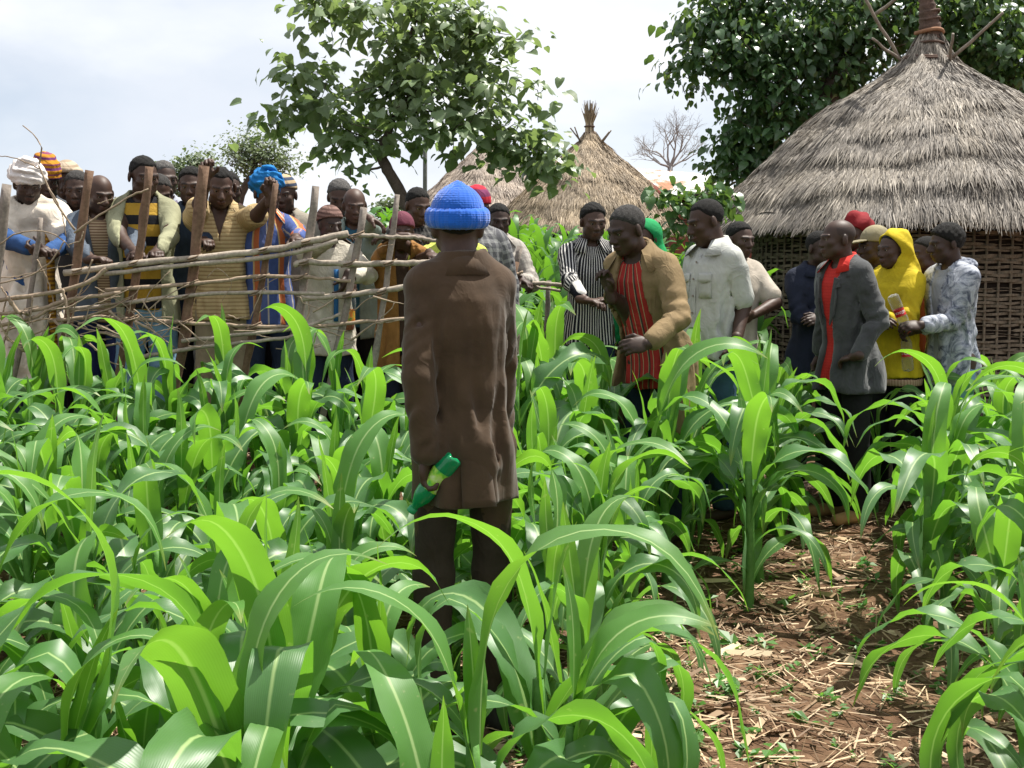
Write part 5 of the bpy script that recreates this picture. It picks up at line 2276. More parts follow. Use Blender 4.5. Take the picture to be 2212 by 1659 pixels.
        if sleeve == 'long':
            g = Field([f.x[0], f.y[0], f.z[0]], [f.x[-1], f.y[-1], f.z[-1]], res)
            g.F = np.full_like(f.F, 0.5)
            for p, k in pr:
                if isinstance(p, Cone):
                    g.union(p, 0.0)
            armF = g.F
        X, Y, Z = np.meshgrid(f.x, f.y, f.z, indexing='ij', sparse=True)
        hm = c_hem(X, Y, Z)
        if armF is not None:
            hm = np.where(armF < 0.012, -1, hm)
        f.F = np.maximum(f.F, hm).astype(np.float32)
        if opening is not None or vneck is not None:
            op = np.array(opening if opening is not None else vneck, float)
            op = op[np.argsort(op[:, 0])]

            def c_open(X, Y, Z):
                x, y, z = rest(X, Y, Z)
                w = np.interp(z, op[:, 0], op[:, 1])
                xc = np.interp(z, op[:, 0], op[:, 2]) if op.shape[1] > 2 else 0
                dfr = np.maximum(w - np.abs(x - xc), -0.1)
                return np.where((y < -0.02) & (w > 0.0), dfr, -0.1)
            oc = c_open(X, Y, Z)
            if armF is not None:
                oc = np.where(armF < 0.004, np.where(np.abs(X) > 0.12, -0.1, oc), oc)
            f.F = np.maximum(f.F, oc).astype(np.float32)
        # neck hole
        nk = Cone(P.up((0, 0.0, 1.432 - neck)), P.up((0, -0.03, 1.62)), 0.058, 0.080)
        f.carve(nk, 0.012)
        if carve:
            for p, k in carve:
                f.carve(p, k)
        V, Q = f.mesh()
        me = np_mesh(name, V, Q)
        self.gu_attr(me, V)
        return link(name, me, mat, self.root)

    def collar(self, mat, name='collar', r=0.072, h=0.045, gap=0.045, z0=1.438, t=0.006, flare=0.72, yb=0.010, parent=None, lap=None):
        """turned down collar: a band round the neck, open at the throat, falling outward"""
        P = self.P
        n = 29
        a = np.linspace(-PI + gap * 10, PI - gap * 10, n)        # 0 = back
        m = MB()
        V = []
        for i, q in enumerate(a):
            fr = abs(q) / PI
            bx, by = math.sin(q), math.cos(q)
            rad = r * (1 + 0.06 * (fr > 0.6))
            zt = z0 + h * (1 - 0.75 * fr ** 1.6)
            top_o = (bx * rad, yb + by * rad * 0.92, zt + 0.012)
            top_i = (bx * (rad - t * 2), yb + by * (rad - t * 2) * 0.92, zt + 0.006)
            lo_r = rad + h * flare * (1.0 + 1.1 * fr)
            zb = zt - h * (1.22 + 0.10 * fr)
            bot_o = (bx * lo_r, yb + by * lo_r * 0.92 - 0.022 * fr, zb)
            bot_i = (bx * (lo_r - t), yb + by * (lo_r - t) * 0.92 - 0.022 * fr, zb - 0.004)
            in_b = (bx * (rad - t * 2.4), yb + by * (rad - t * 2.4) * 0.92, zb - 0.02)
            for p in (in_b, top_i, top_o, bot_o, bot_i):
                V.append(P.up(p))
        V = np.array(V)
        F = []
        for i in range(n - 1):
            for j in range(4):
                F.append((i * 5 + j, i * 5 + j + 1, (i + 1) * 5 + j + 1, (i + 1) * 5 + j))
        m.add(V, np.array(F))
        o = m.build(name, mat, parent or self.root)
        attr_v(o.data, 'gu', np.stack([np.arctan2(V[:, 0], -V[:, 1]) * 0.155, V[:, 2], np.zeros(len(V))], -1))
        return o

    def lapel(self, mat, side, pts, parent, th=0.010, push=0.012):
        """flat lapel piece; pts: (x, z) outline in the upright torso, laid on the front of the garment"""
        P = self.P
        V, F = [], []
        rows = np.array(rows_off(BODY_ROWS, 0.026))

        def ysurf(x, z):
            w, d, yc = [np.interp(z, rows[:, 0], rows[:, i]) for i in (1, 2, 3)]
            q = min(0.98, abs(x) / w)
            return yc - d * (1 - q ** 2.3) ** (1 / 2.3)
        n = len(pts)
        for dy in (-push, th - push):
            for x, z in pts:
                V.append(P.up((side * x, ysurf(side * x, z) + dy, z)))
        F.append(tuple(range(n)) if side > 0 else tuple(range(n))[::-1])
        fs = [F[0]]
        for i in range(n):
            j = (i + 1) % n
            q = (i, n + i, n + j, j)
            fs.append(q if side > 0 else q[::-1])
        me = bpy.data.meshes.new('lapel')
        me.from_pydata([tuple(v) for v in V], [], fs)
        me.update()
        attr_v(me, 'gu', np.zeros((len(V), 3)))
        return link('lapel', me, mat, parent)

    def trousers(self, mat, w=0.0, res=None, amp=0.004, cuffz=0.06, short=None):
        res = res or 0.018 / self.s
        lp = self.leg_points()
        rows = [(0.78, 0.126 + w, 0.090 + w, 0.012), (0.90, 0.138 + w, 0.102 + w, 0.014), (1.03, 0.120 + w, 0.090 + w, 0.002)]
        pr = [(Loft(rows), 0.0)]
        for nm, (h, k, a) in lp.items():
            pr.append((Cone(h - np.array([0, 0, 0.06]), k, 0.082 + w, 0.070 + w), 0.03))
            pr.append((Cone(k, a + np.array([0, 0, 0.02]), 0.074 + w, 0.064 + w), 0.02))
        f = field_for([p for p, _ in pr], res, 0.04)
        for p, k in pr:
            f.union(p, k)
        f.displace(folds(self.seed + 3, amp, fx=10, fz=9))
        f.cut(lambda X, Y, Z: (cuffz - Z) + 0 * X)
        f.cut(lambda X, Y, Z: (Z - 1.02) + 0 * X)
        f.cut(lambda X, Y, Z: (Z - 0.93) + 0 * X)
        V, Q = f.mesh()
        me = np_mesh('trousers', V, Q)
        attr_v(me, 'gu', np.stack([V[:, 0], V[:, 2], V[:, 1]], -1))
        return link('trousers', me, mat, self.root)

    def shoes(self, mat, res=0.008):
        for nm, (h, k, a) in self.leg_points().items():
            sx = 1 if nm == 'L' else -1
            toe = a + np.array([0.02 * sx, -0.16, -0.045])
            pr = [(Cone(a + np.array([0, 0.04, -0.035]), toe, 0.044, 0.036), 0), (Cone(a + np.array([0, 0.015, 0.01]), a + np.array([0, 0, -0.03]), 0.048, 0.05), 0.03)]
            f = field_for([p for p, _ in pr], res)
            for p, k_ in pr:
                f.union(p, k_)
            f.cut(lambda X, Y, Z: (0.004 - Z) + 0 * X)
            V, Q = f.mesh()
            link('shoe', np_mesh('shoe', V, Q), mat, self.root)

    def headwear(self, name, prims, mat, res=None, disp=None, cuts=(), carve=(), gu=True):
        """prims in head coordinates: list of (prim-maker, k)"""
        P = self.P
        f = field_for([p for p, _ in prims], res or self.hres, 0.02)
        for p, k in prims:
            f.union(p, k)
        if disp:
            c, R = P.hc, P.Rh

            def g(x, y, z):
                q = np.stack([x - c[0], y - c[1], z - c[2]], -1) @ R / HS
                return disp(q[:, 0], q[:, 1], q[:, 2])
            f.displace(g)
        for p, k in carve:
            f.carve(p, k)
        for cfn in cuts:
            c, R = P.hc, P.Rh

            def g2(X, Y, Z):
                dx, dy, dz = X - c[0], Y - c[1], Z - c[2]
                return cfn(*[(dx * R[0, i] + dy * R[1, i] + dz * R[2, i]) / HS for i in range(3)])
            f.cut(g2)
        V, Q = f.mesh()
        me = np_mesh(name, V, Q)
        q = (V - P.hc) @ P.Rh
        attr_v(me, 'gu', np.stack([np.arctan2(q[:, 0], -q[:, 1]) * 0.1, q[:, 2], q[:, 1]], -1))
        return link(name, me, mat, self.root)

    def hp(self, *v):
        return self.P.hc + self.P.Rh @ np.array(v, float) * HS

    def hell(self, c, r, rot=None):
        R = self.P.Rh if rot is None else self.P.Rh @ rot
        return Ell(self.hp(*c), np.array(r) * HS, R)

    def hring(self, z, rx, ry, r, yc=0.014, tilt=0.0, n=14, lo=0, hi=2 * PI):
        out = []
        a = np.linspace(lo, hi, n + 1)
        for i in range(n):
            p = [(rx * math.cos(q), yc + ry * math.sin(q), z + tilt * math.sin(q)) for q in (a[i], a[i + 1])]
            out.append((Cone(self.hp(*p[0]), self.hp(*p[1]), r, r), 0.004))
        return out

    def skullcap(self, mat, line=0.035, t=0.014, h=0.0, disp=None, brim=None, name='knit_cap', tilt=-0.35, pom=False):
        pr = [(self.hell((0, 0.016, 0.040 + h * 0.5), (0.0745 + t, 0.096 + t, 0.083 + t + h)), 0)]
        if brim:
            pr += [(p, 0.008) for p, _ in self.hring(line + 0.012, 0.0745 + t * 0.55, 0.096 + t * 0.55, brim, 0.016, tilt * 0.10)]
        if pom:
            pr.append((self.hell((0, 0.01, 0.135 + h), (0.03, 0.03, 0.026)), 0.012))
        return self.headwear(name, pr, mat, disp=disp, cuts=[lambda x, y, z: ((line + tilt * (y - 0.016)) - 0.004 - z)])

    def turban(self, mat, seed=0, size=0.030, h=0.02, tail=False, name='turban', line=0.045):
        rg = np.random.default_rng(seed)
        pr = [(self.hell((0, 0.018, 0.050), (0.0745 + 0.014, 0.096 + 0.012, 0.083 + h)), 0)]
        for i in range(5):
            z = line + 0.012 + i * 0.021
            sc = 1 - 0.10 * i * i * 0.35
            pr += [(p, 0.010) for p, _ in self.hring(z, (0.0745 + size * 0.5) * sc, (0.096 + size * 0.45) * sc, size * (0.85 - 0.06 * i), 0.016, tilt=0.018 * (1 if i % 2 else -1) + rg.normal(0, 0.006), n=12)]
        if tail:
            pr.append((Cone(self.hp(0.07, 0.06, 0.03), self.hp(0.085, 0.07, -0.10), 0.022, 0.018), 0.02))
        ph = rg.random(4) * 6
        return self.headwear(name, pr, mat, disp=lambda x, y, z: 0.0035 * np.sin(150 * z + 40 * x + 3 * np.sin(30 * y + ph[0]) + ph[1]) + 0.003 * np.sin(60 * x + 50 * y + ph[2]))
# ================================================================== the people themselves
GRIP = dict(hd=(0.15, -0.9, -0.2), pn=(0, -0.2, -1), curl=68)
BLACK = {'mat': M_HAIR}
SHORT = {'mat': M_HAIR, 't': 0.007, 'noise': 0.0015}
DENIM = fabric([(0.075, 0.095, 0.125)])
NAVY = fabric([(0.014, 0.018, 0.034)])
BLACKC = fabric([(0.012, 0.012, 0.013)])
JEANS = fabric([(0.045, 0.085, 0.17)], bump=0.5)
JEANS_L = fabric([(0.17, 0.30, 0.42)], bump=0.5)
DKJEANS = fabric([(0.018, 0.028, 0.055)], bump=0.4)
KHAKI = fabric([(0.26, 0.25, 0.16)])
BROWNT = fabric([(0.16, 0.12, 0.075)])


def striped(c1, c2, scale, kind='hstripe', w=0.5):
    return fabric([(c1, 0.0), (c2, w)], kind, scale)


# ---- 1 the man in the brown jacket, seen from behind
def man_brown():
    p = Person('person in brown jacket and blue knit hat, back turned, holding a green bottle', (988, 410), 3.80, 201,
               Pose(lean=3, yaw=-16, pitch=-2, side=0, shw=0.116), hands={
                   'L': dict(T=(916, 1010, 3.62), hint=(-0.25, -0.8, 0.1), world=True, hd=(0.10, 0.10, -1.0), pn=(1, -0.35, 0.15), curl=55),
                   'R': dict(T=(1078, 990, 3.98), hint=(0.15, 0.6, 0.2), world=True, hd=(-0.02, 0.1, -1), pn=(-1, 0, 0), curl=30)},
               res=0.008, hres=0.0042, hair=SHORT, eyes=False)
    BR = fabric([(0.064, 0.039, 0.022)], bump=0.18, rough=0.9, sheen=0.15)
    rows = [(0.80, 0.116, 0.094, 0.01), (0.90, 0.119, 0.098, 0.015), (1.02, 0.112, 0.092, 0.004), (1.14, 0.112, 0.092, 0.002), (1.27, 0.118, 0.100, 0.010), (1.35, 0.119, 0.094, 0.012),
            (1.40, 0.098, 0.078, 0.014), (1.44, 0.066, 0.060, 0.015), (1.50, 0.05, 0.052, 0.01)]
    BC = [(a, b, w * 0.85, d * 1.7) for a, b, w, d in [((-0.03, 0.13, 1.36), (-0.045, 0.125, 0.98), 0.014, 0.008), ((0.045, 0.13, 1.30), (0.03, 0.125, 0.92), 0.016, 0.009), ((-0.09, 0.10, 1.28), (-0.075, 0.115, 0.80), 0.015, 0.008),
          ((0.09, 0.10, 1.38), (0.125, 0.09, 1.16), 0.013, 0.011), ((0.12, 0.09, 1.34), (0.10, 0.11, 1.10), 0.013, 0.009), ((0.0, 0.13, 1.10), (0.0, 0.125, 0.75), 0.006, 0.005), ((0.0, 0.135, 1.40), (0.0, 0.125, 1.10), 0.006, 0.004),
          ((-0.11, 0.09, 1.36), (-0.09, 0.11, 1.18), 0.013, 0.009), ((0.07, 0.12, 1.0), (0.085, 0.12, 0.72), 0.016, 0.009), ((-0.05, 0.125, 0.95), (-0.06, 0.13, 0.72), 0.014, 0.008),
          ((0.17, 0.06, 1.30), (0.10, 0.07, 1.22), 0.012, 0.010), ((0.19, 0.04, 1.22), (0.12, 0.06, 1.12), 0.013, 0.010), ((0.20, 0.03, 1.12), (0.14, 0.05, 1.05), 0.012, 0.009)]]
    j = p.top('jacket', BR, infl=0.026, hem=0.74, hem_w=0.020, amp=0.0062, sl=0.016, rows=rows, shoulder_pad=0.012, creases=BC, seams=True, cuff=0.0, fz=3.2, sleeve_w=(0.048, 0.045, 0.041),
              carve=[(Cone(p.P.up((-0.035, 0.175, 0.60)), p.P.up((-0.035, 0.165, 0.88)), 0.004, 0.0015), 0.006)])
    p.collar(BR, r=0.070, h=0.050, gap=0.05, z0=1.440, parent=j)
    # vent flap and back seam: overlapping cloth
    m = MB()
    rws = np.array(rows_off(rows, 0.022))

    def back(x, z):
        w, d, yc = [np.interp(max(z, 0.90), rws[:, 0], rws[:, i]) for i in (1, 2, 3)]
        if z < 0.92:
            w, d = w + 0.028 * (0.92 - z) / 0.22, d + 0.025 * (0.92 - z) / 0.22
        q = min(0.97, abs(x) / w)
        return yc + d * (1 - q ** 2.3) ** (1 / 2.3)
    V, F = [], []
    zs = np.linspace(0.92, 0.743, 9)
    for i, z in enumerate(zs):
        f = i / 8
        for k, x in enumerate(np.linspace(0.055, -0.030 - 0.02 * f, 6)):
            V.append((x, back(x, z) + 0.006 + 0.005 * k / 5 + 0.004 * f, z))
    for i in range(8):
        for k in range(5):
            F.append((i * 6 + k, i * 6 + k + 1, (i + 1) * 6 + k + 1, (i + 1) * 6 + k))
    m.add(np.array([p.P.up(v) if v[2] > 1.0 else v for v in V]), np.array(F))
    o = m.build('vent_flap', BR, j)
    attr_v(o.data, 'gu', np.zeros((len(V), 3)))
    sm = o.modifiers.new('thickness', 'SOLIDIFY')
    sm.thickness = 0.006
    sm.offset = 1
    TR = fabric([(0.040, 0.030, 0.022)], bump=0.3)
    p.trousers(TR, w=-0.012, res=0.011)
    p.shoes(fabric([(0.03, 0.028, 0.027)], bump=0.1, rough=0.5))
    BL = fabric([(0.010, 0.105, 0.50)], bump=0.30, rib=44, rough=0.95, sheen=0.35)
    # rolled knit hat with ribs and a small peak
    ribs = lambda x, y, z: 0.0012 * np.sin(np.arctan2(x, y - 0.016) * 64)
    pr = [(p.hell((0, 0.020, 0.046), (0.089, 0.107, 0.090)), 0), (Cone(p.hp(0, 0.03, 0.112), p.hp(0, 0.034, 0.134), 0.028, 0.006), 0.035)]
    hat = p.headwear('knit_hat', pr, BL, disp=ribs, cuts=[lambda x, y, z: (0.015 - z)], res=0.0042)
    ring = []
    for dz, rr in ((0.000, 0.014), (0.016, 0.017), (0.032, 0.014)):
        ring += [(q, 0.012) for q, _ in p.hring(0.012 + dz, 0.0855, 0.103, rr, 0.018, tilt=-0.006, n=20)]
    c = p.headwear('hat_cuff', ring, BL, disp=ribs, res=0.0042)
    c.parent = hat
    c.matrix_parent_inverse = Matrix.Identity(4)
    return p


P_BROWN = man_brown()


# ---- right hand group
def man_stripes():
    p = Person('person in black and white striped shirt facing the tan coat', (1283, 441), 7.75, 8, Pose(lean=4, yaw=6, pitch=12), hair=dict(BLACK, t=0.016, noise=0.004),
               hands={'R': dict(T=(1262, 648, 7.38), hint=(-0.8, 0.3, -0.5), hd=(0.8, -0.5, -0.1), pn=(0, 0, -1), curl=30),
                      'L': dict(T=(1320, 655, 7.40), hd=(-0.7, -0.5, 0.1), pn=(0, 0, -1), curl=30)}, beard=0.4)
    m = fabric([((0.55, 0.53, 0.50), 0.0), ((0.010, 0.011, 0.016), 0.34)], 'vstripe', 46)
    s = p.top('shirt', m, infl=0.016, hem=0.80, hem_w=0.02, amp=0.005, cuff=0.05)
    p.collar(m, parent=s, h=0.05)
    p.trousers(DKJEANS)


man_stripes()


def man_tan_coat():
    p = Person('person in long tan coat and red striped shirt leaning forward with one hand raised', (1345, 447), 6.10, -40, Pose(lean=21, yaw=-14, pitch=18),
               hair={'mat': M_HAIRS, 't': 0.008, 'noise': 0.002, 'line': 0.075}, hands={
                   'L': dict(T=(1402, 742, 5.78), E=(1500, 640, 6.05), hd=(-0.9, -0.2, -0.1), pn=(0.1, 0.8, -0.3), curl=38),
                   'R': dict(T=(1318, 632, 6.10), hint=(0.2, 0.6, -1.0), hd=(-0.25, -0.15, 0.95), pn=(-0.6, -0.6, 0.1), curl=58)}, res=0.011, hres=0.005)
    TAN = fabric([(0.205, 0.145, 0.075)], bump=0.35)
    RED = fabric([((0.34, 0.028, 0.024), 0.0), ((0.30, 0.24, 0.15), 0.40), ((0.05, 0.035, 0.03), 0.47), ((0.34, 0.028, 0.024), 0.62), ((0.36, 0.28, 0.16), 0.86), ((0.34, 0.028, 0.024), 0.92)], 'vstripe', 12)
    p.top('shirt', RED, infl=0.012, hem=0.78, hem_w=0.0, sleeve='none', amp=0.003, hemcurve=-0.02)
    c = p.top('coat', TAN, infl=0.034, hem=0.56, hem_w=0.06, amp=0.009, sl=0.026, opening=[(0.40, 0.16, -0.04), (0.80, 0.145, -0.03), (1.0, 0.125, -0.02), (1.2, 0.10, -0.01), (1.38, 0.065, 0), (1.47, 0.05, 0)], cuff=0.02, shoulder_pad=0.004)
    p.collar(TAN, parent=c, r=0.074, h=0.06, gap=0.09)
    p.trousers(DKJEANS)


man_tan_coat()


def green_hood():
    p = Person('person in a bright green hooded top behind the tan coat', (1393, 478), 7.9, -35, Pose(yaw=-10, pitch=8), hair=SHORT)
    G = fabric([(0.012, 0.24, 0.075)])
    s = p.top('hooded_top', G, infl=0.03, hem=0.72, hem_w=0.03, amp=0.006, extra=[(Cone(p.P.up((0, 0.04, 1.43)), p.hp(0, 0.05, -0.05), 0.11, 0.085), 0.05)])
    h = p.headwear('hood', [(p.hell((0, 0.03, 0.03), (0.095, 0.105, 0.105)), 0), (Cone(p.hp(0, 0.05, -0.05), p.P.up((0, 0.05, 1.42)), 0.085, 0.12), 0.05)], G,
                   disp=lambda x, y, z: 0.004 * np.sin(40 * z + 30 * x), carve=[(Cone(p.hp(0, -0.03, 0.0), p.hp(0, -0.2, -0.01), 0.078, 0.12), 0.01)])
    p.trousers(NAVY)


green_hood()


def man_white_shirt():
    p = Person('person in pale short-sleeved shirt and blue jeans looking down', (1517, 409), 6.85, -58, Pose(lean=-1, yaw=-16, pitch=16, shw=0.138), hair={'mat': M_HAIR, 't': 0.007, 'line': 0.078, 'recede': 0.02, 'noise': 0.0015},
               hands={'L': dict(T=(1590, 742, 6.66), hint=(0.5, 0.8, 0.0), world=True, hd=(-0.08, -0.1, -1), pn=(-0.6, 0.7, 0), curl=38)}, res=0.010, hres=0.0055, arms_bare=True)
    W = fabric([(0.46, 0.47, 0.44)], bump=0.4)
    s = p.top('shirt', W, infl=0.020, hem=0.855, hem_w=0.010, sleeve='short', sl=0.014, amp=0.006, belly=0.008)
    p.collar(W, parent=s, r=0.071, h=0.055, gap=0.055)
    # chest pockets with flaps, button strip
    rw = np.array(rows_off(BODY_ROWS, 0.0165))

    def front(x, z):
        w, d, yc = [np.interp(z, rw[:, 0], rw[:, i]) for i in (1, 2, 3)]
        q = min(0.97, abs(x) / w)
        b = 0.010 * math.exp(-((z - 1.05) / 0.14) ** 2)
        return yc - d * (1 - q ** 2.3) ** (1 / 2.3) - b

    def patch(name, x0, x1, z0, z1, off, cz=0.0):
        V, F = [], []
        for i, z in enumerate(np.linspace(z0, z1, 4)):
            for k, x in enumerate(np.linspace(x0, x1, 6)):
                V.append(p.P.up((x, front(x, z) - off, z - (cz * (1 - abs(2 * k / 5 - 1)) if i == 0 else 0))))
        for i in range(3):
            for k in range(5):
                F.append((i * 6 + k, i * 6 + k + 1, (i + 1) * 6 + k + 1, (i + 1) * 6 + k))
        m = MB()
        m.add(np.array(V), np.array(F))
        o = m.build(name, W, s)
        attr_v(o.data, 'gu', np.zeros((len(V), 3)))
        md = o.modifiers.new('thickness', 'SOLIDIFY')
        md.thickness = 0.006
        md.offset = 0
    for sx in (-1, 1):
        a, b = sorted((sx * 0.038, sx * 0.105))
        patch('pocket', a, b, 1.175, 1.285, 0.004)
        patch('pocket_flap', a - 0.003, b + 0.003, 1.262, 1.302, 0.010, 0.012)
    patch('button_strip', -0.014, 0.014, 0.87, 1.40, 0.004)
    for z in np.linspace(0.92, 1.36, 6):
        me = bpy.data.meshes.new('button')
        V = [(0.006 * math.cos(a), 0, 0.006 * math.sin(a)) for a in np.linspace(0, 2 * PI, 9)[:-1]] + [(0.006 * math.cos(a), 0.004, 0.006 * math.sin(a)) for a in np.linspace(0, 2 * PI, 9)[:-1]]
        me.from_pydata(V, [], [tuple(range(8))] + [(i, 8 + i, 8 + (i + 1) % 8, (i + 1) % 8) for i in range(8)])
        link('button', me, M_STICK, s, tuple(p.P.up((0, front(0, z) - 0.012, z))))
    p.trousers(JEANS)


man_white_shirt()


def man_behind_white():
    p = Person('person in beige short-sleeved shirt half hidden behind the pale shirt', (1600, 481), 7.8, 30, Pose(yaw=0, pitch=5), hair=BLACK,
               hands={'L': dict(T=(1628, 680, 7.6), hint=(1, 0.2, -0.3), world=True)}, arms_bare=True)
    s = p.top('shirt', fabric([(0.42, 0.37, 0.31)]), infl=0.026, hem=0.78, hem_w=0.02, sleeve='short', sl=0.02)
    p.trousers(JEANS)


man_behind_white()


def man_grey_jacket():
    p = Person('person with shaved head in grey wool blazer over a red shirt, hand behind back', (1812, 474), 6.85, -66, Pose(lean=6, yaw=-16, pitch=2, shw=0.142), bald=True, hands={
        'L': dict(T=(1846, 770, 6.64), E=(1915, 672, 6.70), hd=(-0.45, 0.85, -0.2), pn=(0.2, 0.3, -0.9), curl=35),
        'R': dict(T=(1770, 780, 7.2), hint=(0.4, 0.8, -0.4), world=True)}, res=0.010, hres=0.005)
    G = fabric([(0.058, 0.060, 0.062)], bump=0.45, rough=0.95, sheen=0.2)
    s = p.top('shirt', fabric([((0.46, 0.030, 0.024), 0), ((0.36, 0.022, 0.018), 0.7)], 'plaid', 60), infl=0.016, hem=0.76, hem_w=0.03, sleeve='none', amp=0.004)
    p.collar(fabric([(0.52, 0.028, 0.02)]), parent=s, r=0.072, h=0.046, gap=0.06, z0=1.445)
    j = p.top('blazer', G, infl=0.034, hem=0.735, hem_w=0.04, amp=0.009, sl=0.024, cuff=0.02, opening=[(0.6, 0.07, -0.02), (0.85, 0.05, -0.02), (1.0, 0.03, -0.01), (1.12, 0.03, 0), (1.25, 0.052, 0), (1.40, 0.07, 0), (1.47, 0.06, 0)], shoulder_pad=0.008)
    p.collar(G, parent=j, r=0.080, h=0.050, gap=0.10, z0=1.415)
    for sd in (-1, 1):
        p.lapel(G, sd, [(0.03, 1.12), (0.052, 1.24), (0.062, 1.38), (0.096, 1.37), (0.104, 1.33), (0.084, 1.325), (0.09, 1.27), (0.065, 1.18)], j, push=0.016)
    p.trousers(BLACKC, w=0.004)
    p.shoes(fabric([(0.30, 0.17, 0.08)], bump=0.2, rough=0.6))


man_grey_jacket()


def man_navy():
    p = Person('person in navy jacket with folded arms behind the grey blazer', (1772, 500), 7.8, 12, Pose(yaw=20, pitch=4), hair=SHORT, hands={
        'R': dict(T=(-0.02 + 0.08, -0.20, 1.16), hint=(-1, 0.1, -0.6)), 'L': dict(T=(-0.06, -0.215, 1.14), hint=(1, 0.1, -0.6))})
    j = p.top('jacket', NAVY, infl=0.03, hem=0.76, hem_w=0.03, amp=0.006, sl=0.02)
    p.collar(NAVY, parent=j)
    p.trousers(BLACKC)


man_navy()


def red_scarf():
    p = Person('person in dark red head scarf standing nearest the hut wall', (1850, 455), 8.4, -40, Pose(yaw=-15))
    R = fabric([(0.20, 0.014, 0.018)], bump=0.3)
    p.headwear('head_scarf', [(p.hell((0, 0.03, 0.045), (0.098, 0.118, 0.085)), 0), (Cone(p.hp(0, 0.09, 0.03), p.hp(0, 0.12, -0.10), 0.06, 0.05), 0.03), (Cone(p.hp(0, -0.02, 0.11), p.hp(0, 0.10, 0.11), 0.03, 0.02), 0.04)], R,
               disp=lambda x, y, z: 0.0035 * np.sin(70 * z - 50 * y), cuts=[lambda x, y, z: (0.045 - 0.5 * (y + 0.09)) - z - 0.2 * (y > 0.06)])
    p.top('shawl', fabric([(0.05, 0.18, 0.08), (0.02, 0.05, 0.03)][:1]), infl=0.035, hem=0.75, hem_w=0.03, amp=0.008)
    p.collar(R, parent=p.root, name='neck_scarf', r=0.075, h=0.06, gap=0.02)
    p.trousers(BLACKC)


red_scarf()


def man_cap():
    p = Person('person in khaki peaked cap and yellow shirt between two hooded people', (1890, 496), 7.7, -72, Pose(yaw=-6, pitch=2), hair=SHORT)
    Yw = fabric([(0.62, 0.50, 0.03)])
    p.top('shirt', Yw, infl=0.022, hem=0.82, amp=0.005)
    K = fabric([(0.24, 0.21, 0.13)], bump=0.3)
    cap = p.skullcap(K, line=0.038, t=0.013, h=0.010, name='cap', tilt=-0.10)
    v = p.headwear('cap_peak', [(Ell(p.hp(0, -0.115, 0.043), (0.066, 0.062, 0.009), p.P.Rh @ rotm('x', 0.16)), 0)], K, res=0.005)
    v.parent = cap
    p.trousers(KHAKI)


man_cap()


def yellow_hood():
    p = Person('person in mustard yellow hooded sweater with the hood up, arms folded', (1930, 500), 7.35, -58, Pose(yaw=-8, pitch=4), hands={
        'L': dict(T=(-0.03, -0.20, 1.17), hint=(1, 0.1, -0.5)), 'R': dict(T=(0.05, -0.205, 1.15), hint=(-1, 0.1, -0.5))}, hair=SHORT, res=0.011)
    Yh = fabric([(0.50, 0.38, 0.015)], bump=0.3)
    s = p.top('hooded_sweater', Yh, infl=0.03, hem=0.80, hem_w=0.012, amp=0.007, sl=0.022, extra=[(Cone(p.P.up((0, 0.045, 1.42)), p.hp(0, 0.055, -0.06), 0.11, 0.08), 0.05)])
    hb = p.headwear('hem_band', [(Loft([(0.755, 0.172, 0.135, 0.014), (0.80, 0.177, 0.14, 0.014)]), 0)], fabric([((0.30, 0.19, 0.12), 0), ((0.42, 0.30, 0.2), 0.5)], 'vstripe', 90), res=0.011,
                     carve=[(Loft([(0.70, 0.155, 0.118, 0.014), (0.85, 0.155, 0.118, 0.014)]), 0.003)])
    hb.parent = s
    h = p.headwear('hood', [(p.hell((0, 0.022, 0.034), (0.098, 0.112, 0.104)), 0), (Cone(p.hp(0, 0.055, 0.08), p.hp(0, 0.10, 0.10), 0.05, 0.02), 0.03), (Cone(p.hp(0, 0.05, -0.04), p.P.up((0, 0.05, 1.40)), 0.09, 0.13), 0.05)], Yh,
                   disp=lambda x, y, z: 0.0045 * np.sin(45 * z + 40 * y + 3 * np.sin(20 * x)),
                   carve=[(Cone(p.hp(0, -0.02, 0.002), p.hp(0, -0.2, -0.01), 0.080, 0.13), 0.01), (Cone(p.hp(0, -0.08, -0.08), p.P.up((0, -0.14, 1.43)), 0.06, 0.07), 0.01)])
    p.trousers(BLACKC)


yellow_hood()


def brick_shirt():
    p = Person('person in brick red shirt half hidden behind the tie-dyed hoodie', (1998, 512), 7.7, -70, Pose(yaw=-6, pitch=6), hair=SHORT, hlim=(1.4, 1.86))
    B = fabric([(0.26, 0.07, 0.045)], bump=0.5)
    s = p.top('shirt', B, infl=0.022, hem=0.80, amp=0.006)
    p.collar(B, parent=s)
    p.trousers(BLACKC)


brick_shirt()


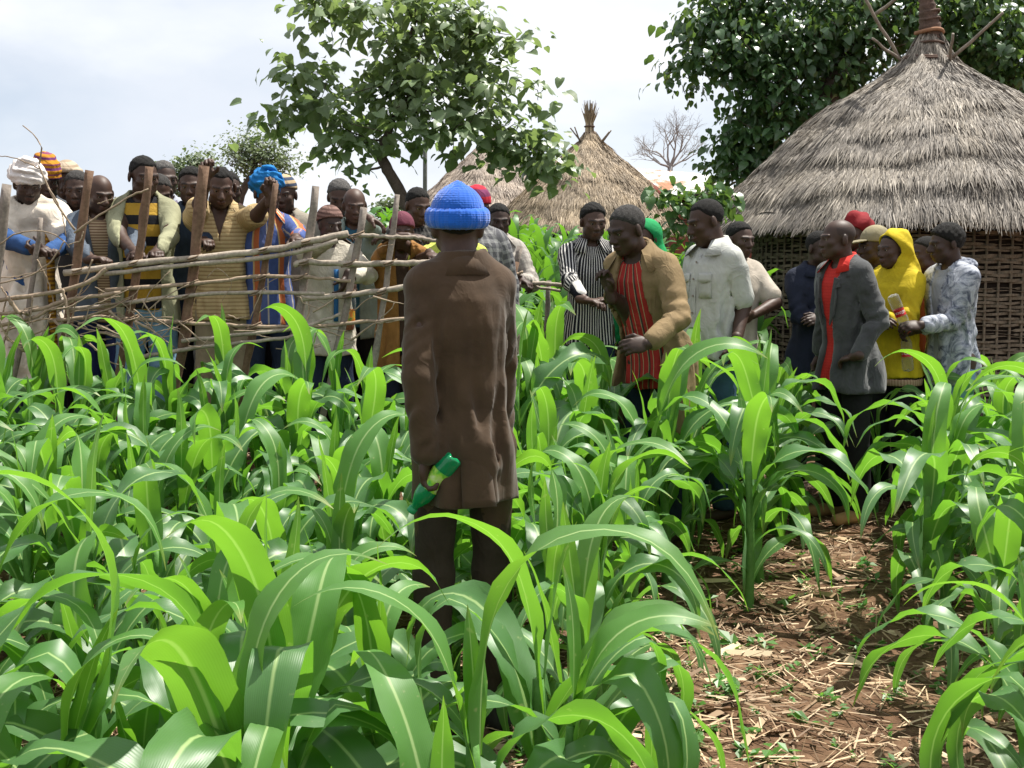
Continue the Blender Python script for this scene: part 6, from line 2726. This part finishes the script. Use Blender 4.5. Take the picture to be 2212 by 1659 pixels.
def tie_dye():
    p = Person('person in grey blue tie-dyed hoodie holding two empty bottles by the hut', (2042, 486), 7.25, -68, Pose(lean=2, yaw=-16, pitch=8), hair=dict(BLACK, t=0.022, noise=0.004, line=0.060), hands={
        'L': dict(T=(1992, 702, 7.0), E=(2085, 680, 7.16), hd=(-1, -0.1, -0.05), pn=(0.1, 0.6, -0.7), curl=48),
        'R': dict(T=(1985, 712, 7.16), hint=(0.6, 0.6, -0.6), hd=(-1, 0.0, -0.2), pn=(0, -0.6, -0.6), curl=55)}, res=0.010, hres=0.0055)
    T = fabric([(0.045, 0.055, 0.085), (0.24, 0.26, 0.31), (0.46, 0.48, 0.53)], 'tiedye')
    s = p.top('hoodie', T, infl=0.028, hem=0.79, hem_w=0.0, amp=0.007, sl=0.022, cuff=0.03,
              opening=[(0.7, 0.012, 0), (1.2, 0.018, 0), (1.36, 0.045, 0), (1.46, 0.055, 0)])
    h = p.headwear('lowered_hood', [(Ell(p.P.up((0, 0.085, 1.445)), (0.105, 0.062, 0.055), p.P.R), 0), (Cone(p.P.up((-0.09, 0.03, 1.455)), p.P.up((-0.06, -0.05, 1.43)), 0.03, 0.02), 0.02), (Cone(p.P.up((0.09, 0.03, 1.455)), p.P.up((0.06, -0.05, 1.43)), 0.03, 0.02), 0.02)], T,
                   res=0.009, disp=lambda x, y, z: 0.004 * np.sin(60 * x + 40 * z))
    h.parent = s
    p.top('undershirt', fabric([(0.10, 0.10, 0.12)]), infl=0.010, hem=0.85, sleeve='none', amp=0.0)
    p.top('waistband', fabric([(0.30, 0.32, 0.36)]), infl=0.020, hem=0.755, hem_w=0.005, sleeve='none', amp=0.002)
    p.trousers(JEANS_L)
    return p


P_TIE = tie_dye()


# ---- the crowd at the fence, from the photo's left
def white_turban():
    p = Person('person in white turban and cream shawl with gold border, hands together', (60, 356), 6.95, 14, Pose(lean=3, yaw=16, pitch=20), hands={
        'R': dict(T=(70, 536, 6.66), hint=(-1, 0.2, -0.4), hd=(0.95, -0.25, -0.05), pn=(0, 0.3, -1), curl=40),
        'L': dict(T=(104, 546, 6.66), hint=(1, 0.2, -0.4), hd=(-0.9, -0.25, 0.1), pn=(0, 0.6, 0.7), curl=55)}, beard=0.7, res=0.011, hres=0.0055)
    B = fabric([(0.028, 0.075, 0.20)], bump=0.4)
    p.top('shirt', B, infl=0.016, hem=0.80, amp=0.005, sl=0.018)
    SH = fabric([(0.62, 0.55, 0.46)], bump=0.45)
    P = p.P
    ex = [(Cone(P.up((-0.15, -0.02, 1.40)), P.up((0.16, -0.02, 1.39)), 0.085, 0.085), 0.05), (Cone(P.J['shL'], P.J['shL'] + (P.J['elL'] - P.J['shL']) * 0.85, 0.082, 0.085), 0.04),
          (Cone(P.J['shR'], P.J['shR'] + (P.J['elR'] - P.J['shR']) * 0.70, 0.080, 0.082), 0.04), (Cone((-0.02, -0.10, 0.85), (-0.03, -0.085, 0.38), 0.12, 0.10), 0.05),
          (Cone(P.up((-0.11, -0.09, 1.36)), P.up((0.10, -0.10, 1.40)), 0.045, 0.045), 0.03)]
    sh = p.top('shawl', SH, infl=0.030, hem=0.40, hem_w=0.0, sleeve='none', amp=0.015, extra=ex, fz=14, neck=0.02)
    GOLD = fabric([((0.52, 0.27, 0.03), 0), ((0.22, 0.10, 0.02), 0.5)], 'hstripe', 40)
    rw = np.array(rows_off(BODY_ROWS, 0.034))
    m = MB()
    V, F = [], []
    for i, z in enumerate(np.linspace(1.40, 0.55, 18)):
        w, d, yc = [np.interp(max(z, .9), rw[:, 0], rw[:, k]) for k in (1, 2, 3)]
        for x in (0.10, 0.118, 0.136):
            q = min(0.97, x / w)
            V.append(P.up((x, yc - d * (1 - q ** 2.3) ** (1 / 2.3) - 0.006 + 0.006 * math.sin(z * 30), z)))
    for i in range(17):
        for k in range(2):
            F.append((i * 3 + k, i * 3 + k + 1, i * 3 + k + 4, i * 3 + k + 3))
    m.add(np.array(V), np.array(F))
    o = m.build('gold_border', GOLD, sh)
    attr_v(o.data, 'gu', np.array([(v[0], v[2], 0) for v in V]))
    md = o.modifiers.new('thickness', 'SOLIDIFY')
    md.thickness = 0.008
    p.turban(fabric([(0.66, 0.61, 0.58)], bump=0.5), 3, 0.029, 0.024, name='turban', line=0.034)
    p.trousers(DKJEANS)


white_turban()


def knit_orange():
    p = Person('person in orange and purple knit hat and grey jacket', (98, 352), 7.5, 22, Pose(yaw=12, pitch=14), beard=0.5)
    j = p.top('jacket', fabric([(0.075, 0.085, 0.10)], bump=0.4), infl=0.03, hem=0.74, hem_w=0.03, amp=0.006, opening=[(0.6, 0.05), (1.1, 0.02), (1.40, 0.07), (1.47, 0.05)])
    p.top('shirt', fabric([(0.10, 0.09, 0.09)]), infl=0.014, hem=0.86, sleeve='none', amp=0)
    K = fabric([((0.42, 0.19, 0.012), 0.0), ((0.14, 0.035, 0.13), 0.36), ((0.40, 0.17, 0.012), 0.60), ((0.20, 0.05, 0.10), 0.85)], 'hstripe', 17)
    p.skullcap(K, line=0.022, t=0.024, h=0.03, disp=lambda x, y, z: 0.004 * np.sin(90 * x) * np.sin(95 * y) + 0.003 * np.sin(140 * z), pom=True, name='knit_hat', tilt=-0.12)
    p.trousers(BLACKC)


knit_orange()


def beige_cap():
    p = Person('person in wrapped beige cap peering over the knit hat', (142, 352), 7.85, 5, Pose(yaw=-2, pitch=12), beard=0.4)
    p.top('jacket', fabric([(0.035, 0.036, 0.04)]), infl=0.03, hem=0.78, amp=0.005)
    p.skullcap(fabric([((0.42, 0.34, 0.25), 0.0), ((0.30, 0.23, 0.16), 0.6)], 'hstripe', 30), line=0.052, t=0.016, h=0.0, name='cap', brim=0.016, tilt=-0.2)
    p.trousers(BLACKC)


beige_cap()


def dark_left():
    p = Person('person in dark jacket looking out between the knit hat and the bald head', (164, 370), 7.45, 6, Pose(yaw=2, pitch=14), hair={'mat': M_HAIRS, 't': 0.008}, beard=0.5)
    p.top('jacket', fabric([(0.022, 0.022, 0.024)]), infl=0.03, hem=0.78, amp=0.005)
    p.trousers(BLACKC)


dark_left()


def bald_denim():
    p = Person('person with bald head in faded denim jacket over a thin striped shirt', (218, 379), 6.95, 16, Pose(lean=6, yaw=22, pitch=18), bald=True, beard=0.6, hands={
        'R': dict(T=(206, 572, 6.56), hint=(-1, 0.5, -0.4), hd=(0.95, -0.35, 0.05), pn=(0.1, -0.1, -1), curl=52),
        'L': dict(T=(292, 568, 6.56), hint=(1, 0.5, -0.5), hd=(0.6, -0.7, 0.0), pn=(0, -0.1, -1), curl=60)}, res=0.011, hres=0.0055)
    s = p.top('shirt', fabric([((0.40, 0.30, 0.19), 0.0), ((0.17, 0.10, 0.06), 0.55)], 'hstripe', 62), infl=0.014, hem=0.80, sleeve='none', amp=0.004)
    DJ = fabric([(0.085, 0.105, 0.135)], bump=0.45)
    j = p.top('denim_jacket', DJ, infl=0.032, hem=0.80, hem_w=0.02, amp=0.008, sl=0.022, cuff=0.04, opening=[(0.6, 0.045, 0.02), (1.0, 0.035, 0.02), (1.2, 0.036, 0.01), (1.38, 0.055, 0), (1.47, 0.055, 0)])
    p.collar(DJ, parent=j, r=0.078, h=0.06, gap=0.09)
    p.trousers(fabric([(0.014, 0.022, 0.075)]))


bald_denim()


def yellow_stripes():
    p = Person('person in yellow and black striped sweater under an open khaki jacket', (312, 339), 7.0, 14, Pose(lean=2, yaw=24, pitch=14), hair={'mat': M_HAIR, 't': 0.009, 'line': 0.074, 'recede': 0.015}, hands={
        'L': dict(T=(330, 566, 6.56), hint=(1, 0.5, -0.6), hd=(0.35, -0.9, 0), pn=(0, -0.1, -1), curl=62),
        'R': dict(T=(300, 560, 6.60), hint=(-1, 0.5, -0.6), hd=(0.4, -0.9, 0), pn=(0, -0.1, -1), curl=62)}, res=0.011, hres=0.0055)
    Y = fabric([((0.013, 0.013, 0.016), 0.0), ((0.40, 0.24, 0.03), 0.44)], 'hstripe', 8.4)
    p.top('sweater', Y, infl=0.020, hem=0.83, sleeve='none', amp=0.005)
    K = fabric([(0.27, 0.27, 0.17)], bump=0.4)
    p.top('khaki_jacket', K, infl=0.034, hem=0.74, hem_w=0.03, amp=0.007, sl=0.008, cuff=0.03, opening=[(0.6, 0.10, -0.01), (1.0, 0.10, -0.01), (1.3, 0.10, -0.01), (1.47, 0.08, 0)])
    p.trousers(JEANS_L, w=0.006)


yellow_stripes()


def blue_shirt_low():
    p = Person('person in pale blue shirt just behind the khaki jacket, face lowered', (345, 379), 7.35, 16, Pose(yaw=14, pitch=24), hair={'mat': M_HAIRS, 't': 0.007}, beard=0.3)
    s = p.top('shirt', fabric([(0.30, 0.40, 0.50)]), infl=0.022, hem=0.82, amp=0.006)
    p.trousers(BLACKC)


blue_shirt_low()


def scarf_grey():
    p = Person('person with grey hair and mauve scarf behind the striped sweater', (354, 348), 7.8, 20, Pose(yaw=14, pitch=8), hair={'mat': M_HAIRG, 't': 0.007})
    s = p.top('shirt', fabric([(0.38, 0.40, 0.46)]), infl=0.024, hem=0.82, amp=0.005)
    p.collar(fabric([(0.13, 0.11, 0.16)]), name='scarf', r=0.088, h=0.09, gap=0.02, z0=1.39, flare=0.5)
    p.trousers(BLACKC)


scarf_grey()


def dark_blue_man():
    p = Person('person with short black hair in dark blue jacket, one hand on the top rail', (412, 362), 7.30, 4, Pose(yaw=2, pitch=10), hair={'mat': M_HAIR, 't': 0.013}, beard=0.6, hands={
        'L': dict(T=(418, 553, 6.58), hint=(0.3, 0.5, -1), hd=(0.5, -0.8, -0.1), pn=(0, -0.1, -1), curl=65)})
    p.top('jacket', fabric([(0.030, 0.045, 0.075)]), infl=0.03, hem=0.78, amp=0.006)
    p.trousers(BLACKC)


dark_blue_man()


def polo():
    p = Person('person in tan striped polo gripping two stakes with raised hands', (476, 364), 6.95, 8, Pose(lean=3, yaw=10, pitch=22), hair={'mat': M_HAIR, 't': 0.008, 'line': 0.082, 'recede': 0.02}, beard=0.3, hands={
        'R': dict(T=(446, 385, 6.60), E=(424, 474, 6.72), hd=(0.1, -0.25, 1.0), pn=(0.45, -0.9, -0.1), curl=70),
        'L': dict(T=(592, 418, 6.56), E=(558, 500, 6.66), hd=(0.1, -0.2, 1.0), pn=(0.4, -0.9, -0.1), curl=70)}, arms_bare=True, res=0.011, hres=0.0055)
    T = fabric([((0.50, 0.38, 0.20), 0.0), ((0.33, 0.23, 0.11), 0.62)], 'hstripe', 44)
    s = p.top('polo_shirt', T, infl=0.024, hem=0.80, hem_w=0.02, sleeve='short', sl=0.024, amp=0.008, vneck=[(1.25, 0.0), (1.30, 0.004), (1.44, 0.045), (1.5, 0.05)])
    p.collar(fabric([(0.45, 0.35, 0.21)]), parent=s, r=0.073, h=0.05, gap=0.09)
    p.trousers(fabric([(0.28, 0.23, 0.15)]))


polo()


def maroon():
    p = Person('person in dark maroon jacket over green, hand on the rail behind the polo', (494, 371), 7.55, 12, Pose(yaw=16, pitch=10), hair=SHORT, hands={
        'L': dict(T=(576, 532, 6.62), hint=(0.6, 0.4, -1), hd=(0.8, -0.6, -0.1), pn=(0, -0.1, -1), curl=60)})
    p.top('sweater', fabric([(0.05, 0.11, 0.07)]), infl=0.016, hem=0.82, sleeve='none', amp=0.003)
    p.top('jacket', fabric([(0.055, 0.024, 0.026)]), infl=0.034, hem=0.74, hem_w=0.02, amp=0.006, sl=0.02, opening=[(0.6, 0.07), (1.2, 0.06), (1.47, 0.05)])
    p.trousers(BROWNT)


maroon()


def blue_turban():
    p = Person('person in bright blue turban and blue shirt with orange panels', (577, 378), 7.1, 18, Pose(yaw=22, pitch=8), beard=0.4, hands={
        'L': dict(T=(642, 522, 6.60), hint=(1, 0.4, -0.6), hd=(0.3, -0.9, -0.1), pn=(0, -0.1, -1), curl=65)}, res=0.011, hres=0.0055)
    B = fabric([((0.06, 0.095, 0.26), 0.0), ((0.45, 0.32, 0.15), 0.40), ((0.42, 0.12, 0.045), 0.46), ((0.09, 0.12, 0.27), 0.66), ((0.45, 0.40, 0.36), 0.93)], 'vstripe', 5.2)
    s = p.top('shirt', B, infl=0.024, hem=0.78, hem_w=0.015, amp=0.006, cuff=0.08)
    p.collar(fabric([((0.50, 0.40, 0.30), 0), ((0.50, 0.13, 0.04), 0.5)], 'vstripe', 20), parent=s, r=0.074, h=0.055, gap=0.07)
    p.turban(fabric([(0.012, 0.15, 0.40)], bump=0.4), 8, 0.026, 0.022, tail=False, name='turban', line=0.045)
    p.trousers(DKJEANS)


blue_turban()


def striped_cap():
    p = Person('person in striped knit cap and pale grey jacket behind the blue turban', (613, 384), 7.6, 0, Pose(yaw=-4, pitch=8), beard=0.3)
    j = p.top('jacket', fabric([(0.30, 0.27, 0.22)]), infl=0.034, hem=0.74, hem_w=0.02, amp=0.006, opening=[(0.6, 0.05), (1.1, 0.03), (1.4, 0.06), (1.47, 0.05)])
    p.top('shirt', fabric([(0.10, 0.06, 0.05)]), infl=0.014, hem=0.85, sleeve='none', amp=0)
    p.skullcap(fabric([((0.40, 0.30, 0.18), 0.0), ((0.035, 0.05, 0.085), 0.5)], 'hstripe', 26), line=0.045, t=0.014, h=0.004, name='knit_cap', tilt=-0.2)
    p.trousers(BLACKC)


striped_cap()


def grey_hair_teal():
    p = Person('person with grey curly hair and teal cloth on the shoulder, face lowered', (733, 391), 7.65, 4, Pose(yaw=4, pitch=24), hair={'mat': M_HAIRG, 't': 0.014, 'noise': 0.004}, beard=0.3)
    p.top('shirt', fabric([((0.03, 0.13, 0.17), 0), ((0.14, 0.30, 0.32), 0.7)], 'vstripe', 24), infl=0.028, hem=0.75, hem_w=0.02, amp=0.007)
    p.trousers(BLACKC)


grey_hair_teal()


def white_sweater():
    p = Person('small person in brown ribbed cap and cream sweater leaning on the rail', (714, 450), 6.95, 16, Pose(lean=8, yaw=18, pitch=10), hlim=(1.2, 1.7), hands={
        'R': dict(T=(735, 505, 6.55), hint=(-1, -0.1, -0.5), hd=(0.95, 0.0, 0.05), pn=(0, 0, -1), curl=30),
        'L': dict(T=(748, 600, 6.70), hint=(1, 0.3, -0.3), hd=(-0.3, -0.3, -0.9), pn=(-1, 0, 0), curl=35)}, res=0.011, hres=0.0055, hair={'mat': M_HAIR, 't': 0.012})
    W = fabric([(0.52, 0.48, 0.40)], bump=0.5)
    s = p.top('sweater', W, infl=0.032, hem=0.70, hem_w=0.03, amp=0.010, sl=0.022, cuff=0.10)
    ST = fabric([(0.03, 0.13, 0.32)])
    m = MB()
    rw = np.array(rows_off(BODY_ROWS, 0.033))
    V, F = [], []
    for z in np.linspace(1.30, 0.95, 8):
        w, d, yc = [np.interp(z, rw[:, 0], rw[:, k]) for k in (1, 2, 3)]
        for x in (0.02, 0.05):
            V.append(p.P.up((x, yc - d * (1 - (x / w) ** 2.3) ** (1 / 2.3) - 0.006, z)))
    for i in range(7):
        F.append((2 * i, 2 * i + 1, 2 * i + 3, 2 * i + 2))
    m.add(np.array(V), np.array(F))
    o = m.build('blue_stripe', ST, s)
    md = o.modifiers.new('thickness', 'SOLIDIFY')
    md.thickness = 0.008
    p.skullcap(fabric([((0.10, 0.055, 0.045), 0), ((0.20, 0.12, 0.10), 0.5)], 'hstripe', 40), line=0.040, t=0.017, h=0.002, name='ribbed_cap', tilt=-0.35, disp=lambda x, y, z: 0.002 * np.sin(np.arctan2(x, y) * 30))
    p.trousers(DKJEANS)


white_sweater()


def bald_green():
    p = Person('person with shaved head in grey green jacket resting a wrist on a stake', (766, 407), 7.35, 6, Pose(yaw=8, pitch=14), bald=True, hands={
        'L': dict(T=(780, 437, 6.60), E=(725, 470, 6.95), hd=(0.85, -0.2, -0.45), pn=(-0.4, -0.2, -0.9), curl=30),
        'R': dict(T=(770, 632, 6.92), hint=(-0.6, 0.4, -0.6), hd=(0.05, -0.25, -0.97), pn=(0.3, -0.8, 0.1), curl=55)})
    j = p.top('jacket', fabric([(0.20, 0.25, 0.22)], bump=0.4), infl=0.034, hem=0.72, hem_w=0.02, amp=0.008, sl=0.02, opening=[(0.6, 0.03), (1.2, 0.03), (1.4, 0.06), (1.47, 0.05)])
    p.top('shirt', fabric([(0.03, 0.10, 0.15)]), infl=0.016, hem=0.80, sleeve='none', amp=0.002)
    p.trousers(BLACKC)
    return p


P_GREEN = bald_green()


def maroon_cap():
    p = Person('small person in maroon knit cap and tan jacket with chin on folded arms', (868, 466), 6.92, 6, Pose(lean=8, yaw=2, pitch=4), hlim=(1.2, 1.75), hands={
        'R': dict(T=(880, 508, 6.56), hint=(-1, 0.0, -0.4), hd=(0.95, 0.05, 0), pn=(0, 0.2, -1), curl=30),
        'L': dict(T=(850, 512, 6.58), hint=(1, 0.0, -0.4), hd=(-0.95, 0.05, 0), pn=(0, 0.2, -1), curl=30)}, res=0.011)
    TJ = fabric([(0.26, 0.125, 0.035)], bump=0.45)
    p.top('jacket', TJ, infl=0.034, hem=0.66, hem_w=0.03, amp=0.009, sl=0.022, opening=[(0.5, 0.02), (1.0, 0.02), (1.2, 0.03), (1.47, 0.05)])
    p.top('shirt', fabric([(0.06, 0.035, 0.025)]), infl=0.016, hem=0.80, sleeve='none', amp=0.002)
    p.skullcap(fabric([(0.13, 0.035, 0.055)]), line=0.034, t=0.017, h=0.008, name='knit_cap', tilt=-0.25)
    p.trousers(NAVY)


maroon_cap()


def plaid_black():
    p = Person('person with cropped hair in black checked shirt looking down behind the stake', (906, 407), 7.5, 16, Pose(yaw=14, pitch=18), hair={'mat': M_HAIR, 't': 0.006})
    p.top('shirt', fabric([(0.012, 0.012, 0.013), (0.10, 0.095, 0.09)], 'plaid', 22), infl=0.024, hem=0.80, amp=0.005)
    p.trousers(BLACKC)


plaid_black()


def lime():
    p = Person('person in lime shirt mostly hidden behind the brown jacket', (978, 446), 6.92, 0, Pose(lean=6, yaw=0, pitch=20), hair=SHORT, arms_bare=True, hlim=(1.2, 1.86), hands={
        'R': dict(T=(930, 548, 6.58), hint=(-1, 0.1, -0.6), hd=(0.3, -0.9, -0.2), pn=(0, 0, -1), curl=50)})
    p.top('shirt', fabric([(0.48, 0.55, 0.10)]), infl=0.026, hem=0.80, sleeve='short', sl=0.022, amp=0.006)
    p.trousers(BLACKC)


lime()


def red_hat():
    p = Person('person in crimson and purple knit cap peeking past the blue hat', (1032, 412), 7.65, 8, Pose(yaw=10, pitch=10))
    p.top('jacket', fabric([(0.10, 0.10, 0.11), (0.3, 0.3, 0.3)], 'plaid', 18), infl=0.026, hem=0.8, amp=0.005)
    p.skullcap(fabric([((0.16, 0.03, 0.09), 0.0), ((0.42, 0.02, 0.04), 0.5)], 'hstripe', 12), line=0.03, t=0.018, h=0.012, name='knit_cap', tilt=-0.2, disp=lambda x, y, z: 0.002 * np.sin(100 * x) * np.sin(100 * y))
    p.trousers(BLACKC)


red_hat()


def pale_shirt():
    p = Person('person in open light grey shirt over white vest with a hand on the far rail', (1078, 441), 8.15, 14, Pose(lean=3, yaw=-4, pitch=12), hair={'mat': M_HAIR, 't': 0.009, 'line': 0.082}, hands={
        'L': dict(T=(1126, 602, 7.92), hint=(0.6, 0.4, -0.7), hd=(0.6, -0.6, -0.4), pn=(0, -0.2, -1), curl=55)})
    p.top('vest', fabric([(0.50, 0.50, 0.48)]), infl=0.014, hem=0.82, sleeve='none', amp=0.003)
    s = p.top('shirt', fabric([(0.40, 0.37, 0.33), (0.28, 0.25, 0.23)], 'plaid', 26), infl=0.028, hem=0.78, amp=0.006, opening=[(0.6, 0.04), (1.2, 0.04), (1.47, 0.06)])
    p.collar(fabric([(0.38, 0.35, 0.31)]), parent=s, gap=0.09)
    p.trousers(fabric([(0.16, 0.14, 0.11)]))


pale_shirt()
# ================================================================== bottles
def lathe(m, prof, n=24, c=None, petal=0.0):
    a = np.arange(n) * 2 * PI / n
    V = []
    for r, z in prof:
        rr = r * (1 + (petal * np.cos(5 * a) if z < 0.02 else 0))
        V.append(np.stack([rr * np.cos(a), rr * np.sin(a), np.full(n, z) - (petal * 0.02 * (np.cos(5 * a) - 1) * (z < 0.004) * -1)], -1))
    V = np.concatenate(V)
    i = np.arange(len(prof) - 1)[:, None] * n
    j = np.arange(n)[None, :]
    F = np.stack([i + j, i + (j + 1) % n, i + n + (j + 1) % n, i + n + j], -1).reshape(-1, 4)
    m.add(V, F, c)


def mat_plastic(name, col, rough=0.08, trans=0.85):
    """thin clear plastic: mostly see-through, shiny"""
    t = NT(name)
    t.base(tuple(x * 0.45 for x in col), rough, 0.7)
    tr = t.new('ShaderNodeBsdfTransparent')
    tr.inputs['Color'].default_value = (*col, 1)
    lw = t.new('ShaderNodeLayerWeight')
    lw.inputs['Blend'].default_value = 0.35
    ms = t.new('ShaderNodeMixShader')
    t.ln(t.math('MULTIPLY_ADD', t.math('POWER', lw.outputs['Facing'], 2.0), 0.75, 1 - trans), ms.inputs[0])
    t.ln(tr.outputs[0], ms.inputs[1])
    t.ln(t.b.outputs[0], ms.inputs[2])
    t.ln(ms.outputs[0], t.out.inputs['Surface'])
    return t.m


PET = [(0.0, 0.010), (0.014, 0.004), (0.024, 0.000), (0.031, 0.006), (0.0335, 0.022), (0.0335, 0.060), (0.0315, 0.085), (0.029, 0.105), (0.0315, 0.128), (0.033, 0.150), (0.030, 0.172), (0.022, 0.192), (0.0135, 0.208), (0.0125, 0.214), (0.0125, 0.226)]


def bottle(label, base, axis, plastic, lab_mat, capm, lab=(0.085, 0.128), text=None, drink=None, scale=1.0, roll=0.0, cap=True, name='bottle'):
    root = empty(name, tuple(base), 0, scale)
    ax = Vector(axis).normalized()
    root.rotation_mode = 'QUATERNION'
    root.rotation_quaternion = ax.to_track_quat('Z', 'Y') @ Matrix.Rotation(roll, 3, 'Z').to_quaternion()
    tag(root, label, 'bottle')
    m = MB()
    lathe(m, PET, 30, petal=0.10)
    m.build('shell', plastic, root)
    m = MB()
    pr = np.array(PET)
    zs = np.linspace(lab[0], lab[1], 6)
    # radius at z (outer profile)
    o = pr[3:]
    lathe(m, [(float(np.interp(z, o[:, 1], o[:, 0])) + 0.0008, z) for z in zs], 30)
    lb = m.build('paper_label', lab_mat, root)
    if cap:
        m = MB()
        lathe(m, [(0.0, 0.236), (0.0145, 0.236), (0.0152, 0.233), (0.0152, 0.217), (0.0, 0.217)][::-1], 20)
        m.build('cap', capm, root)
    if drink:
        m = MB()
        lv, dm = drink
        prof = [(max(0, r - 0.0016), z + 0.001) for r, z in PET if z < lv]
        prof += [(float(np.interp(lv, o[:, 1], o[:, 0])) - 0.0016, lv), (0.0, lv)]
        lathe(m, prof, 24)
        m.build('drink', dm, root)
    if text:
        word, size, mt = text
        for rep in range(2):
            cu = bpy.data.curves.new('lettering', 'FONT')
            cu.body = word
            cu.size = size
            cu.shear = 0.35
            cu.align_x = 'CENTER'
            cu.align_y = 'CENTER'
            cu.resolution_u = 3
            tmp = bpy.data.objects.new('lettering', cu)
            COL.objects.link(tmp)
            dg = bpy.context.evaluated_depsgraph_get()
            me = bpy.data.meshes.new_from_object(tmp.evaluated_get(dg))
            bpy.data.objects.remove(tmp)
            zc = (lab[0] + lab[1]) / 2
            n = len(me.vertices)
            co = np.empty(n * 3, np.float32)
            me.vertices.foreach_get('co', co)
            co = co.reshape(-1, 3)
            a = co[:, 0] / 0.031 + rep * PI
            z = zc + co[:, 1]
            r = np.interp(z, o[:, 1], o[:, 0]) + 0.0016
            me.vertices.foreach_set('co', np.stack([r * np.sin(a), -r * np.cos(a), z], -1).astype(np.float32).ravel())
            me.materials.clear()
            me.materials.append(mt)
            me.name = 'lettering'
            link('lettering', me, None, lb)
    return root


M_CLEAR = mat_plastic('clear_plastic', (0.93, 0.95, 0.95), trans=0.90)
M_GREENP = mat_plastic('green_plastic', (0.02, 0.70, 0.25), trans=0.45)
M_REDLAB = NT('red_label').base((0.50, 0.012, 0.015), 0.4, 0.4)
M_WHITEP = NT('white_print').base((0.8, 0.78, 0.75), 0.5, 0.3)
M_REDCAP = NT('red_cap').base((0.45, 0.015, 0.015), 0.4, 0.4)
M_ORCAP = NT('orange_cap').base((0.75, 0.13, 0.02), 0.35, 0.4)
M_GRCAP = NT('green_cap').base((0.01, 0.25, 0.09), 0.35, 0.4)


def mat_lime_label():
    t = NT('lime_label')
    n = t.noise(t.coord('Object'), 28, 2)
    t.base(t.ramp(n, [(0.40, (0.05, 0.36, 0.04)), (0.52, (0.30, 0.55, 0.04)), (0.66, (0.55, 0.65, 0.30))]), 0.4, 0.4)
    return t.m


def mat_orange_label():
    t = NT('orange_label')
    n = t.noise(t.coord('Object'), 34, 2)
    t.base(t.ramp(n, [(0.40, (0.16, 0.30, 0.06)), (0.50, (0.62, 0.38, 0.06)), (0.62, (0.72, 0.20, 0.02))]), 0.4, 0.4)
    return t.m


M_DRINK = mat_plastic('orange_drink', (0.85, 0.24, 0.02), 0.1, 0.35)


def place_bottles():
    # green one held by the neck, base up, by the man in brown
    p = P_BROWN.P
    W, d, n, c, s_ = p.hand['L']
    grip = P_BROWN.o + P_BROWN.Rz @ (W + d * 0.075 + n * 0.028) * P_BROWN.s
    ax = Vector((-0.60, 0.10, -0.78)).normalized()
    base = Vector(grip) - ax * 0.095
    bottle('green plastic bottle with lime label held base up by the brown jacket', base, ax, M_GREENP, mat_lime_label(), M_GRCAP, lab=(0.060, 0.135), scale=0.95)
    # two clear ones in the hands by the hut
    q = P_TIE
    for nm, tgt, ax, lab in (('L', (1933, 634), (0.42, 0.0, -0.9), 'empty clear bottle with red label held neck down beside the yellow sweater'),
                             ('R', (1977, 748), (-0.10, 0.0, 1.0), 'empty clear bottle with red label hanging below the tie-dyed sleeve')):
        W, d, n, c, s_ = q.P.hand[nm]
        g = Vector(q.o + q.Rz @ (W + d * 0.085 + n * 0.022) * q.s)
        a = Vector(ax).normalized()
        bottle(lab, g - a * 0.212, a, M_CLEAR, M_REDLAB, M_REDCAP, text=('Coca-Cola', 0.026, M_WHITEP), roll=0.4 if nm == 'R' else -0.5)
    # orange drink behind the fence, held by its cap
    W, d, n, c, s_ = P_GREEN.P.hand['R']
    g = Vector(P_GREEN.o + P_GREEN.Rz @ (W + d * 0.10 + n * 0.02) * P_GREEN.s)
    bottle('orange drink bottle with orange cap hanging from a hand behind the fence', g - Vector((0.02, 0, 0.215)), (0.08, 0, 1), M_CLEAR, mat_orange_label(), M_ORCAP, lab=(0.050, 0.112), drink=(0.118, M_DRINK), scale=1.05)


place_bottles()
build_maize()
far_maize()
